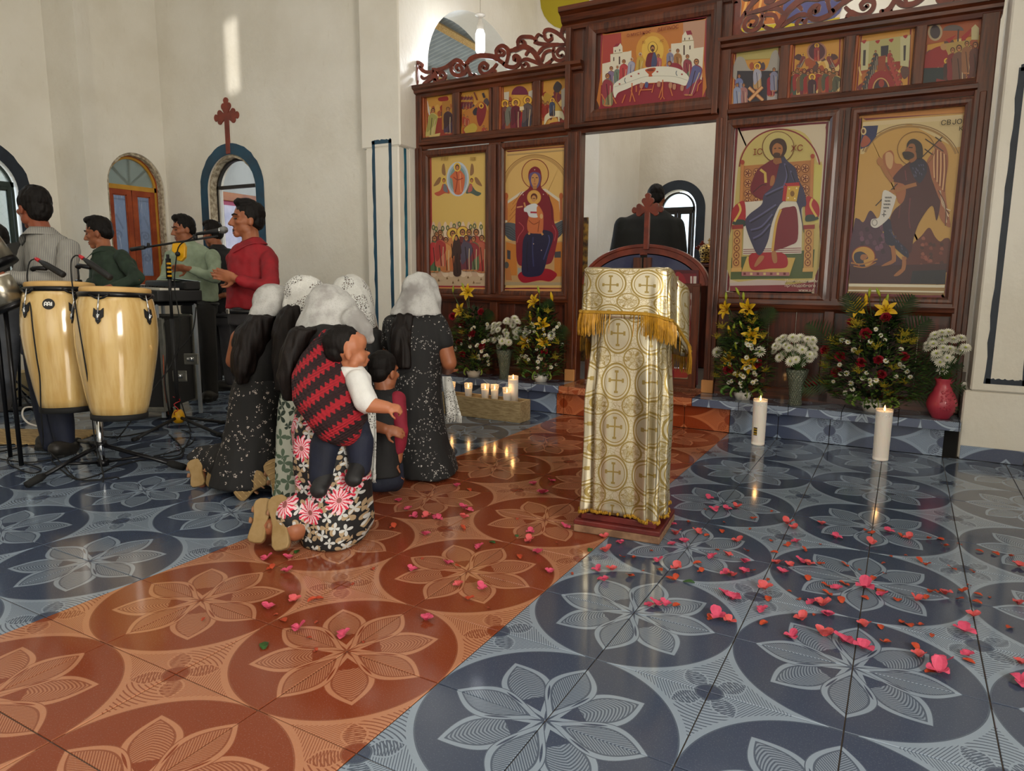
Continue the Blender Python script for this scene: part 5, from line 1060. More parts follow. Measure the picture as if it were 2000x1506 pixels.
# wooden trough with its row of candles
A0, A1, A2 = onz(896.5, 812), onz(1016, 827), onz(1041, 821)
ex_ = (A1-A0).normalized(); ln = 0.80; dp = 0.165; hb = 0.165; bz = math.atan2(ex_.y, ex_.x); cen = A1-ex_*(ln/2)+V((-ex_.y, ex_.x, 0))*(dp/2)
bx = thing('candle_trough', 'long rough wooden trough holding lit candles in front of the step', 'box', cen, bz)
mat('old_board', 'b8a27a', 0.85, col2='937d58', vscale=14, stretch=(1, 6, 6), bmp=0.5, bscale=50); mat('old_board_in', 'a0703c', 0.8, col2='8a5a30', vscale=18)
for nm, c, d in (('long_side', (0, -dp/2+0.009, hb/2), (ln, 0.018, hb)), ('long_side', (0, dp/2-0.009, hb/2), (ln, 0.018, hb)), ('end_board', (-ln/2+0.01, 0, hb/2), (0.02, dp-0.037, hb)), ('end_board', (ln/2-0.01, 0, hb/2), (0.02, dp-0.037, hb)), ('bottom_board', (0, 0, 0.009), (ln-0.042, dp-0.038, 0.018))): build(nm, MB().box(c, d), 'old_board', bx, local=True, bevel=0.003)
build('fill', MB().box((0, 0, 0.065), (ln-0.044, dp-0.04, 0.09)), 'old_board_in', bx, local=True)
lab = ['lit candle in a clear tumbler at the trough end beside the white shawl', 'lit tumbler candle standing alone in the trough, second from the shawl', 'lit tumbler candle left of the close pair in the trough', 'lit tumbler candle right of the close pair in the trough', 'lit tumbler candle in front of the tall candle in the trough']
BM = ROOTS[bx.name]
for i, (px, top_, dy) in enumerate(((882, 746, 0.01), (915, 748, 0.0), (947.5, 750, -0.01), (966, 751, 0.02), (990, 757, -0.035))):
    q = ony(px, 790, (BM @ V((0, dy, 0))).y+0.0); u = (BM.inverted() @ V((q.x, q.y, 0))).x
    for _ in range(3):
        w = BM @ V((u, dy, 0)); q = ony(px, 790, w.y); u += ((q.x-w.x)/ex_.x)
    w = BM @ V((u, dy, 0.112)); h = max(0.09, zat(w.x, w.y, top_)-0.112)
    c = thing('tumbler_candle', lab[i], 'candle', w, group='tumbler candles in the trough'); r = 0.031
    build('wax_body', MB().lathe([(r*0.78, 0.004), (r*0.95, h*0.72), (r*0.3, h*0.71)], 24), 'wax', c, True, local=True)
    build('tumbler', MB().lathe([(r*0.80, 0.0), (r*1.16, h), (r*1.11, h), (r*0.83, 0.008)], 24, caps=False), 'clear_glass', c, True, local=True); flame(c, h*0.72, 0.9)
w = BM @ V((0.26, 0.045, 0)); q = ony(1002, 790, w.y); c = thing('pillar_candle', 'lit taller white candle standing at the back of the wooden trough', 'candle', V((q.x, w.y, 0.112))); h = zat(q.x, w.y, 734)-0.112; r = 0.040
build('wax_body', MB().lathe([(r, 0.0), (r, h-0.03), (r*0.3, h-0.032)], 32), 'wax', c, True, local=True); build('glass_sleeve', MB().lathe([(r*1.03, h-0.06), (r*1.03, h), (r*0.99, h), (r*0.99, h-0.06)], 28, caps=False), 'clear_glass', c, True, local=True); flame(c, h-0.03)
build('step_void', MB().box2((1.435, 3.696, 0.002), (1.75, 3.702, 0.184)), 'black_gap' if 'black_gap' in MATS else mat('black_gap', '0c0b0b', 0.9), st)  # black panel across the missing riser, painted shade for the hollow behind
# plank left under the step
q = onz(1820, 888); b_o = build('wood_offcut', MB().box((q.x, q.y+0.05, 0.028), (0.30, 0.07, 0.035), rotz(rad(-3))), mat('offcut', '8a6044', 0.7, col2='5e3a28', vscale=16, stretch=(1, 8, 8)), bevel=0.004); tag(b_o, 'short brown wood offcut lying under the open end of the step', 'wood')

# ---- flowers: one of each kind, then copies
mat('lily_yellow', 'd9b416', 0.5, col2='c99a0e', vscale=30, sss=0.1); mat('lily_green', '8aa43a', 0.5, col2='b9b02a', vscale=20); mat('stamen', '8a4a12', 0.7); mat('rose_red', '9c1224', 0.55, col2='6e0a18', vscale=40, sss=0.05)
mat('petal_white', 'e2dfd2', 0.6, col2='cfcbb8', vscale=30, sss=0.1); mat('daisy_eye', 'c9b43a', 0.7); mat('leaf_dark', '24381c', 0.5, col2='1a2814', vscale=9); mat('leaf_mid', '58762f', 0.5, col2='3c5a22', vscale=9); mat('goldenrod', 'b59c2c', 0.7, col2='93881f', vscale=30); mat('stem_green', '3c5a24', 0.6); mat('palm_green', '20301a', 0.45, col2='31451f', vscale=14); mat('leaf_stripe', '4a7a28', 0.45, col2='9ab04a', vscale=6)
mat('bowl_white', 'd8d4cc', 0.35, coat=0.3)
def petal(mb, L, w, lift, curl, a, n=6, cup=0.25, z0=0.0, r0=0.004):
    """one curved petal from the centre outwards"""
    R_ = MX.Rotation(a, 3, 'Z'); vs = []
    for i in range(n+1):
        t = i/n; el = lift-curl*t; rad_ = r0+L*(sum(cos(lift-curl*k/n) for k in range(i))/n if i else 0); z = z0+L*(sum(sin(lift-curl*k/n) for k in range(i))/n if i else 0)
        hw = w*(sin(pi*min(1, t*0.92+0.06))**0.8)
        for s_ in (-1, 0, 1): vs.append(R_ @ V((rad_, s_*hw, z+abs(s_)*cup*hw)))
    mb.add(vs, [(3*i+k, 3*i+3+k, 3*i+4+k, 3*i+1+k) for i in range(n) for k in (0, 1)]); return mb
STORE = bpy.data.collections.new('store')                            # never linked: source meshes only
def src(nm, mb, m, solid=0.0, smooth=True):
    me = bpy.data.meshes.new(nm); me.from_pydata([tuple(q) for q in mb.v], [], mb.f); me.materials.append(MATS[m])
    if smooth: me.shade_smooth()
    return me
mb = MB(); [petal(mb, 0.085, 0.019 if k % 2 else 0.015, rad(58), rad(75), k*pi/3, cup=0.35) for k in range(6)]; LILY = src('lily', mb, 'lily_yellow')
mb = MB(); [mb.tube([(0, 0, 0), (0.012*cos(k), 0.012*sin(k), 0.03), (0.025*cos(k), 0.025*sin(k), 0.055)], [0.0012, 0.001, 0.003], 4) for k in [i*pi/3+.4 for i in range(6)]]; STAM = src('stamens', mb, 'stamen')
mb = MB().lathe([(0.003, 0), (0.010, 0.02), (0.013, 0.045), (0.009, 0.07), (0.002, 0.085)], 7); BUD = src('lily_bud', mb, 'lily_yellow'); GBUD = src('green_bud', mb, 'lily_green')
mb = MB()
for ring_, (L, w_, lf, n_) in enumerate(((0.020, 0.012, 88, 3), (0.026, 0.017, 80, 4), (0.032, 0.020, 68, 5), (0.036, 0.021, 48, 6))):
    for k in range(n_): petal(mb, L, w_, rad(lf), rad(-18 if ring_ < 2 else 42), k*2*pi/n_+ring_*0.6, 4, 0.5, z0=0.006*ring_*-1)
ROSE = src('rose', mb, 'rose_red')
mb = MB(); [petal(mb, 0.012, 0.0042, rad(15), rad(20), k*2*pi/9, 2, 0.1) for k in range(9)]; DAISY = src('daisy', mb, 'petal_white'); EYE = src('daisy_eye', MB().ell((0, 0, 0.002), (0.0042, 0.0042, 0.003), None, 7, 4), 'daisy_eye')
mb = MB()
for r_, (L, n_, lf) in enumerate(((0.014, 8, 75), (0.022, 12, 55), (0.029, 15, 32), (0.033, 16, 10))): [petal(mb, L, 0.0042, rad(lf), rad(22), k*2*pi/n_+r_*0.3, 3, 0.2) for k in range(n_)]
MUM = src('chrysanthemum', mb, 'petal_white'); MEYE = src('flower_eye', MB().ell((0, 0, 0.006), (0.007, 0.007, 0.006), None, 8, 5), 'lily_green')
def put(me, nm, par, p, d, s=1.0, spin=None, kids=()):
    o = bpy.data.objects.new(nm, me); COL.objects.link(o); o.parent = par
    q = V(d).normalized().to_track_quat('Z', 'Y').to_matrix().to_4x4() @ MX.Rotation(random.uniform(0, 6.3) if spin is None else spin, 4, 'Z') @ MX.Diagonal((s, s, s, 1))
    o.matrix_local = rootmat(par).inverted() @ (MX.Translation(p) @ q)
    for k, n2 in kids: c = bpy.data.objects.new(n2, k); COL.objects.link(c); c.parent = o
    return o
def leafquad(mb, p, d, L, w, droop=0.4):
    d = V(d).normalized(); s_ = d.cross(V((0, 0, 1)));
    if s_.length < 0.05: s_ = V((1, 0, 0))
    s_.normalize(); q = p+d*L*0.5; e = p+d*L-V((0, 0, L*droop*0.5)); u = s_.cross(d)*w*0.25
    mb.add([p, q+s_*w-u, e, q-s_*w-u, q], [(0, 1, 4), (1, 2, 4), (2, 3, 4), (3, 0, 4)])
def palm(mb, p, d, L, w, n=13):
    d = V(d).normalized(); s_ = d.cross(V((0, 1, 0.2))).normalized(); pts = [p+d*(L*t)-V((0, 0, 0.18*L*t*t)) for t in [i/n for i in range(n+1)]]
    mb.tube(pts, [0.003*(1-0.7*i/n) for i in range(n+1)], 4)
    for i in range(2, n+1):
        for sg in (-1, 1):
            l = w*sin(pi*(0.15+0.8*i/n)); dd = (s_*sg*0.8+d*0.75).normalized(); a = pts[i]; b = a+dd*l-V((0, 0, 0.12*l)); t = d*0.007; mb.add([a-t, a+t, (a+b)/2+t*1.1, b, (a+b)/2-t*0.7], [(0, 1, 2, 4), (4, 2, 3)])
def arrangement(base, px, py, label, dims, lilies=(), buds=(), roses=(), mums=(), daisies=0, rods=(), palms=(), stripes=0, rimr=0.068, hb=0.06, seed=1, fol=560):
    """bowl with foliage core; flowers at pixel rows of the photograph, set on the rounded front of the bouquet"""
    random.seed(seed); q = onz(px, py, ZS); q.y = max(q.y, 3.70); q = ony(px, py, q.y+0.0); q.z = ZS; W_, Ht, z0 = dims
    t = thing('flower_arrangement', label, 'flowers', q)
    build('bowl', MB().lathe([(rimr*0.72, 0), (rimr, hb), (rimr*0.94, hb), (rimr*0.66, 0.008)], 28, wob=lambda a, z: 1), 'bowl_white', t, True, local=True)
    def surf(a, b):                                                  # pixel -> point on the bouquet's front
        z = zat(q.x, q.y, b); r = ony(a, b, q.y); h = max(0, min(1, (z-ZS-z0)/Ht)); hw = W_*max(0.25, sin(pi*min(1, 0.22+0.70*h)))
        off = max(-1, min(1, (r.x-q.x)/hw)); d = 0.75*hw*sqrt(max(0, 1-off*off)); return ony(a, b, q.y-d)
    core = MB(); top_ = q+V((0, 0, z0+Ht))
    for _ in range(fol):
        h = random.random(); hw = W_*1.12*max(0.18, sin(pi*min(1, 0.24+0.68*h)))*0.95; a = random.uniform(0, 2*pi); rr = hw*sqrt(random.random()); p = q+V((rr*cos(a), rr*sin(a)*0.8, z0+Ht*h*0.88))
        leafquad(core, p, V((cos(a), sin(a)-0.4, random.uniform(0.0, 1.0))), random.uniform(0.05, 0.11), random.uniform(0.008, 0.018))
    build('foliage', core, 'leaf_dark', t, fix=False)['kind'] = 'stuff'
    c2 = MB()
    for _ in range(int(fol*0.7)):
        h = random.random(); hw = W_*max(0.18, sin(pi*min(1, 0.24+0.68*h))); a = random.uniform(-pi, 0); hw *= 1.15; p = q+V((hw*cos(a)*0.9, hw*sin(a)*0.75, z0+Ht*h*0.85)); leafquad(c2, p, V((cos(a), sin(a), random.uniform(0.1, 1.0))), random.uniform(0.05, 0.09), random.uniform(0.007, 0.014))
    build('foliage_light', c2, 'leaf_mid', t, fix=False)['kind'] = 'stuff'
    stm = MB()
    for k in range(stripes):
        a = pi+pi*(k+0.5)/stripes; p = q+V((rimr*cos(a), rimr*sin(a), hb)); lf = MB(); lp = [p, p+V((0.05*cos(a), 0.05*sin(a), 0.03)), p+V((0.085*cos(a), 0.085*sin(a), -0.005)), p+V((0.06*cos(a), 0.06*sin(a), -0.03))]; lf.tube(bez(lp, 4), [(0.002, 0.012*sin(pi*(0.1+0.85*i/12))+0.002) for i in range(13)], 6); build('curled_leaf', lf, 'leaf_stripe', t, True)
    for k, (a, b, dx, dz, L) in enumerate(palms):
        m2 = MB(); r = ony(a, b, min(q.y+0.02, 3.80)); palm(m2, r, V((dx, -0.30, dz)), L, L*0.42); build('palm_leaf', m2, 'palm_green', t, fix=False)
    for a, b, tilt in lilies:
        p = surf(a, b); d = V((random.uniform(-0.5, 0.5)+tilt, -1, random.uniform(0.0, 0.5))); put(LILY, 'lily', t, p-d.normalized()*0.035, d, 1.0, kids=((STAM, 'stamens'),)); stm.tube([q+V((0, 0, z0)), p-d.normalized()*0.035], 0.003, 4)
    for a, b, g in buds:
        p = surf(a, b); d = V((random.uniform(-0.5, 0.5), -0.3, 1)); put(GBUD if g else BUD, 'lily_bud', t, p-d.normalized()*0.03, d, 0.8 if g else 1.05); stm.tube([q+V((0, 0, z0+Ht*0.5)), p-d.normalized()*0.03], 0.0025, 4)
    build('stems', stm, 'stem_green', t)['kind'] = 'stuff' if False else 'thing'
    for a, b in roses: p = surf(a, b); put(ROSE, 'rose', t, p, V((random.uniform(-0.4, 0.4), -1, random.uniform(0.1, 0.6))), random.uniform(0.95, 1.15))
    for a, b in mums: p = surf(a, b); put(MUM, 'chrysanthemum', t, p, V((random.uniform(-0.4, 0.4), -1, 0.4)), 1.25, kids=((MEYE, 'flower_eye'),))
    gd = MB()
    for a, b in rods:
        p = surf(a, b)
        for _ in range(15):
            d = V((random.uniform(-1, 1), random.uniform(-1, -0.1), random.uniform(0.0, 1.2))).normalized(); L = random.uniform(0.04, 0.08)
            for k in range(9): c = p+d*(L*k/9)+V((random.uniform(-1, 1), random.uniform(-1, 1), random.uniform(-1, 1)))*0.006*(1-k/10); s_ = 0.0052*(1.1-k/12); gd.add([c+V((s_, 0, 0)), c+V((-s_, 0, 0)), c+V((0, s_, 0)), c+V((0, -s_, 0)), c+V((0, 0, s_)), c-V((0, 0, s_))], [(0, 2, 4), (2, 1, 4), (1, 3, 4), (3, 0, 4), (2, 0, 5), (1, 2, 5), (3, 1, 5), (0, 3, 5)])
    if gd.v: build('goldenrod', gd, 'goldenrod', t, fix=False)['kind'] = 'stuff'
    dl = daisies if hasattr(daisies, '__len__') else [(px+random.uniform(-1, 1)*W_*230, py-(z0+Ht*random.uniform(0.08, 0.62))*250) for _ in range(daisies)]
    for a, b in dl: p = surf(a, b)+V((0, -0.012, 0)); put(DAISY, 'daisy', t, p, V((random.uniform(-0.5, 0.5), -1, random.uniform(0.0, 0.8))), random.uniform(0.95, 1.3), kids=((EYE, 'daisy_eye'),))
    return t
arrangement(None, 925, 738, 'red rose and lily arrangement in a white bowl beside the kneeling woman in black', (0.18, 0.62, 0.05), [(912, 570, 0.2), (897, 606, -0.6)], [(905, 560, 1), (885, 566, 1)],
    [(939, 609), (903, 632), (922, 652), (885, 660), (897, 668), (941, 676), (902, 692), (884, 618)], (), 26, [(905, 650), (930, 700), (915, 620)], [(930, 690, 0.35, 0.9, 0.34), (940, 640, 0.55, 0.7, 0.26), (925, 700, -0.5, 0.8, 0.26)], 3, seed=21)
arrangement(None, 1056, 745, 'yellow lily arrangement in a white bowl between the glass vase and the lectern', (0.19, 0.66, 0.05), [(1041, 588, -0.1), (1058, 634, 0.0), (1025, 668, -0.2), (1061, 668, 0.1)], [(1052, 567, 1), (1078, 583, 0), (1036, 621, 0), (1050, 608, 1), (1050, 655, 1)],
    [(1011, 678), (1063, 687)], [(1027, 652), (1077, 656)], 34, [(1090, 670), (1085, 700), (1020, 690), (1040, 640), (1070, 610), (1030, 710)], [(1080, 680, 0.5, 0.8, 0.3), (1060, 620, 0.5, 0.9, 0.22)], 3, seed=22)
arrangement(None, 1450, 780, 'tall yellow lily arrangement in a white bowl behind the candle with the sticker', (0.165, 0.66, 0.05), [(1415, 604, -0.5), (1459, 603, 0.1), (1468, 655, 0.3), (1421, 700, -0.4), (1462, 711, 0.0)], [(1441, 570, 1), (1418, 580, 1), (1452, 580, 1), (1425, 650, 0), (1433, 640, 1), (1448, 636, 1), (1437, 676, 1)],
    [(1422, 722), (1479, 710)], [(1401, 688), (1484, 687)], 24, [(1410, 640), (1400, 660), (1470, 630), (1405, 720), (1495, 725), (1440, 735), (1490, 660), (1400, 735)], [(1480, 650, 0.4, 0.9, 0.26), (1450, 700, -0.5, 0.7, 0.26)], 4, seed=23)
_d = [(1711, 643), (1645, 664), (1656, 668), (1760, 682), (1693, 728), (1684, 739), (1699, 742), (1711, 742), (1654, 729), (1642, 730), (1764, 717), (1778, 736), (1651, 767), (1665, 760), (1670, 771), (1628, 745), (1758, 711), (1730, 705), (1720, 655), (1729, 664), (1668, 683), (1772, 725), (1700, 750), (1662, 748), (1750, 735), (1640, 712), (1700, 667)]
arrangement(None, 1702, 803, 'widest arrangement with red roses and goldenrod in a white bowl below the winged figure', (0.275, 0.66, 0.06), [(1674, 600, -0.6), (1730, 604, 0.3)], [(1691, 590, 0), (1698, 573, 1), (1716, 572, 1), (1732, 585, 1)],
    [(1730, 620), (1664, 629), (1691, 651), (1611, 683), (1640, 696), (1682, 708), (1716, 703), (1766, 696), (1633, 727), (1722, 731), (1587, 753)], (), _d, [(1671, 632), (1676, 640), (1767, 655), (1760, 668), (1634, 671), (1625, 665), (1611, 717), (1674, 690), (1727, 755), (1605, 748), (1763, 748), (1677, 727), (1745, 720), (1710, 680), (1735, 770), (1620, 700), (1780, 670)],
    [(1760, 720, 0.9, 0.35, 0.36), (1760, 740, 1.0, 0.15, 0.36), (1755, 760, 1.0, -0.05, 0.34), (1740, 680, 0.6, 0.8, 0.34), (1640, 690, -0.6, 0.8, 0.34), (1680, 640, -0.3, 1, 0.3), (1650, 750, -1, 0.0, 0.30), (1735, 640, 0.45, 1.0, 0.3)], 6, 0.075, 0.07, seed=24, fol=1000)
m_, b_ = newmat('cut_glass', 0.12); b_.inputs['Transmission Weight'].default_value = 0.85; setcol(b_, C('b9c4ac')); x, y, z = sep(coords('Object')); bump(b_, eabs(esin(z*90.0+atan2(y, x)*9.0)*esin(z*90.0-atan2(y, x)*9.0)), 0.8, 0.006)
mat('pink_glaze', 'b03a4a', 0.35, col2='9a2c3e', vscale=6, coat=0.4); mat('vase_water', '5a6a4a', 0.2)
def vase(kind, px, py, label, blooms, seed, zc=None):
    random.seed(seed); q = onz(px, py, ZS); q = ony(px, py, max(q.y, 3.72)); q.z = ZS; t = thing('flower_vase', label, 'vase', q)
    if kind == 'glass': pr = [(0.046, 0.0), (0.047, 0.012), (0.042, 0.04), (0.046, 0.10), (0.060, 0.18), (0.078, 0.255), (0.074, 0.255), (0.055, 0.17), (0.038, 0.05), (0.034, 0.015)]; ztop = 0.25; build('vase_body', MB().lathe(pr, 36), 'cut_glass', t, True, local=True)
    else:
        sc_ = (zat(q.x, q.y, 739)-ZS)/0.30; pr = [(r*sc_, z*sc_) for r, z in [(0.058, 0), (0.062, 0.012), (0.078, 0.035), (0.098, 0.075), (0.103, 0.11), (0.094, 0.15), (0.072, 0.20), (0.056, 0.24), (0.052, 0.265), (0.064, 0.295), (0.066, 0.30), (0.056, 0.298), (0.044, 0.26)]]; ztop = 0.28*sc_
        build('vase_body', MB().lathe(pr, 40, wob=lambda a, z: 1+0.004*sin(5*a+z*40)), 'pink_glaze', t, True, local=True)
        rel = MB(); c = V(CAM)-q; a0 = math.atan2(c.y, c.x)+0.25
        for k in range(40): th = a0+random.uniform(-0.35, 0.35); z = random.uniform(0.07, 0.22)*sc_; r = np.interp(z, [p[1] for p in pr[:11]], [p[0] for p in pr[:11]]); rel.ell((r*cos(th), r*sin(th), z), (0.006, 0.006, 0.004), None, 6, 4)
        build('relief', rel, 'pink_glaze', t, True, local=True)
    st_ = MB(); cen = q+V((0, 0, ztop))
    for a, b in blooms:
        d0 = random.uniform(-0.05, 0.04); p = ony(a, b, q.y-0.02+d0); d = (p-cen)*0.7+V((random.uniform(-.3, .3)*0.1, -0.14, 0.02)); put(MUM, 'chrysanthemum', t, p, d, random.uniform(0.85, 1.1), kids=((MEYE, 'flower_eye'),)); st_.tube([cen-V((0, 0, 0.18)), cen, p-d.normalized()*0.01], 0.0022, 4)
    for _ in range(26): a = random.uniform(0, 2*pi); leafquad(st_, cen+V((0.03*cos(a), 0.03*sin(a), random.uniform(-0.02, 0.10))), V((cos(a), sin(a), 0.9)), 0.08, 0.012)
    build('stems', st_, 'stem_green', t, fix=False); return t
random.seed(31)
def cloud(cx, cy, rx, ry, n):
    out = []
    while len(out) < n:
        a, b = random.uniform(-1, 1), random.uniform(-1, 1)
        if a*a+b*b < 1 and all((cx+a*rx-p[0])**2+(cy+b*ry-p[1])**2 > 40 for p in out): out.append((cx+a*rx, cy+b*ry))
    return out
vase('glass', 985, 740, 'cut glass vase of white chrysanthemums between the two left arrangements', cloud(984, 650, 33, 28, 22)+[(1005, 622), (1010, 628), (990, 625)], 41)
vase('glass', 1552, 795, 'cut glass vase of white chrysanthemums between the two right arrangements', cloud(1552, 682, 48, 27, 32), 42)
vase('pink', 1836, 822, 'glossy pink vase of white chrysanthemums at the right end of the step', cloud(1848, 675, 40, 28, 22)+[(1836, 708), (1848, 712), (1840, 722), (1860, 665), (1826, 655)], 43)

# ---- cross above the doorway, poster in the side room, bulb, crown and altar
c = ony(440, 227, YB-0.02); zb = ony(440, 290, YB).z; s = 0.205
wc = build('wall_cross', MB().prism(trefoil(c.x, c.z, s, c.z-zb+0.06), (0, YB-0.012, 0), (1, 0, 0), (0, 0, 1), -0.028), mat('cross_red', '8a3a28', 0.45, col2='6e2c20', vscale=7), bevel=0.003); tag(wc, 'red wooden budded cross on the white wall above the blue doorway', 'cross')
a, b = ony(414, 372, 4.25), ony(505, 384, 5.0)
ux = V((b.x-a.x, b.y-a.y, 0)); Lp = ux.length+0.25; ux.normalize(); nn = V((ux.y, -ux.x, 0)); o3 = V((a.x, a.y, 0.0)); HP = a.z
ps = thing('framed_poster', 'orange framed poster with a pale violet picture seen through the blue doorway', 'poster', o3)
M4 = MX((ux, V((0, 0, 1)), nn)).transposed()
def pbox(nm, x0, x1, z0, z1, t0, t1, m): return build(nm, MB().box(M4 @ V(((x0+x1)/2, (z0+z1)/2, (t0+t1)/2)), (x1-x0, z1-z0, t1-t0), M4), m, ps, local=True, bevel=0.004)
for x0, x1, z0, z1 in ((0, 0.10, 0, HP), (Lp-0.10, Lp, 0, HP), (0.10, Lp-0.10, 0, 0.1), (0.10, Lp-0.10, HP-0.1, HP)): pbox('frame_bar', x0, x1, z0, z1, 0, 0.05, 'frame_o') if 'frame_o' in MATS else (mat('frame_o', 'a8642c', 0.5, col2='8c4a20', vscale=5), pbox('frame_bar', x0, x1, z0, z1, 0, 0.05, 'frame_o'))
pbox('mount', 0.1, Lp-0.1, 0.1, HP-0.1, 0.0, 0.015, mat('mount_pink', 'a03a5a', 0.6)); pbox('picture', 0.15, Lp-0.15, 0.15, HP-0.15, 0.0, 0.02, mat('picture_violet', '9a98b4', 0.35, col2='c0b8c8', vscale=4))
q = ony(938, 30, 4.55); zt, zbb = ony(938, 28, 4.55).z, ony(938, 105, 4.55).z; hb_ = zt-zbb
bl = thing('pendant_bulb', 'lit white compact fluorescent bulb hanging on a wire in front of the arch', 'lamp', V((q.x, 4.55, zbb)))
mat('socket_white', 'd8d4cc', 0.5); emit('bulb_glow', 'f4f8ff', 14.0); mat('wire', 'b8b0a4', 0.6)
build('tube', MB().lathe([(0.018, 0.0), (0.036, 0.01), (0.044, 0.03), (0.044, hb_*0.50), (0.034, hb_*0.58), (0.030, hb_*0.60)], 20), 'bulb_glow', bl, True, local=True)
build('ballast', MB().lathe([(0.030, hb_*0.59), (0.034, hb_*0.62), (0.034, hb_*0.74), (0.020, hb_*0.80), (0.018, hb_*0.92), (0.05, hb_*0.97), (0.045, hb_)], 20), 'socket_white', bl, True, local=True)
build('cord', MB().tube([(0, 0, hb_), (0.003, 0, ZT-zbb)], 0.003, 5), 'wire', bl, local=True)
l = bpy.data.lights.new('bulb_light', 'POINT'); l.energy = 12; l.color = (0.93, 0.97, 1.0); l.shadow_soft_size = 0.06; lo = bpy.data.objects.new('bulb_light', l); lo.location = (q.x+0.02, 4.50, zbb-0.07); COL.objects.link(lo)
# altar table with crown, a small cross and a framed picture by the post
cw = ony(1383, 516, 5.45)
al = thing('altar_table', 'altar table with a violet and red cloth behind the screen', 'table', V((cw.x-0.40, 5.75, ZS)))
zt_ = cw.z-ZS
build('table_body', MB().box((0.1, 0, (zt_-0.03)/2), (1.15, 0.75, zt_-0.03)), 'wood_panel', al, local=True, bevel=0.01); build('tabletop', MB().box((0.1, 0, zt_-0.018), (1.22, 0.82, 0.030)), 'wood_h', al, local=True, bevel=0.005)
tc = build('altar_cloth', MB().box((cw.x-0.33, 5.72, cw.z+0.001), (1.05, 0.70, 0.008)), mat('cloth_violet', '3a3260', 0.7, col2='5a2440', vscale=3)); tag(tc, 'violet cloth laid over the altar table', 'cloth')
cz = cw.z+0.006; cwn = thing('crown', 'gold filigree crown standing on the altar beside the right door post', 'crown', V((cw.x, 5.45, cz)))
m_, b_ = newmat('gold_filigree', 0.35, 0.8); v_ = voro(scaled(coords('Object'), (1, 1, 1)), 42, 'DISTANCE_TO_EDGE'); f_ = sstep(E(v_.outputs[0]), 0.05, 0.22); setcol(b_, mix(f_, C('c9a860'), C('2c1a14'))); bump(b_, f_, 0.6, 0.004)
build('crown_body', MB().lathe([(0.066, 0.0), (0.070, 0.02), (0.074, 0.05), (0.088, 0.10), (0.092, 0.13), (0.078, 0.165), (0.045, 0.185), (0.006, 0.19)], 32), 'gold_filigree', cwn, True, local=True)
for z_, r_ in ((0.015, 0.071), (0.055, 0.077)): build('band', MB().tube([(r_*cos(a*pi/16), r_*sin(a*pi/16), z_) for a in range(32)], 0.005, 6, False, True), mat('gold', 'b9903c', 0.3, 0.9), cwn, True, local=True)
build('crown_cross', MB().box((0, 0, 0.215), (0.008, 0.006, 0.05)).box((0, 0, 0.22), (0.030, 0.006, 0.008)), 'gold', cwn, local=True)
c = ony(1371, 484, 5.80); ac = build('altar_cross', MB().prism(trefoil(c.x, c.z, 0.075, 0.22), (0, 5.80, 0), (1, 0, 0), (0, 0, 1), -0.02), 'varnished_red', bevel=0.003); tag(ac, 'small dark red wooden cross standing behind the gold crown', 'cross')
a, b = ony(1139, 425, 5.3), ony(1147, 520, 5.3); sp = build('side_picture', MB().box2((a.x-0.45, 5.28, ZS), (b.x, 5.31, a.z)), mat('side_print', 'b08a3a', 0.5, col2='3a2c28', vscale=14)); tag(sp, 'gilded picture partly hidden behind the left door post', 'picture')
# mural on the wall above the sanctuary niche
ym = 6.492; p = Pr(0, 0, 1, ym); 
p.ell(1103, 0, 48, 57, 'a8960f'); 
p.poly([(1250, -120), (1640, -150), (1640, 46), (1380, 68)], 'c9b8a0'); p.poly([(1380, 70), (1640, 44), (1640, 34), (1380, 60)], 'b9a41c'); p.sm([(1400, 55), (1420, -60), (1500, -120), (1580, -60), (1560, 30), (1470, 50)], 'a8622c'); p.sm([(1530, 40), (1560, -40), (1640, -20), (1630, 35)], '4a4a78')
for i in range(7): p.line([(1430+i*16, 48-i*2), (1446+i*14, -10), (1440+i*18, -70)], 2.2, ['6a3418', 'd09a50'][i % 2])
mo = build('wall_mural', p.mb, 'print', None, fix=False); tag(mo, 'painted mural with a yellow halo and orange robe high on the sanctuary wall', 'mural')

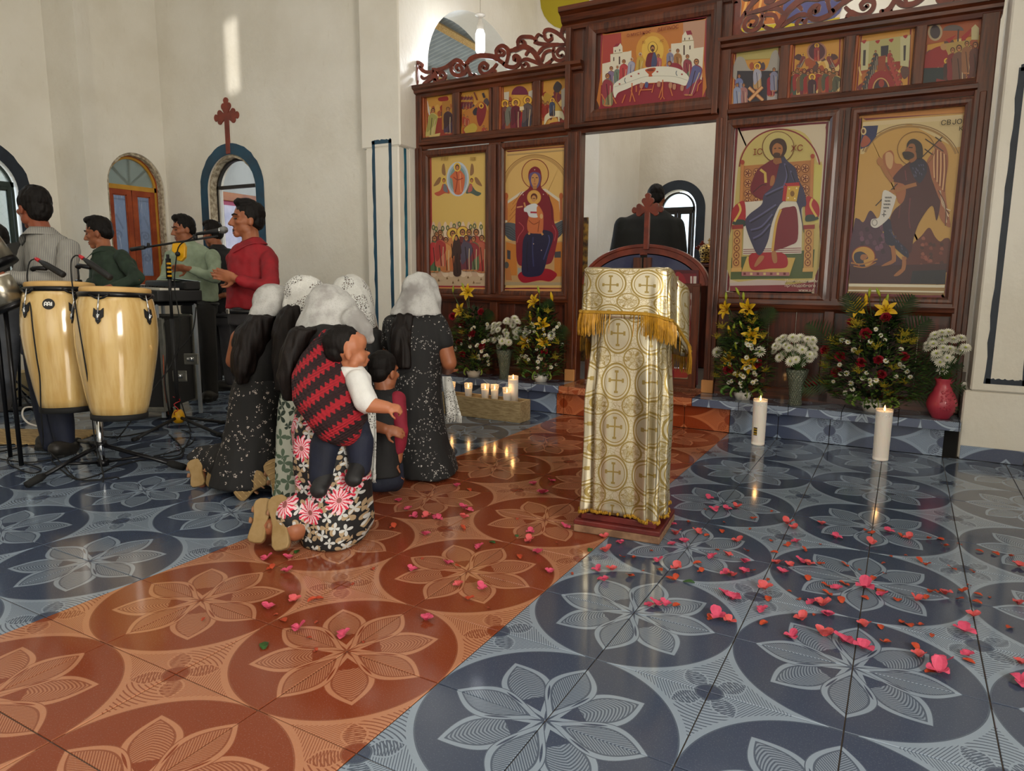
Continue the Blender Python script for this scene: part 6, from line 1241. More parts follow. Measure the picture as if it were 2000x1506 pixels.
# ---- congas with their stand and microphones
mat('conga_wood', 'd6b87e', 0.18, col2='c09c5c', vscale=2.6, stretch=(9, 9, 0.9), coat=0.8); mat('black_metal', '17171a', 0.32, 0.5); mat('black_matte', '161617', 0.6); mat('chrome', 'c8ccd0', 0.12, 1.0); mat('rawhide', 'c9a468', 0.6, col2='b58c50', vscale=6); mat('rubber', '121212', 0.8); mat('mic_red', 'b01420', 0.4); mat('yellow_plastic', 'd09a08', 0.4)
def conga(ta, tb, da, db, label, R_=0.165, badge=False, lug0=0.0, lugs=5):
    a, b = P(*ta, da), P(*tb, db); ax = (a-b); L = ax.length; ax.normalize(); base = thing('conga_drum', label, 'drum', b, group='pair of congas on the stand')
    t = (V(CAM)-a); t -= ax*t.dot(ax); t.normalize(); s_ = ax.cross(t); M3 = MX((s_, -t, ax)).transposed(); M3.transpose(); M3 = MX((s_, -t, ax)).transposed()
    def lb(nm, mb, m, par=base, smooth=True, **k):
        mb.v = [M3 @ q for q in mb.v]; return build(nm, mb, m, par, smooth, local=True, **k)
    prof = [(0.82, 0.0), (0.90, 0.08), (0.985, 0.18), (1.08, 0.32), (1.17, 0.46), (1.225, 0.58), (1.235, 0.68), (1.20, 0.80), (1.13, 0.90), (1.03, 0.985)]
    rr = lambda z: np.interp(z/L, [q[1] for q in prof], [q[0] for q in prof])*R_
    sh = lb('shell', MB().lathe([(r*R_, z*L) for r, z in prof], 48), 'conga_wood')
    lb('bottom_ring', MB().lathe([(0.80*R_, -0.022), (0.85*R_, -0.018), (0.86*R_, 0.012), (0.80*R_, 0.012)], 40), 'rubber')
    lb('head', MB().lathe([(1.04*R_, L*0.955), (1.055*R_, L*1.0), (1.03*R_, L*1.012), (0.9*R_, L*1.018), (0.02, L*1.02)], 40), 'rawhide')
    lb('rim', MB().tube([(1.085*R_*cos(k*pi/20), 1.085*R_*sin(k*pi/20), L*0.955) for k in range(40)], (0.009, 0.014), 8, False, True), 'black_metal')
    for k in range(lugs):
        th = -pi/2+lug0+k*2*pi/lugs; c, s2 = cos(th), sin(th); zz = L*0.80; r = rr(zz); tan = V((-s2, c, 0)); o_ = V((c, s2, 0)); up = V((rr(zz+0.05)*c-r*c, rr(zz+0.05)*s2-r*s2, 0.05)).normalized()
        out_ = [(-0.024, 0.035), (-0.010, 0.022), (0.010, 0.022), (0.024, 0.035), (0.026, -0.010), (0.012, -0.022), (0.012, -0.034), (0.0, -0.05), (-0.012, -0.034), (-0.012, -0.022), (-0.026, -0.010)]
        pl = lb('lug_plate', MB().prism(out_, o_*(r+0.001)+V((0, 0, zz)), tan, up, 0.006), 'black_matte', smooth=False)
        g = MB().tube([o_*(r+0.014)+V((0, 0, zz-0.01)), o_*(rr(L*0.9)+0.012)+V((0, 0, L*0.89)), o_*(1.085*R_+0.008)+V((0, 0, L*0.955))], 0.0042, 6).box(o_*(r+0.012)+V((0, 0, zz-0.012)), (0.014, 0.014, 0.03)); lb('tension_rod', g, 'chrome', pl)
        hk = MB().tube([o_*(1.085*R_+0.008)+tan*e+V((0, 0, L*0.955-z_)) for e, z_ in ((-0.05, 0.0), (-0.02, 0.018), (0.0, 0.024), (0.02, 0.018), (0.05, 0.0))], 0.006, 6); lb('rim_ear', hk, 'black_metal', pl)
    if badge:
        th = -pi/2-0.30; c, s2 = cos(th), sin(th); zz = L*0.835; r = rr(zz); o_ = V((c, s2, 0)); tan = V((-s2, c, 0)); up = V((rr(zz+0.05)*c-r*c, rr(zz+0.05)*s2-r*s2, 0.05)).normalized(); oo = o_*(r+0.0005)+V((0, 0, zz))
        bd = lb('badge', MB().prism([(0.030*cos(k*pi/14), 0.030*sin(k*pi/14)) for k in range(28)], oo, tan, up, 0.003), 'black_matte', smooth=False); bd['label'] = 'round black maker badge'
        g = MB(); w_ = 0.0026; oo2 = oo+o_*0.0035
        for x0 in (-0.019, -0.004): g.ribbon([(x0, -0.010), (x0, 0.003), (x0+0.002, 0.009), (x0+0.006, 0.011), (x0+0.010, 0.009), (x0+0.012, 0.003), (x0+0.012, -0.010)], w_, oo2, tan, up, 0.0012); g.ribbon([(x0, -0.002), (x0+0.012, -0.002)], w_*0.8, oo2, tan, up, 0.0012)
        g.ribbon([(0.0155, -0.010), (0.0155, 0.011)], w_, oo2, tan, up, 0.0012); lb('badge_mark', g, 'ink_white', bd, smooth=False)
    return base, a, b, ax
cr_, ra, rb_, rax = conga((226, 566), (234, 810), 3.80, 3.86, 'front conga drum with pale wood shell, the larger of the two', 0.165, False, -0.42, 5)
cl_, la, lb_, lax = conga((117, 556), (133, 796), 3.98, 4.04, 'rear conga drum with a round black badge on the shell', 0.165, True, 0.30, 5)
gx = onz(205, 908); std = thing('conga_stand', 'chrome and black tripod stand carrying both congas', 'stand', gx)
hub = P(197, 868, 4.05); lowc = P(201, 903, 4.02)
build('pole', MB().tube([P(199, 905, 4.02), P(190, 770, 4.10)], 0.019, 12), 'chrome', std, True); build('upper_pole', MB().tube([P(192, 800, 4.09), P(186, 600, 4.16)], 0.015, 12), 'chrome', std, True)
for q in (hub, lowc): build('collar', MB().tube([q-V((0, 0, 0.018)), q+V((0, 0, 0.018))], 0.031, 14), 'black_metal', std, True)
for fx, fy in ((56, 952), (358, 918), (150, 866)):
    e = onz(fx, fy)+V((0, 0, 0.018)); d = (e-hub).normalized()
    lg = build('leg', MB().tube([hub, e-d*0.05], 0.013, 8), 'black_metal', std, True); build('rubber_foot', MB().tube([e-d*0.09, e-d*0.06, e+d*0.012], [0.016, 0.024, 0.020], 8), 'rubber', lg, True)
    mid = hub+(e-hub)*0.52; build('brace', MB().tube([lowc, mid], 0.009, 6), 'black_metal', std, True)
build('cradle_bar', MB().tube([lb_+(la-lb_)*0.42+(ra-la).normalized()*0.19, rb_+(ra-rb_)*0.42-(ra-la).normalized()*0.19], 0.014, 8), 'chrome', std, True)
def cable(nm, pts, label, r=0.0042, m='rubber', n=8): return tag(build(nm, MB().tube(bez(pts, n), r, 6), m, None, True), label, 'cable')
def clipmic(m0, m1, k, d, foot, label, cab):
    a, b = P(*m0, d), P(*m1, d-0.10); dr = (b-a).normalized(); t = thing('drum_microphone', label, 'microphone', P(*foot, d+0.02))
    build('mic_body', MB().tube([a, a+dr*0.02, a+dr*0.06, b-dr*0.005, b], [0.008, 0.012, 0.017, 0.018, 0.012], 12), 'black_matte', t, True); build('red_plug', MB().tube([a-dr*0.045, a-dr*0.01], [0.010, 0.011], 10), 'mic_red', t, True)
    j = a+dr*0.06; kq = P(*k, d+0.01); f = P(*foot, d+0.02)
    build('clip', MB().tube([j-V((0, 0, 0.022)), kq+V((0.01, 0, 0.01)), kq], [0.013, 0.012, 0.016], 8), 'black_metal', t, True); build('bracket', MB().tube([kq, (kq+f)/2+V((0.004, 0, 0)), f], [(0.005, 0.012)]*3, 6), 'black_metal', t, True); build('rim_clamp', MB().box(f, (0.03, 0.03, 0.045)), 'black_metal', t, bevel=0.005)
    cable('microphone_cable', [a-dr*0.045]+[P(*c) for c in cab], ('thin black cable drooping from the microphone on the rear conga' if 'rear' in label else 'thin black cable drooping from the front conga microphone to the floor'), 0.0038)
clipmic((78, 510), (124, 537), (64, 527), 3.98, (66, 556), 'small black microphone with a red plug aimed at the rear conga', [(58, 512, 3.97), (53, 540, 3.92), (58, 580, 3.82), (64, 640, 3.78), (72, 700, 3.80), (78, 740, 3.84), (80, 800, 3.9), (84, 850, 4.0), (84, 872, 4.3)])
clipmic((164, 506), (216, 543), (152, 522), 3.92, (154, 554), 'small black microphone with a red plug aimed at the front conga', [(146, 500, 3.90), (139, 512, 3.86), (140, 545, 3.78), (148, 600, 3.66), (158, 660, 3.62), (168, 720, 3.66), (177, 780, 3.74), (184, 850, 3.85), (197, 905, 3.90), (199, 945, 3.79), (150, 965, 3.66), (107, 975, 3.62), (110, 964, 3.66), (165, 942, 3.80), (228, 938, 3.85), (225, 932, 3.87), (190, 937, 3.84), (150, 935, 3.84), (120, 905, 4.05), (95, 880, 4.28)])
# ---- microphone stand of the singer
mq = onz(350, 833); ms = thing('microphone_stand', 'black boom microphone stand with a yellow base and yellow clutch', 'stand', mq)
pt = mq+V((0, 0, zat(mq.x, mq.y, 497)))
build('base_hub', MB().lathe([(0.030, 0.03), (0.042, 0.05), (0.048, 0.075), (0.040, 0.10), (0.026, 0.125), (0.018, 0.13)], 18), 'yellow_plastic', ms, True, local=True)
build('lower_tube', MB().tube([mq+V((0, 0, 0.06)), mq+V((0, 0, 0.80))], 0.016, 10), 'black_matte', ms, True); build('upper_tube', MB().tube([mq+V((0, 0, 0.78)), pt], 0.011, 10), 'black_matte', ms, True); build('grip', MB().tube([mq+V((0, 0, zat(mq.x, mq.y, 545))), mq+V((0, 0, zat(mq.x, mq.y, 505)))], 0.019, 10), 'black_metal', ms, True)
for k in range(4): zz = zat(mq.x, mq.y, 515+k*8); build('clip_rib', MB().box(mq+V((0.018, -0.008, zz)), (0.03, 0.02, 0.014)), 'yellow_plastic', ms, bevel=0.003)
cl = build('clutch', MB().prism([(-0.045, 0.055), (0.04, 0.065), (0.052, 0.03), (0.048, -0.045), (0.02, -0.075), (-0.01, -0.07), (-0.025, -0.02), (-0.05, 0.0)], P(348, 490, 5.12), V(RT), -V(DN), -0.035), 'yellow_plastic', ms, bevel=0.006, seg=2); build('clutch_knob', MB().tube([P(347, 496, 5.13), P(347, 496, 5.05)], [0.016, 0.018], 10), 'black_matte', cl, True)
ba, bb = P(258, 487, 5.22), P(425, 461, 5.05)
build('boom', MB().tube([ba, bb], 0.008, 8), 'black_matte', ms, True); bd_ = (bb-ba).normalized(); build('counterweight', MB().tube([ba-bd_*0.01, ba+bd_*0.11], 0.015, 10), 'black_matte', ms, True); build('boom_knob', MB().tube([P(290, 483, 5.15), P(290, 475, 5.15)], 0.012, 8), 'black_matte', ms, True); build('mic_clip', MB().tube([P(382, 468, 5.08), P(381, 458, 5.08)], 0.016, 8), 'black_matte', ms, True)
for fx, fy in ((262, 862), (437, 828), (432, 853)):
    e = onz(fx, fy)+V((0, 0, 0.012)); lg = build('leg', MB().tube([mq+V((0, 0, 0.075)), e], 0.012, 8), 'black_matte', ms, True); d = (e-mq).normalized(); build('foot_cap', MB().tube([e-d*0.04, e+d*0.01], 0.015, 8), 'rubber', lg, True)
mc = thing('vocal_microphone', 'black vocal microphone with a silver grille in front of the man in red', 'microphone', P(400, 456, 5.06)); a, b = P(384, 457, 5.07), P(438, 449, 5.0); dr = (b-a).normalized()
build('handle', MB().tube([a, a+dr*0.12, b-dr*0.028], [0.010, 0.015, 0.021], 12), 'black_matte', mc, True); m_, b_ = newmat('mic_grille', 0.35, 0.7); setcol(b_, C('9a9c9c')); bump(b_, E(voro(coords('Object'), 420, 'F1').outputs[0]), 0.8, 0.002)
build('grille', MB().tube([b-dr*0.028, b-dr*0.012, b+dr*0.004, b+dr*0.018, b+dr*0.026], [0.021, 0.026, 0.026, 0.020, 0.006], 14), 'mic_grille', mc, True); build('collar', MB().tube([b-dr*0.034, b-dr*0.026], 0.0225, 12), 'chrome', mc, True)
cable('singer_cable', [a, P(372, 466, 5.08), P(352, 478, 5.1), P(345, 500, 5.12), P(341, 560, 5.1), P(352, 640, 5.1), P(344, 720, 5.14), P(353, 780, 5.15), onz(372, 842)+V((0, 0, .006)), onz(380, 860)+V((0, 0, .006)), onz(352, 880)+V((0, 0, .006)), onz(300, 893)+V((0, 0, .006))], 'black cable hanging from the vocal microphone down the boom stand')
# ---- keyboard on its stand, flight case, speaker box
k0, k1 = P(352, 578, 5.30), P(268, 592, 6.05); kd = V((k1.x-k0.x, k1.y-k0.y, 0)); kL = 0.95; kd.normalize(); kn = V((-kd.y, kd.x, 0)); zk = k0.z
kb = thing('keyboard', 'black keyboard on a metal stand beside the man in pale green', 'keyboard', V((k0.x, k0.y, 0))+kd*kL/2); KM = MX((kd, -kn, V((0, 0, -1)))).transposed(); KM = MX((kd, kn, V((0, 0, 1)))).transposed()
kc = V((k0.x, k0.y, zk))+kd*(kL/2)
build('case_body', MB().box(kc, (kL, 0.33, 0.085), KM), 'black_matte', kb, bevel=0.01, seg=2); pp = MB().box(kc+V((0, 0, 0.075))+kn*0.07*0-kn*0.10, (kL*0.98, 0.12, 0.07), KM); build('panel', pp, 'black_matte', kb, bevel=0.012)
mat('key_white', 'dcd8cc', 0.35); mat('key_black', '101010', 0.3)
wk = MB(); bkk = MB()
for i in range(36):
    c = kc+kd*(-kL*0.46+kL*0.92*(i+0.5)/36)+kn*0.06+V((0, 0, 0.05)); build('key', MB().box(c, (kL*0.92/36-0.0015, 0.14, 0.016), KM), 'key_white', kb)
    if i % 7 in (0, 1, 3, 4, 5): build('black_key', MB().box(c+kd*kL*0.92/72+kn*-0.03+V((0, 0, 0.012)), (0.012, 0.085, 0.014), KM), 'key_black', kb)
for s_ in (0.12, 0.88):
    c = V((k0.x, k0.y, 0))+kd*(kL*s_); build('stand_bar', MB().tube([c-kn*0.16+V((0, 0, zk-0.06)), c+kn*0.16+V((0, 0, zk-0.06))], 0.018, 6), 'black_metal', kb); build('stand_leg', MB().tube([c-kn*0.14+V((0, 0, zk-0.06)), c-kn*0.14+V((0, 0, 0.02))], 0.017, 6), 'zinc', kb); build('stand_leg', MB().tube([c+kn*0.14+V((0, 0, zk-0.06)), c+kn*0.14+V((0, 0, 0.02))], 0.017, 6), 'zinc', kb)
pap = build('sheet_music', MB().box(kc-kd*0.22+V((0, 0, 0.119))-kn*0.10, (0.30, 0.20, 0.004), KM @ MX.Rotation(0.12, 3, 'X')), mat('paper_blue', 'a8b8c0', 0.6)); tag(pap, 'pale sheet of paper lying on top of the black keyboard', 'paper')
fc0 = onz(328, 822); fc = thing('flight_case', 'black road case with metal edges and butterfly latch behind the congas', 'case', fc0); fd = V((-RT[0], -RT[1], 0)).normalized(); fn_ = V((-fd.y, fd.x, 0)); FM = MX((fd, fn_, V((0, 0, 1)))).transposed()
fw_, fh_, fdp = 0.62, zat(fc0.x, fc0.y, 625)-0.09, 0.5
if fn_.dot(V(FW)) < 0: fn_ = -fn_; FM = MX((fd, fn_, V((0, 0, 1)))).transposed()
cc = fc0+fd*fw_/2+fn_*fdp/2+V((0, 0, 0.09+fh_/2)); build('case_panel', MB().box(cc, (fw_, fdp, fh_), FM), 'black_matte', fc, bevel=0.006)
mat('alu', '8f8f88', 0.35, 0.8, var=0.2, vscale=20)
for sx in (-1, 1):
    for sy in (-1, 1): build('corner_strip', MB().box(cc+fd*sx*fw_/2+fn_*sy*fdp/2, (0.036, 0.036, fh_+0.02), FM), 'alu', fc, bevel=0.004)
for sz in (-1, 1):
    for sy in (-1, 1): build('edge_strip', MB().box(cc+fn_*sy*fdp/2+V((0, 0, sz*fh_/2)), (fw_, 0.036, 0.036), FM), 'alu', fc, bevel=0.004)
for px, py in ((320, 715), (293, 752)):
    q = P(px, py, 4.9); q = q-fn_*((q-(cc-fn_*fdp/2)).dot(fn_)) - fn_*0.004; lt = build('latch', MB().box(q, (0.11, 0.012, 0.085), FM), 'alu', fc, bevel=0.008, seg=2); build('latch_wing', MB().tube([q-fn_*0.014-fd*0.025, q-fn_*0.016+fd*0.025], (0.006, 0.016), 8), 'chrome', lt, True)
for sx in (-0.4, 0.4):
    c = cc+fd*sx*fw_-fn_*0.2*fdp; c.z = 0.045; build('caster', MB().tube([c-fd*0.015, c+fd*0.015], 0.044, 14), 'rubber', fc)
sb0 = onz(415, 738); sbx = thing('speaker_cabinet', 'tall black speaker cabinet standing between the men and the kneeling women', 'speaker', sb0); cc = sb0+V((RT[0], RT[1], 0)).normalized()*0.26+V((0, 0, 0.44)); SM = MX((V((RT[0], RT[1], 0)).normalized(), V((-RT[1], RT[0], 0)).normalized(), V((0, 0, 1)))).transposed()
build('cabinet', MB().box(cc+SM @ V((0, 0.2, 0)), (0.55, 0.4, 0.86), SM), 'black_matte', sbx, bevel=0.012); build('grille_cloth', MB().box(cc+SM @ V((0, -0.006, 0.02)), (0.47, 0.012, 0.74), SM), mat('grille_black', '1c1c1e', 0.9), sbx); build('foot_rail', MB().box(cc+SM @ V((0, -0.01, -0.425)), (0.56, 0.02, 0.02), SM), 'zinc', sbx)
# ---- left edge: timbales, music stand, stool, board, bucket, cables
mat('steel', 'b0aa9a', 0.28, 0.9, var=0.15, vscale=4)
def timbale(p0, p1, d0, d1, r, label):
    a, b = P(*p0, d0), P(*p1, d1); dr = (b-a).normalized(); t = thing('timbale', label, 'drum', V((a.x, a.y, min(a.z, b.z))))
    build('shell', MB().tube([a, a+dr*0.002, b], [r*0.98, r, r], 28), 'steel', t, True); build('hoop', MB().tube([b-dr*0.02, b+dr*0.012], r*1.07, 28), 'black_metal', t, True); build('drum_head', MB().tube([a-dr*0.012, a-dr*0.002], r*0.96, 28), 'socket_white', t, True); m_ = (a+b)/2; build('stand_pole', MB().tube([m_-V((0, 0, r*0.6)), V((m_.x, m_.y, 0.01))], 0.013, 8), 'black_metal', t, True); return t
timbale((-10, 548), (24, 600), 3.9, 3.95, 0.085, 'tilted steel drum shell at the left edge beneath the striped cuff'); timbale((-42, 466), (-2, 520), 4.05, 4.10, 0.10, 'steel drum shell at the left edge above the striped cuff')
mu = thing('music_stand', 'black music stand behind the steel drums at the left edge', 'stand', onz(40, 800)); 
mm = onz(40, 800); a, b, c_, d_ = P(6, 478, 4.6), P(36, 472, 4.55), P(46, 528, 4.5), P(26, 530, 4.6); build('desk', MB().add([a, b, c_, d_, a+V((0, .02, 0)), b+V((0, .02, 0)), c_+V((0, .02, 0)), d_+V((0, .02, 0))], [(0, 1, 2, 3), (7, 6, 5, 4), (0, 4, 5, 1), (1, 5, 6, 2), (2, 6, 7, 3), (3, 7, 4, 0)]), 'black_matte', mu); build('pole', MB().tube([mm+V((0, 0, 0.02)), (b+d_)/2], 0.012, 8), 'black_metal', mu, True)
for k in range(3): build('leg', MB().tube([mm+V((0, 0, 0.18)), mm+V((0.2*cos(k*2.1), 0.2*sin(k*2.1), 0.01))], 0.009, 6), 'black_metal', mu, True)
bq = onz(48, 772); bu = thing('bucket', 'beige plastic bucket on the floor behind the man in stripes', 'bucket', bq); build('bucket_body', MB().lathe([(0.09, 0), (0.115, 0.22), (0.12, 0.225), (0.108, 0.22), (0.08, 0.01)], 24), mat('beige_plastic', 'b8a67e', 0.5), bu, True, local=True)
pb = onz(45, 862); tag(build('plywood_board', MB().box(pb+V((-0.1, 0.06, 0.009)), (0.85, 0.42, 0.014), rotz(0.5)), mat('ply', 'b89c6a', 0.8, col2='8a7048', vscale=10, stretch=(1, 7, 7)), bevel=0.003), 'scuffed plywood board on the tiles under the cables at the left edge', 'board')
fp = onz(20, 800); fpt = thing('foot_pedal', 'black foot pedal with a chrome rod at the left edge', 'pedal', fp); build('pedal_base', MB().box(fp+V((0, 0, 0.02)), (0.34, 0.2, 0.03), rotz(0.6)), 'black_matte', fpt, bevel=0.006); build('pedal_plate', MB().box(fp+V((0, 0, 0.075)), (0.26, 0.1, 0.014), rotz(0.6) @ MX.Rotation(-0.25, 3, 'Y')), 'black_metal', fpt, bevel=0.004); build('rod', MB().tube([fp+V((0.08, 0, 0.04)), fp+V((-0.05, 0.03, 0.30))], 0.008, 8), 'chrome', fpt, True)
sq_ = onz(12, 795); stl = thing('drum_stool', 'black drum stool under the seated man at the left edge', 'stool', sq_+V((-0.35, -0.1, 0))); sc0 = sq_+V((-0.35, -0.1, 0)); build('seat', MB().lathe([(0.02, 0.47), (0.16, 0.47), (0.17, 0.50), (0.15, 0.54), (0.02, 0.545)], 24, sc0), 'black_matte', stl, True); build('pole', MB().tube([sc0+V((0, 0, 0.2)), sc0+V((0, 0, 0.48))], 0.016, 8), 'chrome', stl, True)
for k in range(3): build('leg', MB().tube([sc0+V((0, 0, 0.28)), sc0+V((0.26*cos(k*2.1+.4), 0.26*sin(k*2.1+.4), 0.01))], 0.011, 6), 'black_metal', stl, True)
cy = thing('cymbal_stand', 'black cymbal stand pole behind the man in stripes', 'stand', onz(30, 790)); cq = onz(30, 790); build('pole', MB().tube([cq+V((0, 0, 0.01)), cq+V((0, 0, zat(cq.x, cq.y, 640)))], 0.014, 8), 'black_metal', cy, True)
for k in range(3): build('leg', MB().tube([cq+V((0, 0, 0.22)), cq+V((0.22*cos(k*2.1+1), 0.22*sin(k*2.1+1), 0.01))], 0.010, 6), 'black_metal', cy, True)
F_ = lambda *pts: [onz(x, y)+V((0, 0, 0.006)) for x, y in pts]
cable('floor_cable', F_((0, 872), (40, 868), (90, 858), (150, 850), (230, 855), (310, 840)), 'black cable running across the tiles behind the conga stand', 0.005)
cable('floor_cable', F_((0, 898), (60, 905), (120, 893), (90, 888), (25, 892), (18, 908), (60, 926), (80, 918), (40, 904)), 'black cable coiled on the tiles left of the conga stand', 0.004)
cable('floor_cable', F_((100, 900), (120, 920), (150, 938), (190, 930), (230, 912), (300, 896), (350, 890), (352, 872), (330, 850)), 'black cable looping under the right leg of the conga stand', 0.004)
cable('floor_cable', F_((355, 842), (372, 850), (360, 878), (352, 896), (310, 898), (285, 890)), 'black cable curling from the yellow base over the tiles', 0.004)
cable('floor_cable', F_((0, 855), (30, 860), (70, 850), (110, 845), (140, 838)), 'black cable lying over the plywood board', 0.005)
cable('floor_cable', F_((0, 884), (30, 878), (62, 868), (100, 870), (125, 862)), 'second black cable beside the plywood board', 0.005)
cable('white_cable', [P(68, 795, 4.75), P(48, 797, 4.7), P(44, 812, 4.66), P(55, 826, 4.62), P(75, 833, 4.6)], 'short white cable arching above the floor beside the dark jeans', 0.006, 'socket_white')
cable('stand_cable', [P(383, 600, 5.2), P(375, 650, 5.15), P(345, 690, 5.1), P(330, 720, 5.0), P(300, 760, 4.9), P(265, 810, 4.75), P(235, 850, 4.55), onz(228, 858)+V((0, 0, .006))], 'black cable sloping from the keyboard to the conga stand', 0.005)
cable('stand_cable', [P(322, 630, 5.3), P(326, 690, 5.25), P(322, 740, 5.2), P(328, 790, 5.15), onz(336, 828)+V((0, 0, .006))], 'black cable hanging between the road case and the microphone stand', 0.006)
cable('red_cable', [P(338, 775, 5.2), P(352, 782, 5.15), P(340, 790, 5.12), P(348, 800, 5.1), P(340, 808, 5.1), onz(352, 822)+V((0, 0, .006))], 'thin red cord tangled behind the yellow base', 0.003, 'mic_red')
cable('orange_cable', [P(316, 628, 5.35), P(319, 700, 5.3), P(322, 760, 5.25), onz(330, 815)+V((0, 0, .006))], 'orange cord hanging along the road case edge', 0.004, 'orange_frame')

# ------------------------------------------------------------------ people
RH = V((RT[0], RT[1], 0)).normalized(); FH = V((-RH.y, RH.x, 0)); UP = V((0, 0, 1))
mat('skin_warm', '9a5f40', 0.5, col2='8a5236', vscale=12, sss=0.08); mat('skin_deep', '8a4a30', 0.5, col2='7a4029', vscale=12, sss=0.08); mat('skin_baby', 'a86a4a', 0.5, sss=0.1)
mat('hair_black', '0c0a09', 0.6, spec=0.22, col2='15100e', vscale=60, bmp=0.4, bscale=160, stretch=(3, 3, 0.6)); mat('hair_brown', '0e0908', 0.5, spec=0.25, col2='170e0b', vscale=30, bmp=0.5, bscale=120, stretch=(4, 4, 0.4)); mat('eye_dark', '0c0807', 0.25); mat('lip', '7a3a30', 0.45)
def cloth(nm, a, b, rough=0.75, sc=220, bm=0.25): return mat(nm, a, rough, col2=b, vscale=9, bmp=bm, bscale=sc)
cloth('shirt_red', '8e0f1c', '76101a'); cloth('shirt_mint', '98a892', '86967f'); cloth('shirt_forest', '26382a', '1c2b20'); cloth('shirt_black', '1b1a1c', '121213'); cloth('slacks_black', '1c1b1b', '131313'); cloth('slacks_grey', '353337', '29282b'); cloth('jeans_navy', '141b30', '0e1424'); cloth('trousers_grey', '5c5f66', '4c4f56'); cloth('robe_black', '0b0d0c', '101412', 0.85); cloth('top_black', '121113', '0c0c0d'); cloth('tee_white', 'd6d6d4', 'c6c6c6'); cloth('sleeve_red', '8a1830', '721428'); mat('belt_black', '141416', 0.4); mat('shoe_dark', '2a2622', 0.5, col2='1c1a18', vscale=14); mat('buckle', 'a8a49a', 0.3, 0.9); mat('sole_tan', '8e754e', 0.75, col2='82683f', vscale=18); mat('strap_tan', '8a6244', 0.6); mat('shoe_black', '1a1a1c', 0.6)
def planar():
    x, y, z = sep(coords('World')); return x*RH.x+y*RH.y, z, x*FH.x+y*FH.y
m_, b_ = newmat('shirt_stripe', 0.75); s_, z_, d_ = planar(); setcol(b_, mix((frac((s_+d_*0.5)*95.0) < 0.34), C('8f8d86'), C('6a6a6a')))
def dots(nm, base, scale, r, col='cfcbc4', dens=0.55):
    m, b = newmat(nm, 0.8); v = voro(coords('World'), scale); n = noise(scaled(v.outputs['Position'], 1.0), 9.3, 0.0); v2 = voro(coords('World'), scale*3.2)
    setcol(b, mix((E(v.outputs['Distance']) < r)*(n > 1-dens)*(E(v2.outputs['Distance']) < 0.44), C(base), C(col))); return m
dots('dress_dots', '0d0c0e', 58.0, 0.33, 'b8b4b0', 0.56); dots('dress_floral', '0f0e10', 40.0, 0.34, 'b4aaa2', 0.58)
m_, b_ = newmat('skirt_flowers', 0.75); s_, z_, d_ = planar(); pv = comb(s_, z_, d_*0.35)
def flower_layer(scale, off, R0, wob_, k, ramp):
    q = E.nt.nodes.new('ShaderNodeVectorMath'); q.operation = 'ADD'; q.inputs[1].default_value = (off, off*1.7, 0); E.nt.links.new(pv, q.inputs[0])
    v = voro(q.outputs[0], scale, rnd=0.85); w = E.nt.nodes.new('ShaderNodeVectorMath'); w.operation = 'SUBTRACT'; E.nt.links.new(q.outputs[0], w.inputs[0]); E.nt.links.new(v.outputs['Position'], w.inputs[1])
    sub = E.nt.nodes.new('ShaderNodeVectorMath'); sub.operation = 'SCALE'; E.nt.links.new(w.outputs[0], sub.inputs[0]); sub.inputs['Scale'].default_value = 1.0
    # position output is in scaled space: compare after scaling the input
    ps = E.nt.nodes.new('ShaderNodeVectorMath'); ps.operation = 'SCALE'; E.nt.links.new(v.outputs['Position'], ps.inputs[0]); ps.inputs['Scale'].default_value = 1.0; E.nt.links.new(ps.outputs[0], w.inputs[1])
    x, y, z = sep(sub.outputs[0]); th = atan2(y, x); r = sq(x*x+y*y); hid = noise(v.outputs['Position'], 7.7, 0.0)
    return r, th, hid
r1, t1, h1 = flower_layer(8.5, 0.0, 0, 0, 0, 0); r2, t2, h2 = flower_layer(17.0, 3.3, 0, 0, 0, 0); r3, t3, h3 = flower_layer(15.0, 7.1, 0, 0, 0, 0)
nz = noise(pv, 38.0, 2.0)-0.5; fl = (r1 < (eabs(esin(t1*5.5+nz*3.0))*0.020+0.034+nz*0.022))*(h1 > 0.46); streak = esin(t1*15.0+nz*11.0+r1*60.0) > 0.25; lf1 = eabs(esin(t2*1.5+h2*9.0))*0.030 > r2*0.9+0.004; lf2 = eabs(esin(t3*2.0+h3*7.0))*0.026 > r3*0.9+0.004
c_ = mix(lf1, C('0c0b0e'), C('9c8668')); c_ = mix(lf2, c_, C('b9bab8')); fc_ = mix(streak, C('d8b4bc'), C('c0223e')); fc_ = mix(r1 < 0.010, fc_, C('8a4a4a')); setcol(b_, mix(fl, c_, fc_))
m_, b_ = newmat('skirt_leaves', 0.75); s_, z_, d_ = planar(); pv = comb(s_, z_, d_*0.35); r1, t1, h1 = flower_layer(14.0, 1.0, 0, 0, 0, 0); setcol(b_, mix((eabs(esin(t1*2.0+h1*8.0))*0.040 > r1*0.9+0.004), C('b8bcb0'), mix(h1 > 0.5, C('2a3a30'), C('566a58'))))
m_, b_ = newmat('shawl_knit', 0.9); s_, z_, d_ = planar(); bnd = frac((z_*0.70-s_*0.55)*15.0+esin(s_*6.0)*0.5); zig = esin((s_*0.75+z_*0.6)*330.0)*0.10; setcol(b_, mix(((bnd+zig) > 0.42)*((bnd+zig) < 0.86), C('240a10'), C('9a1222'))); bump(b_, esin((s_*0.85-z_*0.4)*330.0)*esin(z_*420.0), 0.8, 0.004)
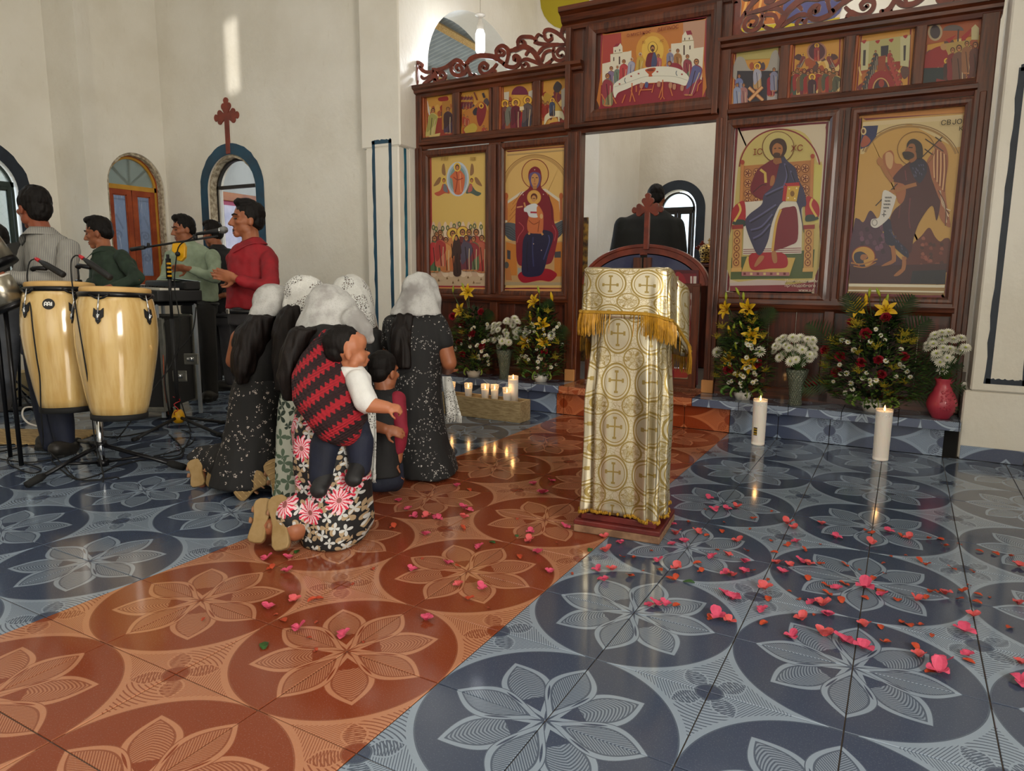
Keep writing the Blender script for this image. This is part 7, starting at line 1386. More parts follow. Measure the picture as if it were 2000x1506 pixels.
m_, b_ = newmat('veil_white', 0.85); n1 = noise(coords('World'), 7.0, 4.0); n2 = noise(coords('World'), 160.0, 2.0); c_ = mix(sstep(n1, 0.40, 0.66), C('bdbdbb'), C('8f8c8a')); setcol(b_, mix((n2 > 0.60)*0.35, c_, C('8f8c8a'))); bump(b_, n2, 0.3, 0.002); b_.inputs['Alpha'].default_value = 0.93
m_, b_ = newmat('veil_lace', 0.85); v1 = voro(coords('World'), 34.0, 'DISTANCE_TO_EDGE'); v2 = voro(coords('World'), 85.0, 'DISTANCE_TO_EDGE'); n1 = noise(coords('World'), 11.0, 2.0); hole = (E(v2.outputs[0]) > 0.16)*(n1 > 0.50); c_ = mix(hole, C('c4c4c0'), C('767472')); setcol(b_, mix((E(v1.outputs[0]) < 0.03), c_, C('cfcfcb'))); bump(b_, E(v2.outputs[0]), 0.3, 0.002); setcol(b_, mix(hole, (1, 1, 1, 1), (0.6, 0.6, 0.6, 1)), 'Alpha')

def pxloft(mb, rows, n=22, p=2.2, cap=True):
    """rows (px, py, half width in px, depth, depth half in m): horizontal sections of a figure"""
    return mb.loft([(P(cx, y, d), w*d/FOC, b, RH, FH) for cx, y, w, d, b in rows], n, cap, p)
def px(m): return m
def headframe(c, face, tilt=0.0, s=1.0, roll=0.0):
    f = V(face); f.z = 0; f.normalize(); r = f.cross(UP); R3 = MX((r, f, UP)).transposed() @ MX.Rotation(tilt, 3, 'X') @ MX.Rotation(roll, 3, 'Y')
    return lambda x, y, z: c+R3 @ (V((x, y, z))*s), R3
def add_head(mb, h, R3, s, neck=None, mouth_open=False):
    e = lambda c, r: mb.ell(h(*c), [q*s for q in r], R3)
    e((0, -0.012, 0.035), (0.073, 0.092, 0.083)); e((0, 0.022, -0.030), (0.060, 0.062, 0.078)); e((0, 0.060, -0.093), (0.026, 0.022, 0.020)); e((0, 0.01, -0.01), (0.070, 0.06, 0.05))
    for k in (-1, 1):
        e((k*0.046, 0.005, -0.060), (0.022, 0.034, 0.030)); e((k*0.040, 0.057, -0.018), (0.024, 0.022, 0.020)); e((k*0.075, -0.012, -0.008), (0.010, 0.019, 0.031)); e((k*0.011, 0.094, -0.036), (0.009, 0.012, 0.008))
        mb.cap(h(k*0.012, 0.078, 0.026), h(k*0.046, 0.062, 0.026), 0.011*s, 0.009*s, 8)
    mb.cap(h(0, 0.080, 0.014), h(0, 0.104, -0.030), 0.0085*s, 0.0125*s, 8); g = 0.010 if mouth_open else 0.0
    mb.cap(h(-0.019, 0.076, -0.062), h(0.019, 0.076, -0.062), 0.0075*s, 0.0075*s, 8); mb.cap(h(-0.016, 0.074, -0.074-g), h(0.016, 0.074, -0.074-g), 0.0085*s, 0.0085*s, 8)
    if neck is not None: mb.cap(h(0, -0.022, -0.055), neck, 0.050*s, 0.056*s)
def baby_head(mb, h, R3, s, neck):
    e = lambda c, r: mb.ell(h(*c), [q*s for q in r], R3)
    e((0, -0.010, 0.032), (0.084, 0.098, 0.086)); e((0, 0.024, -0.028), (0.066, 0.064, 0.064)); e((0, 0.058, -0.074), (0.026, 0.022, 0.018)); e((0, 0.062, 0.045), (0.055, 0.030, 0.040)); e((0, 0.090, -0.022), (0.013, 0.013, 0.010))
    for k in (-1, 1): e((k*0.034, 0.048, -0.040), (0.030, 0.028, 0.029)); e((k*0.080, -0.012, -0.012), (0.010, 0.018, 0.027)); e((k*0.050, 0.01, -0.06), (0.024, 0.03, 0.026))
    mb.cap(h(-0.012, 0.082, -0.053), h(0.012, 0.082, -0.053), 0.0075*s, 0.0075*s, 8); mb.cap(h(-0.010, 0.080, -0.063), h(0.010, 0.080, -0.063), 0.008*s, 0.008*s, 8); mb.cap(h(0, -0.02, -0.05), neck, 0.045*s, 0.050*s)
def face_bits(t, h, s, mouth_open=False, closed=True):
    eb = MB(); bb = MB(); lb = MB()
    for k in (-1, 1):
        eb.cap(h(k*0.020, 0.079, 0.004), h(k*0.040, 0.070, 0.003), 0.0045*s, 0.0040*s, 6); bb.chain([h(k*0.013, 0.088, 0.026), h(k*0.030, 0.084, 0.033), h(k*0.050, 0.066, 0.027)], [0.004*s, 0.0045*s, 0.003*s], 6)
    lb.cap(h(-0.020, 0.080, -0.062), h(0.020, 0.080, -0.062), 0.0048*s, 0.0048*s, 6); lb.cap(h(-0.017, 0.079, -0.075-(0.010 if mouth_open else 0)), h(0.017, 0.079, -0.075-(0.010 if mouth_open else 0)), 0.0055*s, 0.0055*s, 6)
    build('eyes', eb, 'eye_dark', t, True); build('eyebrows', bb, 'hair_black', t, True); build('lips', lb, 'lip', t, True)
    if mouth_open: build('mouth', MB().ell(h(0, 0.077, -0.073), (0.014*s, 0.008*s, 0.007*s)), 'eye_dark', t, True)
def add_hair(t, h, R3, s, quiff=0.0, long_=0.0, m='hair_black', back=True, amp=0.004):
    mb = MB(); e = lambda c, r: mb.ell(h(*c), [q*s for q in r], R3)
    e((0, -0.022, 0.050), (0.0785, 0.096, 0.085)); e((0, -0.058, 0.0), (0.069, 0.056, 0.060+long_))
    if quiff: e((0, 0.045, 0.110), (0.050, 0.036, 0.022+quiff)); e((0, 0.0, 0.115), (0.060, 0.06, 0.025+quiff*0.6))
    for k in (-1, 1): e((k*0.068, -0.018, 0.028), (0.011, 0.030, 0.035)); 
    if long_:
        for k in (-1, 1): e((k*0.066, -0.012, 0.03), (0.016, 0.045, 0.045))
    return blob('hair', mb, m, t, 0.005, 3, folds(amp, (60, 60, 25), 2.0))
def hand(mb, w, d, n, curl=0.5, s=1.0, thumb=1, spread=0.5, fist=False):
    """palm, four unequal fingers that bend at the knuckles, and a thumb leaving the side of the palm"""
    d = V(d).normalized(); n = V(n); n = (n-d*n.dot(d)).normalized(); l = n.cross(d)*thumb; M3 = MX((l, d, n)).transposed()
    mb.ell(w+d*0.045*s, (0.040*s, 0.052*s, 0.016*s), M3); mb.cap(w-d*0.02*s, w+d*0.02*s, 0.026*s, 0.024*s, 10)
    for i, (off, L) in enumerate(((0.029, 0.068), (0.010, 0.078), (-0.010, 0.072), (-0.028, 0.056))):
        p = w+d*(0.080-0.006*abs(i-1.2))*s+l*off*s; a = 0.0; dd = (d+l*(off*spread*3)).normalized(); r = 0.0088*s
        for k, f in enumerate((0.44, 0.32, 0.24)):
            a += curl*(0.55 if k == 0 else 0.75); q = p+(dd*cos(a)-n*sin(a))*(L*f*s); mb.cap(p, q, r, r*0.90, 8); p = q; r *= 0.90
    p = w+d*0.025*s+l*0.034*s; q = p+(d*0.55+l*0.75-n*0.2).normalized()*0.036*s; mb.cap(p, q, 0.0125*s, 0.0105*s, 8); mb.cap(q, q+(d*0.9+l*0.25-n*(0.3+curl*0.4)).normalized()*0.030*s, 0.0100*s, 0.0085*s, 8)
def shoe(t, heel, toe, m='shoe_dark', w=0.045):
    heel, toe = V(heel), V(toe); d = (toe-heel).normalized(); mb = MB(); mb.cap(heel+UP*0.04, heel+d*0.10+UP*0.055, 0.043, 0.048); mb.cap(heel+d*0.08+UP*0.05, toe-d*0.05+UP*0.032, 0.044, 0.034); mb.ell(toe-d*0.05+UP*0.028, (0.045, 0.05, 0.028))
    o = blob('shoe', mb, m, t, 0.007, 4); sl = MB(); s_ = d.cross(UP); pts = [heel+d*(L*a)+s_*(b*w) for L in [(toe-heel).length] for a, b in ((-0.1, -0.5), (-0.16, 0), (-0.1, 0.5), (0.3, 0.75), (0.7, 1.0), (0.95, 0.6), (1.02, 0), (0.95, -0.6), (0.7, -1.0), (0.3, -0.75))]; k = len(pts)
    sl.add([q+UP*0.002 for q in pts]+[q+UP*0.018 for q in pts], [tuple(range(k))[::-1], tuple(range(k, 2*k))]+[(i, (i+1) % k, k+(i+1) % k, k+i) for i in range(k)]); build('shoe_sole', sl, 'rubber', o); return o
def man(label, base, head, face, torso, arms, legs, skin, shirt, slacks, hs=1.0, tilt=0.0, hair=dict(), mouth=False, vox=0.0065, collar=True, belt=True, hands=(), feet=(), seed=0.0, hem=None, face_=True):
    t = thing('person', label, 'person', base); c = P(*head); h, R3 = headframe(c, face, tilt, hs); body = MB(); nk = P(torso[0][0], torso[0][1]+4, torso[0][3]); add_head(body, h, R3, hs, nk, mouth)
    pxloft(body, [(cx, y+6*4.5/d, w*0.72, d, b*0.74) for cx, y, w, d, b in torso])
    for a in arms: body.chain([P(*q) for q in a[0]], [r*0.80 for r in a[1][:-1]]+[a[1][-1]*0.82])
    for a in legs: body.chain([P(*q) if not isinstance(q, V) else q for q in a[0]], [r*0.80 for r in a[1]])
    for hd in hands: hand(body, P(*hd[0]), hd[1], hd[2], *hd[3:])
    blob('body', body, skin, t, vox, 3)
    if face_: face_bits(t, h, hs, mouth)
    add_hair(t, h, R3, hs, **hair)
    sh = MB(); a_ = torso[0]; pxloft(sh, [(a_[0], a_[1]+5*4.5/a_[3], a_[2]*0.85, a_[3], a_[4]*0.8)]+list(torso[1:]))
    for a in arms: sh.chain([P(*q) for q in a[0]], a[1])
    so = blob('shirt', sh, shirt, t, 0.009, 5, folds(0.014, (10, 10, 8), seed, 0.007, (26, 26, 20)))
    if collar:
        cb = MB(); n0 = nk-UP*0.004; f = V(face); f.z = 0; f.normalize(); r = f.cross(UP)
        def cf(u, v):
            a = (u-0.5)*2*rad(158); c_ = cos(a); fr_ = max(0.0, -c_); rr = (0.058+0.040*v)*hs; z = 0.024-0.030*fr_-0.042*v-0.045*v*fr_**3; rr += 0.030*v*fr_**2
            return n0+UP*(z*hs)+r*(sin(a)*rr)-f*(c_*rr*1.05)
        sheet('collar', cf, 36, 4, lambda u, v: (u, v), shirt, so, 0.004)
        bt = MB(); [bt.ell(n0+f*(0.088+0.012*k)*hs-UP*(0.04+0.075*k), (0.006, 0.006, 0.006), None, 7, 5) for k in range(2)]; build('button', bt, 'socket_white', so, True)
    tr = MB(); hip = torso[-1]
    if legs:
        pxloft(tr, [(hip[0], hip[1]-12*4.5/hip[3], hip[2]*0.86, hip[3], hip[4]*0.88), (hip[0], hip[1]+10*4.5/hip[3], hip[2]*0.94, hip[3], hip[4]*0.98), (hip[0], hip[1]+34*4.5/hip[3], hip[2]*0.93, hip[3], hip[4]*0.95)])
        for a in legs: tr.chain([P(*q) if not isinstance(q, V) else q for q in a[0]], a[1])
        blob('trousers', tr, slacks, t, 0.011, 5, folds(0.010, (9, 9, 5), seed+3))
    if belt: q = P(hip[0], hip[1]+5, hip[3]); w = hip[2]*0.945*hip[3]/FOC; build('belt', MB().tube([q+RH*(w*cos(k*pi/16))+FH*(hip[4]*0.99*sin(k*pi/16)) for k in range(32)], (0.004, 0.019) if False else 0.016, 6, False, True), 'belt_black', t, True); build('buckle', MB().box(q-RH*w*0.72-FH*hip[4]*0.74, (0.03, 0.03, 0.035)), 'buckle', t, bevel=0.003)
    for a, b in feet: shoe(t, a, b)
    return t
Lf, Cm = -RH, -FH                                                    # towards picture left, towards the camera
# singer in the red shirt
b5 = P(490, 600, 4.7); b5.z = 0
man('man in a red shirt singing into the microphone, palms together', b5, (482, 431, 4.70), Lf*0.86+Cm*0.5, [(490, 466, 19, 4.70, 0.062), (493, 482, 36, 4.70, 0.095), (496, 503, 48, 4.70, 0.118), (496, 540, 48, 4.70, 0.125), (490, 575, 44, 4.70, 0.122), (487, 602, 43, 4.70, 0.118)],
    [([(526, 508, 4.60), (530, 562, 4.50), (470, 548, 4.42)], [0.062, 0.052, 0.036]), ([(458, 508, 4.86), (462, 560, 4.80), (457, 545, 4.52)], [0.060, 0.050, 0.036])],
    [([V((b5.x-0.09, b5.y, 0.82)), V((b5.x-0.10, b5.y-0.02, 0.45)), V((b5.x-0.10, b5.y, 0.10))], [0.085, 0.065, 0.055]), ([V((b5.x+0.09, b5.y, 0.82)), V((b5.x+0.11, b5.y-0.02, 0.45)), V((b5.x+0.10, b5.y, 0.10))], [0.085, 0.065, 0.055])],
    'skin_warm', 'shirt_red', 'slacks_grey', 1.04, 0.06, dict(quiff=0.006), True, hands=[((462, 545, 4.42), Lf*0.95+UP*0.25, FH*0.9+UP*0.1, 0.20, 1.0, -1), ((456, 543, 4.50), Lf*0.95+UP*0.28, -FH, 0.16, 1.0, 1)], feet=[(b5+RH*-0.09+FH*0.05, b5+RH*-0.25+FH*0.0), (b5+RH*0.10+FH*0.05, b5+RH*-0.06-FH*0.08)], seed=1.0)
# keyboard player in pale green
b3 = onz(400, 779)
man('man in a pale green shirt at the keyboard with a hand on his chest', b3, (358, 449, 6.37), Lf*0.72+Cm*0.66, [(364, 469, 14, 6.37, 0.062), (370, 480, 30, 6.37, 0.095), (375, 500, 45, 6.37, 0.12), (378, 530, 45, 6.37, 0.125), (386, 562, 40, 6.37, 0.122), (389, 588, 37, 6.37, 0.118)],
    [([(416, 500, 6.28), (421, 542, 6.12), (374, 527, 6.10)], [0.064, 0.054, 0.040]), ([(334, 502, 6.46), (324, 545, 6.36), (311, 556, 6.16)], [0.062, 0.052, 0.038])],
    [([(374, 605, 6.42), (377, 690, 6.42), (388, 768, 6.40)], [0.088, 0.072, 0.062]), ([(402, 605, 6.32), (407, 690, 6.30), (412, 772, 6.30)], [0.088, 0.074, 0.064])],
    'skin_warm', 'shirt_mint', 'slacks_black', 1.0, -0.12, dict(quiff=0.012), hands=[((366, 525, 6.08), Lf*0.9+UP*0.1, -FH*-0.4+Lf*-0.2+UP*0.2, 0.5, 1.0, -1), ((309, 557, 6.12), Lf*0.75-UP*0.35+Cm*0.4, UP, 0.55, 1.0, 1)], feet=[(onz(398, 776), onz(370, 781)), (onz(418, 781), onz(398, 787))], seed=5.0)
# man in dark green behind the congas
b2 = P(225, 560, 5.55); b2.z = 0
man('man in a dark green shirt bending over behind the congas', b2, (192, 456, 5.55), Lf*0.97+Cm*0.22, [(203, 482, 14, 5.55, 0.06), (211, 491, 25, 5.55, 0.09), (221, 509, 39, 5.55, 0.115), (226, 535, 43, 5.55, 0.12), (230, 565, 42, 5.55, 0.12), (234, 612, 41, 5.55, 0.115)],
    [([(238, 503, 5.44), (268, 545, 5.36), (214, 562, 5.28)], [0.062, 0.048, 0.036]), ([(192, 510, 5.68), (186, 548, 5.60), (168, 562, 5.45)], [0.058, 0.048, 0.036])],
    [([V((b2.x-0.09, b2.y, 0.74)), V((b2.x-0.10, b2.y, 0.42)), V((b2.x-0.10, b2.y, 0.10))], [0.085, 0.07, 0.055]), ([V((b2.x+0.10, b2.y, 0.74)), V((b2.x+0.10, b2.y, 0.42)), V((b2.x+0.10, b2.y, 0.10))], [0.085, 0.07, 0.055])],
    'skin_warm', 'shirt_forest', 'slacks_black', 1.0, -0.16, dict(quiff=0.008), hands=[((210, 563, 5.26), Lf*0.9-UP*0.2, UP*0.8+Cm*0.3, 0.5, 1.0, -1), ((165, 563, 5.42), Lf*0.9-UP*0.2, UP, 0.5, 1.0, 1)], feet=[(V((b2.x-0.1, b2.y, 0)), V((b2.x-0.1, b2.y, 0))+Lf*0.2), (V((b2.x+0.1, b2.y, 0)), V((b2.x+0.1, b2.y, 0))+Lf*0.2)], seed=8.0)
# man in black half hidden behind the singer
b4 = P(428, 600, 6.75); b4.z = 0
man('man in a black shirt mostly hidden behind the singer in red', b4, (415, 458, 6.75), Lf*0.85+FH*0.25, [(424, 478, 13, 6.75, 0.06), (430, 488, 26, 6.75, 0.09), (434, 506, 38, 6.75, 0.115), (436, 540, 38, 6.75, 0.12), (436, 575, 35, 6.75, 0.12), (436, 612, 36, 6.75, 0.115)],
    [([(462, 506, 6.66), (466, 548, 6.60), (440, 575, 6.52)], [0.062, 0.05, 0.038]), ([(408, 510, 6.86), (404, 550, 6.82), (416, 580, 6.7)], [0.062, 0.05, 0.038])],
    [([V((b4.x-0.09, b4.y, 0.74)), V((b4.x-0.10, b4.y, 0.42)), V((b4.x-0.10, b4.y, 0.10))], [0.085, 0.07, 0.055]), ([V((b4.x+0.09, b4.y, 0.74)), V((b4.x+0.10, b4.y, 0.42)), V((b4.x+0.10, b4.y, 0.10))], [0.085, 0.07, 0.055])],
    'skin_warm', 'shirt_black', 'slacks_grey', 0.98, -0.15, dict(quiff=0.012), hands=[((436, 577, 6.50), Lf*0.9-UP*0.2, UP, 0.5, 1.0, -1), ((412, 582, 6.66), Lf*0.9-UP*0.2, UP, 0.5, 1.0, 1)], feet=[(V((b4.x-0.1, b4.y, 0)), V((b4.x-0.1, b4.y, 0))+Lf*0.2), (V((b4.x+0.1, b4.y, 0)), V((b4.x+0.1, b4.y, 0))+Lf*0.2)], seed=9.0)
# drummer in the striped shirt, turned away
b1 = onz(105, 884)
man('man in a grey striped shirt and dark jeans turned away beside the congas', b1, (66, 408, 4.28), Lf*0.86+FH*0.46, [(80, 447, 19, 4.28, 0.062), (90, 460, 36, 4.28, 0.09), (101, 482, 46, 4.28, 0.118), (104, 530, 43, 4.28, 0.125), (98, 590, 42, 4.28, 0.125), (90, 655, 44, 4.28, 0.13)],
    [([(134, 488, 4.18), (128, 546, 4.06), (24, 544, 3.98)], [0.062, 0.054, 0.040]), ([(62, 482, 4.42), (36, 540, 4.46), (8, 560, 4.36)], [0.060, 0.05, 0.038])],
    [([(76, 672, 4.46), (84, 770, 4.46), (100, 866, 4.46)], [0.098, 0.072, 0.058]), ([(102, 672, 4.38), (112, 770, 4.38), (128, 868, 4.38)], [0.098, 0.074, 0.060])],
    'skin_deep', 'shirt_stripe', 'jeans_navy', 1.07, 0.0, dict(long_=0.02, amp=0.007), belt=False, hands=[((8, 541, 3.96), Lf, UP*0.8+Cm*0.4, 0.55, 1.05, -1), ((2, 562, 4.34), Lf, UP, 0.6, 1.0, 1)], feet=[(onz(118, 878), onz(70, 878)), (onz(142, 886), onz(105, 895))], seed=12.0)
# seated player at the very edge
b0 = onz(5, 800); b0 = b0+V((-0.45, -0.1, 0))
man('person seated at the left picture edge with only dark hair and a grey knee showing', b0, (-10, 474, 4.75), Lf*0.6+FH*0.5, [(-18, 500, 18, 4.75, 0.06), (-24, 515, 38, 4.75, 0.1), (-28, 545, 42, 4.75, 0.12), (-30, 600, 40, 4.75, 0.13), (-30, 640, 44, 4.75, 0.15)], [([(0, 520, 4.7), (2, 570, 4.6), (-18, 596, 4.4)], [0.058, 0.048, 0.036])],
    [([(-12, 630, 4.65), (22, 616, 4.42), (14, 735, 4.5), (8, 792, 4.75)], [0.085, 0.075, 0.055, 0.05]), ([(-45, 640, 4.75), (-30, 625, 4.40), (-34, 740, 4.5), (-36, 795, 4.75)], [0.085, 0.075, 0.055, 0.05])], 'skin_warm', 'shirt_black', 'trousers_grey', 1.0, 0.0, dict(long_=0.01), belt=False, hands=[((-20, 598, 4.38), Lf*0.8-UP*0.4, UP, 0.6, 1.0, -1)], feet=[(onz(16, 800), onz(-8, 806))], seed=14.0, face_=False)
# priest at the altar, seen from behind
qp = ony(1278, 430, 4.95); dp_ = (qp-V(CAM)).dot(V(FW)); bp = V((qp.x, 4.95, ZS)); pr = thing('person', 'man in a loose black robe seen from behind through the screen doorway', 'person', bp)
h, R3 = headframe(P(1281, 389, dp_), FH*0.95+RH*0.3, -0.2, 1.0); body = MB(); add_head(body, h, R3, 1.0, P(1277, 412, dp_)); rb = [(1277, 407, 14, dp_, 0.06), (1274, 416, 34, dp_, 0.09), (1270, 430, 56, dp_, 0.13), (1267, 455, 66, dp_, 0.16), (1267, 490, 70, dp_, 0.18), (1267, 540, 74, dp_, 0.20), (1268, 610, 78, dp_, 0.22), (1268, 690, 82, dp_, 0.24)]; rb[-1] = (1268, 690, 82, dp_, 0.24)
pxloft(body, [(a, b, c*0.8, d, e*0.8) for a, b, c, d, e in rb]); blob('body', body, 'skin_warm', pr, 0.010, 3); add_hair(pr, h, R3, 1.0, long_=0.005)
rob = MB(); zz = [P(a, b, d) for a, b, c, d, e in rb]; secs = [(q, c*d/FOC, e, RH, FH) for q, (a, b, c, d, e) in zip(zz, rb) if q.z > ZS+0.05]; l_ = secs[-1]; secs.append((V((l_[0].x, l_[0].y, ZS+0.01)), l_[1]*1.08, l_[2]*1.08, RH, FH)); rob.loft(secs, 26, True, 2.2)
for k in (-1, 1): rob.chain([P(1268+k*52, 440, dp_), P(1266+k*60, 492, dp_-0.02), P(1266+k*42, 520, dp_+0.15)], [0.075, 0.080, 0.085])
blob('robe', rob, 'robe_black', pr, 0.014, 5, folds(0.012, (8, 8, 2.5), 4.0))

# ---- the kneeling women
def sandal(t, c, wdir, ldir, n, L=0.235, W_=0.082, th=0.022, m='sole_tan', lines=False, foot='skin_warm'):
    """foot turned sole-out: outline in (width, length), thickness along n away from the sole face"""
    wdir, ldir = V(wdir).normalized(), V(ldir); ldir = (ldir-wdir*ldir.dot(wdir)).normalized(); n = V(n); nn = wdir.cross(ldir); sg = 1 if nn.dot(n) > 0 else -1
    half = [(0.0, -0.5), (0.30, -0.485), (0.42, -0.40), (0.40, -0.25), (0.33, -0.05), (0.38, 0.12), (0.50, 0.30), (0.45, 0.42), (0.25, 0.485), (0.0, 0.5)]; pl = [(x*W_, y*L) for x, y in half]+[(-x*W_, y*L) for x, y in half[-2:0:-1]]
    s = build('sandal', MB().prism(pl, c, wdir, ldir*1.0, th*sg), m, t, bevel=0.005, seg=2)
    if lines:
        g = MB(); [g.box(c-nn*sg*0.001+ldir*(L*(-0.40+0.8*k/6)), (W_*0.62, 0.004, 0.004), MX((wdir, ldir, nn)).transposed()) for k in range(7)]; build('tread_rib', g, 'ply', s)
    f = MB(); a = c+nn*sg*(th+0.022); f.cap(a-ldir*L*0.36, a-ldir*L*0.05, 0.028, 0.030); f.cap(a-ldir*L*0.05, a+ldir*L*0.26, 0.030, 0.026); [f.cap(a+ldir*L*0.26+wdir*(x*W_), a+ldir*L*0.42+wdir*(x*W_*1.1), 0.011, 0.009, 8) for x in (-0.30, -0.12, 0.06, 0.24)]; blob('foot', f, foot, t, 0.006, 3)
    st = MB()
    for y in (0.22, -0.02): st.tube([c+wdir*W_*0.5+ldir*L*y, c+wdir*W_*0.42+ldir*L*y+nn*sg*0.055, c+ldir*L*y+nn*sg*0.072, c-wdir*W_*0.42+ldir*L*y+nn*sg*0.055, c-wdir*W_*0.5+ldir*L*y], (0.004, 0.013), 6)
    build('strap', st, 'strap_tan', s, True); return s
def woman(label, base, skirt, top, veil, hair_, skirt_m, top_m, veil_m, arms=(), tails=(), seed=0.0, head=None, face=RH*0.85+FH*0.5, skin='skin_warm', amp=0.010, hands=()):
    t = thing('person', label, 'person', base); body = MB(); h, R3 = headframe(P(*head), face, -0.25, 0.98); add_head(body, h, R3, 0.98, P(top[0][0], top[0][1]+5, top[0][3]))
    pxloft(body, [(a, b, c*0.82, d, e*0.8) for a, b, c, d, e in top]); pxloft(body, [(a, b, c*0.75, d, e*0.75) for a, b, c, d, e in skirt])
    for a in arms:
        body.chain([P(*q) for q in a[0]], a[1]); e0, e1 = P(*a[0][-2]), P(*a[0][-1])
        if a[1][-1] > 0.0335 and len(a) > 2: hand(body, e1, (e1-e0), -UP, 0.5, 0.95, 1)
    for hd in hands: hand(body, P(*hd[0]), hd[1], hd[2], *hd[3:])
    blob('body', body, skin, t, 0.009, 3)
    sk = MB(); pxloft(sk, skirt)
    for a in tails: sk.chain([P(*q) if not isinstance(q, V) else q for q in a[0]], a[1], 14)
    f0 = folds(amp, (10, 10, 3.0), seed, 0.004, (26, 26, 8))
    def fl_(co_, no): r = f0(co_, no); r[:, 2] = np.maximum(r[:, 2], 0.006); return r
    blob('skirt', sk, skirt_m, t, 0.010, 6, fl_)
    tp_ = MB(); pxloft(tp_, top)
    for a in arms:
        if len(a) > 2: tp_.chain([P(*q) for q in a[2]], a[3])
    blob('blouse', tp_, top_m, t, 0.009, 5, folds(0.007, (12, 12, 6), seed+2))
    if hair_:
        hb_ = MB()
        for hr in hair_: pxloft(hb_, hr) if len(hr[0]) == 5 else hb_.chain([P(*q) for q in hr[0]], hr[1])
        blob('hair', hb_, 'hair_brown', t, 0.008, 3, folds(0.012, (45, 45, 5), seed+4))
    vb_ = MB(); vb_.ell(h(0, -0.024, 0.035), (0.092, 0.112, 0.098), R3); vb_.ell(h(0, -0.03, -0.04), (0.090, 0.095, 0.09), R3)
    for vr in veil: pxloft(vb_, vr) if len(vr[0]) == 5 else vb_.chain([P(*q) for q in vr[0]], vr[1], 14)
    blob('veil', vb_, veil_m, t, 0.008, 5, folds(0.010, (14, 14, 6), seed+6, 0.004, (34, 34, 20)))
    return t, h
def lace_strip(t, pts, w, m='veil_lace', fringe=True):
    """hanging end of a shawl with a fringe; pts are (px, py, depth) of its middle line"""
    q = bez([P(*p) for p in pts], 8); k = len(q); mb = MB(); nv = 8
    def fn(u, v):
        i = min(k-1, int(u*(k-1)+0.5)); ww = w[0]+(w[1]-w[0])*u; return q[i]+RH*(ww*(v-0.5))+FH*(0.012*sin(v*9+u*3)*(0.4+u))
    sheet('shawl_end', fn, k-1, nv, lambda u, v: (u, v), m, t, 0.003)
    if fringe:
        fb_ = MB()
        for i in range(26): a = fn(1.0, i/25); fb_.tube([a, a-UP*0.02+RH*random.uniform(-1, 1)*0.004, a-UP*0.04+RH*random.uniform(-1, 1)*0.008], [0.0025, 0.0022, 0.001], 4, False)
        build('shawl_fringe', fb_, m, t)['kind'] = 'stuff'
rows = lambda d, L: [(a, b, c, d+(x[0] if x else 0), e) for a, b, c, e, *x in L]
# woman in black dots on the right
bb5 = onz(838, 915)
w5, _ = woman('kneeling woman in a black dotted dress and plain white veil nearest the flowers', bb5,
    rows(4.02, [(814, 720, 50, 0.13), (816, 765, 49, 0.14), (818, 820, 49, 0.15), (824, 870, 53, 0.18), (832, 900, 58, 0.21), (838, 920, 58, 0.23)]), rows(4.02, [(824, 600, 18, 0.06), (818, 610, 40, 0.085), (811, 626, 58, 0.115), (811, 660, 57, 0.13), (813, 700, 51, 0.13), (814, 730, 49, 0.13)]),
    [rows(4.02, [(824, 545, 10, 0.03), (822, 552, 25, 0.075), (820, 566, 35, 0.105), (818, 584, 40, 0.115), (815, 600, 44, 0.118), (812, 614, 50, 0.118)]), [((845, 560, 4.0), (854, 585, 4.02), (852, 618, 4.05)), [0.035, 0.028, 0.024]]], [rows(3.99, [(795, 612, 22, 0.10), (788, 640, 26, 0.12), (790, 680, 26, 0.135), (795, 715, 18, 0.13)])], 'dress_dots', 'dress_dots', 'veil_white',
    [([(858, 640, 4.0), (877, 708, 3.98), (874, 722, 4.12)], [0.052, 0.046, 0.034], [(852, 632, 4.0), (866, 668, 3.99)], [0.066, 0.062]), ([(766, 640, 4.1), (760, 700, 4.2), (800, 715, 4.35)], [0.05, 0.042, 0.034], [(768, 634, 4.06), (762, 668, 4.1)], [0.060, 0.056])], [([V((bb5.x, bb5.y, 0.04)), P(880, 905, 4.12)], [0.05, 0.03]), ([bb5+V((0, 0, 0.09)), bb5+V((-0.13, -0.25, 0.075))], [0.10, 0.075])], 2.0, (826, 578, 4.02))
lace_strip(w5, [(872, 735, 4.12), (878, 770, 4.10), (886, 812, 4.08)], (0.05, 0.095))
# woman behind, in a lace veil
bb4 = onz(705, 905); bb4 = onz(715, 880)
woman('woman in a patterned white lace veil kneeling farthest back between the others', bb4,
    rows(4.25, [(712, 740, 45, 0.13), (714, 800, 45, 0.15), (716, 850, 46, 0.18), (716, 882, 50, 0.20)]), rows(4.25, [(692, 618, 16, 0.06), (700, 636, 36, 0.09), (708, 660, 40, 0.115), (710, 700, 42, 0.12), (712, 745, 42, 0.12)]),
    [rows(4.25, [(682, 541, 8, 0.03), (684, 548, 24, 0.075), (688, 565, 34, 0.105), (693, 590, 36, 0.118), (700, 620, 33, 0.12), (708, 648, 30, 0.12)])], None, 'dress_dots', 'top_black', 'veil_lace', [([(738, 680, 4.2), (742, 720, 4.25), (735, 735, 4.4)], [0.042, 0.038, 0.03], [(735, 660, 4.2), (740, 690, 4.2)], [0.055, 0.052])], (), 7.0, (690, 580, 4.25))
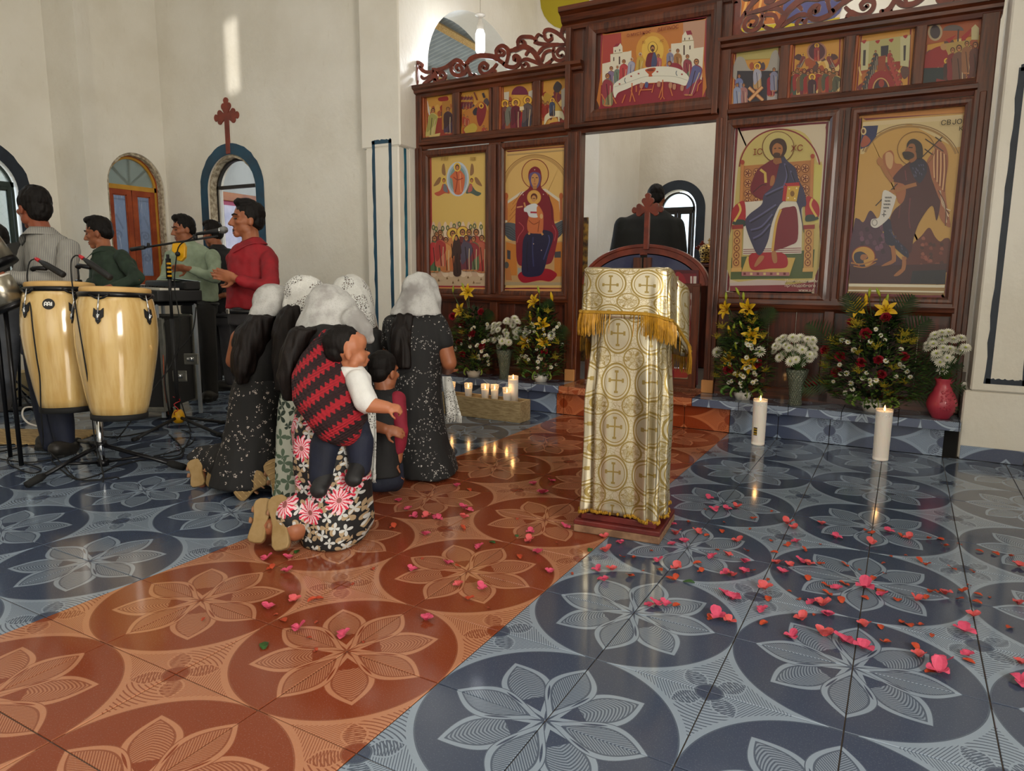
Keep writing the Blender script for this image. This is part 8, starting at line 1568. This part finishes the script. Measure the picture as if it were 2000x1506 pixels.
# woman in black floral on the left
bb1 = onz(500, 945)
w1_, _ = woman('kneeling woman in a black floral skirt with long loose hair, leftmost of the veiled women', bb1,
    rows(3.72, [(505, 735, 42, 0.12), (503, 770, 50, 0.15), (500, 820, 54, 0.16), (498, 860, 60, 0.18), (492, 900, 66, 0.21), (488, 938, 72, 0.23)]), rows(3.72, [(535, 622, 16, 0.06), (524, 638, 36, 0.09), (512, 662, 46, 0.115), (506, 700, 45, 0.12), (505, 745, 43, 0.12)]),
    [rows(3.72, [(548, 561, 8, 0.03), (545, 568, 24, 0.075), (538, 585, 33, 0.10), (528, 604, 36, 0.11), (520, 622, 34, 0.11), (515, 632, 26, 0.10)])], [rows(3.66, [(520, 615, 28, 0.11), (500, 650, 36, 0.13), (490, 690, 30, 0.14), (485, 722, 24, 0.13), (484, 745, 10, 0.11)])], 'dress_floral', 'top_black', 'veil_white',
    [([(468, 660, 3.78), (456, 705, 3.80), (478, 712, 4.0)], [0.048, 0.042, 0.034], [(478, 650, 3.76), (470, 672, 3.77)], [0.055, 0.05]), ([(556, 660, 3.85), (575, 700, 3.9), (575, 690, 4.1)], [0.045, 0.04, 0.034], [(555, 655, 3.82), (570, 690, 3.88)], [0.055, 0.05])], [([P(480, 905, 3.72), P(430, 900, 3.78), P(392, 888, 3.80), P(374, 893, 3.76)], [0.12, 0.10, 0.055, 0.03]), ([P(460, 925, 3.70), P(436, 915, 3.74)], [0.06, 0.05])], 3.0, (540, 604, 3.74))
sdl = lambda a, b, d0, d1, wp, **k: (P(*a, d0)+P(*b, d1))/2
def sole(t, p0, p1, d0, d1, wpx, n, **k):
    a, b = P(*p0, d0), P(*p1, d1); l = b-a; w = l.cross(V(FW)).normalized(); d = (d0+d1)/2; sandal(t, (a+b)/2, w, l, n, l.length, wpx*d/FOC, **k)
sole(w1_, (386, 950), (379, 896), 3.70, 3.74, 34, RH*0.9+FH*0.4); sole(w1_, (416, 951), (419, 876), 3.69, 3.75, 36, RH*0.9+FH*0.4)
# woman behind the mother, pale leafy skirt
bb2 = onz(570, 965)
w2_, _ = woman('kneeling woman in a pale leaf-print skirt squeezed between two veiled women', bb2,
    rows(3.62, [(590, 740, 34, 0.12), (585, 800, 38, 0.14), (580, 860, 38, 0.15), (580, 910, 38, 0.18), (578, 955, 40, 0.20)]), rows(3.62, [(600, 612, 16, 0.06), (592, 632, 34, 0.09), (588, 670, 38, 0.115), (588, 745, 35, 0.12)]),
    [rows(3.62, [(602, 549, 8, 0.03), (602, 556, 26, 0.08), (600, 575, 34, 0.105), (598, 597, 34, 0.115), (602, 618, 32, 0.115), (612, 638, 28, 0.11)])], [rows(3.58, [(580, 596, 20, 0.09), (572, 615, 26, 0.11), (565, 650, 30, 0.12), (562, 700, 26, 0.12), (560, 760, 14, 0.11)])], 'skirt_leaves', 'top_black', 'veil_lace', ([([(580, 940, 3.60), (545, 942, 3.58), (512, 934, 3.57)], [0.045, 0.036, 0.028]), ([(580, 930, 3.62), (550, 925, 3.60), (538, 918, 3.57)], [0.045, 0.036, 0.028])]), [([P(575, 940, 3.58), P(540, 935, 3.55)], [0.07, 0.05])], 5.0, (602, 588, 3.62))
sole(w2_, (462, 972), (516, 926), 3.50, 3.54, 36, RH*0.8+FH*0.5, lines=True); sole(w2_, (550, 968), (526, 898), 3.46, 3.52, 36, RH*0.8+FH*0.5, lines=True)
# mother with the baby on her back
bb3 = onz(655, 1060)
w3_, _ = woman('kneeling woman in a black skirt with large pink flowers carrying a baby on her back', bb3,
    rows(3.05, [(640, 785, 56, 0.14), (640, 830, 66, 0.17), (645, 880, 70, 0.18), (652, 930, 70, 0.18), (656, 980, 70, 0.20), (660, 1020, 70, 0.20), (655, 1050, 62, 0.19)]), rows(3.15, [(645, 628, 20, 0.07), (645, 640, 50, 0.10), (644, 665, 66, 0.125), (640, 715, 60, 0.13), (638, 790, 55, 0.13)]),
    [rows(3.2, [(652, 567, 10, 0.03), (650, 574, 30, 0.08), (648, 590, 44, 0.11), (646, 610, 54, 0.125), (645, 630, 62, 0.13), (646, 645, 66, 0.13)]), [((690, 625, 3.1), (708, 645, 3.08), (722, 662, 3.1)), [0.06, 0.045, 0.02]]], [rows(3.08, [(600, 640, 26, 0.10), (580, 680, 26, 0.12), (572, 730, 24, 0.12), (575, 775, 14, 0.10)])], 'skirt_flowers', 'top_black', 'veil_white',
    [([(585, 680, 3.15), (590, 745, 3.2), (640, 770, 3.4)], [0.048, 0.042, 0.034], [(588, 668, 3.15), (590, 745, 3.2), (630, 768, 3.36)], [0.060, 0.054, 0.048]), ([(590, 1010, 2.95), (560, 1025, 2.91), (522, 1030, 2.92)], [0.055, 0.048, 0.036]), ([(600, 1020, 2.95), (575, 1035, 2.90), (556, 1035, 2.89)], [0.055, 0.048, 0.036])], [([P(650, 1020, 3.02), P(600, 1010, 2.98), P(572, 1008, 2.94)], [0.12, 0.10, 0.085]), ([P(690, 1030, 3.08), P(640, 1045, 2.95)], [0.05, 0.06])], 1.0, (650, 612, 3.22))
sole(w3_, (497, 1060), (518, 972), 2.86, 2.93, 40, RH*0.8+FH*0.5); sole(w3_, (548, 1074), (540, 966), 2.82, 2.92, 42, RH*0.8+FH*0.5)
lace_strip(w3_, [(722, 790, 3.3), (724, 850, 3.3), (722, 925, 3.28)], (0.05, 0.06))
wr = MB(); pxloft(wr, rows(2.98, [(628, 662, 14, 0.03), (634, 690, 42, 0.08), (634, 730, 62, 0.13, -0.03), (644, 775, 68, 0.165, -0.06), (658, 815, 57, 0.17, -0.07), (668, 845, 45, 0.15, -0.06), (672, 862, 28, 0.09, -0.04)])); wr.chain([P(600, 780, 3.05), P(625, 690, 2.95), P(640, 655, 3.05)], [0.05, 0.05, 0.03])
shw = blob('carrying_shawl', wr, 'shawl_knit', w3_, 0.008, 5, folds(0.009, (14, 14, 9), 9.0))
# baby
by = P(668, 800, 2.95); bt_ = thing('person', 'baby in a white shirt strapped in the red and black shawl, looking right', 'person', V((by.x, by.y, P(640, 945, 2.92).z)))
d_ = 2.93; h, R3 = headframe(P(684, 686, d_), RH*0.92+FH*0.22, 0.10, 0.80); body = MB(); baby_head(body, h, R3, 0.80, P(686, 722, d_)); pxloft(body, rows(d_, [(688, 722, 16, 0.04), (692, 750, 26, 0.06), (690, 800, 28, 0.07), (675, 850, 34, 0.08)]))
body.chain([P(700, 748, 2.84), P(718, 790, 2.80), P(756, 796, 2.80)], [0.034, 0.034, 0.026]); hand(body, P(755, 796, 2.80), RH*0.95-UP*0.05, UP*0.7+Cm*0.6, 1.45, 0.60, -1)
body.chain([P(640, 845, 2.92), P(632, 930, 2.90)], [0.045, 0.035]); body.chain([P(700, 845, 2.93), P(702, 905, 2.92)], [0.045, 0.035]); blob('body', body, 'skin_baby', bt_, 0.005, 3); build('eyes', MB().ell(h(-0.031, 0.083, 0.004), (0.007, 0.007, 0.006)).ell(h(0.031, 0.083, 0.004), (0.007, 0.007, 0.006)), 'eye_dark', bt_, True); build('lips', MB().cap(h(-0.011, 0.087, -0.057), h(0.011, 0.087, -0.057), 0.005, 0.005, 6), 'lip', bt_, True); add_hair(bt_, lambda x, y, z: h(x, y-0.016, z+0.006), R3, 0.845)
sh = MB(); pxloft(sh, rows(d_, [(684, 714, 22, 0.05), (692, 735, 32, 0.065), (694, 765, 32, 0.075), (690, 805, 32, 0.08)])); sh.chain([P(698, 742, 2.86), P(714, 785, 2.81)], [0.048, 0.050]); blob('shirt', sh, 'tee_white', bt_, 0.006, 4, folds(0.005, (18, 18, 10), 3.0))
tr = MB(); tr.chain([P(650, 838, 2.93), P(634, 870, 2.90), P(628, 935, 2.89)], [0.075, 0.062, 0.050]); tr.chain([P(690, 838, 2.94), P(702, 860, 2.91), P(704, 912, 2.91)], [0.070, 0.058, 0.048]); blob('trousers', tr, 'jeans_navy', bt_, 0.008, 4, folds(0.006, (14, 14, 8), 6.0))
for a, b in (((634, 932, 2.88), (622, 958, 2.84)), ((700, 908, 2.90), (690, 936, 2.85))): m2 = MB(); m2.cap(P(*a), P(*b), 0.038, 0.034); m2.ell(P(*b), (0.042, 0.03, 0.030)); blob('shoe', m2, 'shoe_black', bt_, 0.006, 3)
# boy between them
bbo = onz(755, 955); bo = thing('person', 'boy in a black vest with dark red sleeves kneeling beside the mother', 'person', bbo); d_ = 3.62; h, R3 = headframe(P(751, 727, d_), FH*0.85+RH*0.55, -0.05, 0.86); body = MB(); add_head(body, h, R3, 0.86, P(750, 762, d_))
vest = rows(d_, [(750, 757, 17, 0.05), (750, 770, 34, 0.075), (748, 800, 42, 0.095), (748, 850, 38, 0.095), (750, 905, 36, 0.10), (752, 925, 36, 0.11)]); pxloft(body, [(a, b, c*0.8, dd, e*0.8) for a, b, c, dd, e in vest])
body.chain([P(776, 785, 3.60), P(781, 845, 3.58), P(776, 898, 3.60)], [0.036, 0.032, 0.026]); hand(body, P(776, 898, 3.60), -UP*0.95+RH*0.1, -RH, 0.4, 0.75, 1); body.chain([P(720, 790, 3.55), P(724, 830, 3.45), P(752, 838, 3.40)], [0.036, 0.032, 0.026]); hand(body, P(752, 838, 3.40), RH*0.9-UP*0.2, UP*0.5+Cm, 0.6, 0.75, -1)
blob('body', body, 'skin_warm', bo, 0.006, 3); add_hair(bo, h, R3, 0.865, amp=0.002); vs_ = MB(); pxloft(vs_, vest); blob('vest', vs_, 'top_black', bo, 0.008, 4, folds(0.005, (14, 14, 8), 2.0))
sl_ = MB(); sl_.chain([P(776, 780, 3.60), P(783, 842, 3.57), P(778, 880, 3.59)], [0.046, 0.040, 0.031]); so = blob('sleeve', sl_, 'sleeve_red', bo, 0.007, 4, folds(0.006, (22, 22, 14), 5.0)); sl_ = MB(); sl_.chain([P(722, 785, 3.55), P(722, 828, 3.46)], [0.046, 0.040]); blob('sleeve', sl_, 'top_black', bo, 0.007, 4)
jn = MB(); jn.chain([P(740, 915, 3.62), P(748, 938, 3.60), P(770, 942, 3.66)], [0.075, 0.062, 0.05]); jn.chain([P(762, 915, 3.62), P(770, 938, 3.62), P(735, 944, 3.58)], [0.07, 0.055, 0.05]); f0 = folds(0.006, (14, 14, 10), 4.0)
def fl2(co_, no): r = f0(co_, no); r[:, 2] = np.maximum(r[:, 2], 0.006); return r
blob('jeans', jn, 'jeans_navy', bo, 0.008, 4, fl2)

# ------------------------------------------------------------------ fallen bougainvillea
mat('bract_pink', 'c84a68', 0.65, col2='b23858', vscale=40, sss=0.1); mat('bract_coral', 'bc463e', 0.65, col2='c85a66', vscale=30, sss=0.1); mat('bract_orange', 'b0401c', 0.65, col2='94301a', vscale=40, sss=0.05); mat('bract_dry', '9a3a1c', 0.75, col2='7a2c18', vscale=50); mat('leaf_fallen', '2f5a24', 0.45, col2='1f4018', vscale=20)
def bract(mb, a, L, w, lift, curl, o=(0, 0, 0)):
    R_ = MX.Rotation(a, 3, 'Z'); n = 4; o = V(o); vs = []
    for i in range(n+1):
        t = i/n; x = L*t*cos(lift*0.7); z = L*(sin(lift)*t-curl*t*t)+0.002; hw = w*sin(pi*(0.08+0.88*t))**0.7
        for s_ in (-1, -0.4, 0.4, 1): vs.append(o+R_ @ V((x, s_*hw, max(0.0012, z+0.30*hw*s_*s_*(1 if curl < 0.9 else -0.5)+random.uniform(-1, 1)*0.0012))))
    mb.add(vs, [(4*i+k, 4*i+4+k, 4*i+5+k, 4*i+1+k) for i in range(n) for k in range(3)])
random.seed(77)
def variants(nm, m, n, fn):
    out = []
    for k in range(n): mb = MB(); fn(mb, k); out.append(src(nm, mb, m, smooth=False))
    return out
def blossom(mb, k):
    a0 = random.uniform(0, 6.3)
    for j in range(3): bract(mb, a0+j*2.1+random.uniform(-.3, .3), random.uniform(0.026, 0.034), random.uniform(0.013, 0.017), random.uniform(0.55, 1.3), random.uniform(0.1, 0.7))
def single(mb, k): bract(mb, 0, random.uniform(0.026, 0.034), random.uniform(0.010, 0.014), random.uniform(0.3, 0.9), random.uniform(0.1, 0.6), (-0.012, 0, 0)); (bract(mb, random.uniform(1.5, 2.5), 0.022, 0.010, 0.4, 0.3, (-0.008, 0, 0)) if k % 2 else None)
PK, CO, OR, DR = variants('bract', 'bract_pink', 5, blossom), variants('bract', 'bract_coral', 5, blossom), variants('bract', 'bract_orange', 5, single), variants('bract', 'bract_dry', 3, single)
LF_ = variants('leaf', 'leaf_fallen', 2, lambda mb, k: bract(mb, 0, 0.05, 0.014, 0.35, 0.5))
R7 = lambda s: [(1000+a/2, 900+b/2, k) for a, b, k in s]; R6 = lambda s: [(a/2, 1000+b/2, k) for a, b, k in s]
PT = R7([(85, 95, 'P'), (155, 82, 'P'), (118, 130, 'B'), (20, 230, 's'), (70, 280, 'P'), (68, 318, 'C'), (210, 265, 'P'), (425, 325, 'P'), (100, 362, 'P'), (30, 380, 'O'), (145, 440, 'P'), (175, 325, 's'), (360, 303, 'C'), (365, 357, 'C'), (430, 382, 'O'), (472, 385, 'O'), (330, 430, 'P'), (390, 430, 'C'), (360, 470, 'P'), (455, 455, 'O'), (510, 435, 's'), (235, 443, 's'), (570, 393, 'P'), (640, 425, 'C'), (575, 430, 'O'), (545, 355, 's'), (625, 252, 'P'), (640, 290, 'C'), (690, 245, 'O'), (725, 285, 'C'), (760, 295, 'O'), (820, 280, 'O'), (675, 320, 'P'), (628, 330, 'P'), (770, 150, 'P'), (755, 195, 's'), (790, 197, 'P'), (840, 195, 'P'), (878, 185, 'C'), (948, 230, 'O'), (1015, 200, 's'), (830, 245, 's'), (930, 270, 's'), (878, 318, 'C'), (915, 358, 'O'), (800, 350, 's'), (780, 380, 'P'), (845, 375, 'C'), (720, 405, 'O'), (740, 432, 'O'), (910, 400, 'P'), (940, 435, 'O'), (835, 445, 'P'), (860, 452, 'C'), (905, 440, 'P'), (620, 465, 'O'), (640, 463, 'O'), (1075, 250, 'B'), (1100, 268, 'C'), (1210, 250, 'C'), (1265, 305, 'P'), (1015, 315, 'O'), (1110, 320, 'P'), (1080, 335, 'O'), (1140, 350, 'O'), (1205, 327, 's'), (1020, 362, 'O'), (1035, 405, 'C'), (1060, 440, 'P'), (1085, 415, 'C'), (1130, 400, 'P'), (1160, 410, 'C'), (1210, 410, 'O'), (1295, 408, 'O'), (1155, 465, 'O'), (985, 505, 'B'), (1000, 545, 'O'), (1000, 468, 's'), (975, 588, 'P'), (980, 640, 'O'), (1085, 512, 's'), (1125, 545, 's'), (1220, 490, 'O'), (1290, 485, 'O'), (1270, 505, 'P'), (1225, 520, 'O'), (1170, 560, 'P'), (1210, 570, 'B'), (1235, 608, 'P'), (1180, 605, 's'), (1130, 625, 'C'), (1285, 552, 'O'), (1090, 690, 'P'), (1220, 688, 'B'), (1295, 710, 'B'), (1370, 738, 'B'), (1375, 652, 'C'), (1440, 655, 'O'), (1450, 715, 'O'), (1380, 540, 'O'), (1440, 530, 'P'), (1375, 500, 'B'), (1440, 515, 'O'), (1410, 465, 'O'), (1455, 445, 's'), (1360, 428, 's'), (1450, 405, 's'), (1385, 275, 'O'), (1410, 285, 'O'), (1470, 280, 'P'), (1405, 328, 'C'), (1515, 295, 'O'), (1550, 308, 'C'), (1630, 308, 'O'), (1670, 308, 'O'), (1685, 337, 'O'), (1745, 328, 's'), (1480, 375, 's'), (1540, 372, 's'), (1590, 395, 'O'), (1625, 412, 'O'), (1710, 423, 'O'), (1795, 433, 's'), (1830, 357, 'O'), (1890, 367, 'O'), (1950, 377, 'O'), (1980, 415, 'C'), (1505, 545, 'O'), (1580, 550, 'C'), (1618, 540, 'O'), (1640, 520, 'O'), (1690, 525, 'C'), (1665, 515, 'O'), (1748, 548, 'O'), (1768, 515, 'O'), (1785, 492, 's'), (1825, 527, 'O'), (1820, 558, 'O'), (1865, 535, 's'), (1800, 610, 'C'), (1765, 670, 'B'), (1945, 655, 'O'), (1520, 640, 'O'), (1550, 645, 'O'), (1590, 648, 'O'), (1640, 688, 's'), (1575, 735, 'O'), (1590, 770, 'C'), (1680, 795, 'B'), (1665, 832, 'B'), (1630, 830, 'O'), (1780, 765, 'P'), (1790, 790, 'O'), (1985, 795, 'C'), (1990, 870, 'B'), (1980, 565, 'C'), (535, 570, 'P'), (565, 565, 'P'), (600, 565, 'P'), (640, 568, 'O'), (772, 615, 'O'), (800, 615, 'B'), (850, 632, 'C'), (830, 520, 'P'), (860, 545, 'B')]) + R6([(1040, 185, 'P'), (1065, 220, 'O'), (1130, 185, 'P'), (1120, 235, 'P'), (1700, 25, 'P'), (1870, 140, 'P'), (1650, 185, 's'), (1750, 205, 'P'), (1790, 220, 'O'), (1610, 230, 'P'), (1790, 290, 'C'), (1885, 305, 'P'), (1840, 345, 'O'), (1150, 350, 'C'), (1050, 380, 'P'), (1075, 405, 's'), (1215, 350, 'O'), (1250, 342, 'O'), (1105, 425, 'O'), (1165, 460, 'P'), (1235, 435, 's'), (1665, 425, 'P'), (1340, 485, 'P'), (1210, 495, 's'), (1235, 540, 's'), (1420, 510, 's'), (795, 425, 's'), (1460, 225, 's'), (1380, 285, 's'), (1910, 380, 's'), (1965, 270, 's')]) + [(779, 980, 'P'), (798, 997, 'P'), (808, 1011, 'P'), (833, 1011, 'C'), (856, 1015, 'P'), (769, 1030, 'O'), (831, 1046, 'P'), (904, 1034, 'O'), (906, 994, 'P'), (917, 999, 'P'), (906, 1013, 'C'), (892, 951, 'P'), (917, 959, 'O'), (930, 1076, 's')]
WORD = {'P': ('pink bougainvillea blossom', 'pink blossoms'), 'B': ('large full bougainvillea blossom', 'large blossoms'), 'C': ('coral red bougainvillea blossom', 'coral blossoms'), 'O': ('orange-red bougainvillea bract', 'orange bracts'), 's': ('tiny curled dry orange bract', 'dry bracts')}
BAND = ((985, 'farthest row'), (1025, 'second farthest row'), (1062, 'row level with the lectern base'), (1095, 'row just before the lectern'), (1125, 'second row before the lectern'), (1160, 'middle row before the lectern'), (1200, 'third row from the camera'), (1255, 'second row from the camera'), (2000, 'row nearest the camera'))
ORD = 'first second third fourth fifth sixth seventh eighth ninth tenth eleventh twelfth thirteenth fourteenth fifteenth sixteenth seventeenth eighteenth nineteenth twentieth'.split()
band = lambda b: next(i for i, q in enumerate(BAND) if b < q[0])
seq = {}
for i, (a, b, k) in enumerate(PT): seq.setdefault((k, band(b)), []).append((a, i))
NTH = {i: n for v in seq.values() for n, (a, i) in enumerate(sorted(v))}
for i, (a, b, k) in enumerate(PT):
    q = onz(a, b); me = random.choice({'P': PK, 'B': PK if i % 3 else CO, 'C': CO, 'O': OR, 's': DR}[k]); o = bpy.data.objects.new('bougainvillea_blossom' if k in 'PBC' else 'bougainvillea_bract', me); COL.objects.link(o)
    s = {'P': 0.95, 'B': 1.4, 'C': 1.0, 'O': 0.95, 's': 0.55}[k]*random.uniform(0.9, 1.12); o.location = (q.x, q.y, 0.0006); o.rotation_euler = (0, 0, random.uniform(0, 6.3)); o.scale = (s, s, s*random.uniform(0.85, 1.15))
    tl = 'orange tiles' if -1.005 < q.x < 0.335 else 'blue tiles'; tag(o, '%s, %s from left in the %s' % (WORD[k][0], ORD[NTH[i]], BAND[band(b)][1]), 'petal', 'fallen %s on the %s' % (WORD[k][1], tl))
for (a, b, lb_, s) in ((515, 1270, 'green leaf lying alone on the orange tiles nearest the camera', 1.0), (577, 1082, 'green leaf lying beside the mother\'s flowered skirt', 0.8), (967, 1062, 'green leaf on the orange tiles left of the lectern base', 0.7), (1008, 1045, 'green leaf among blossoms left of the lectern base', 0.6), (1155, 1072, 'green leaf at the orange and blue tile border before the lectern', 0.8), (1357, 1140, 'green leaf among orange bracts right of the lectern', 0.9)):
    q = onz(a, b); o = bpy.data.objects.new('fallen_leaf', LF_[len(lb_) % 2]); COL.objects.link(o); o.location = (q.x, q.y, 0.0006); o.rotation_euler = (0, 0, random.uniform(0, 6.3)); o.scale = (s, s, s); tag(o, lb_, 'leaf')
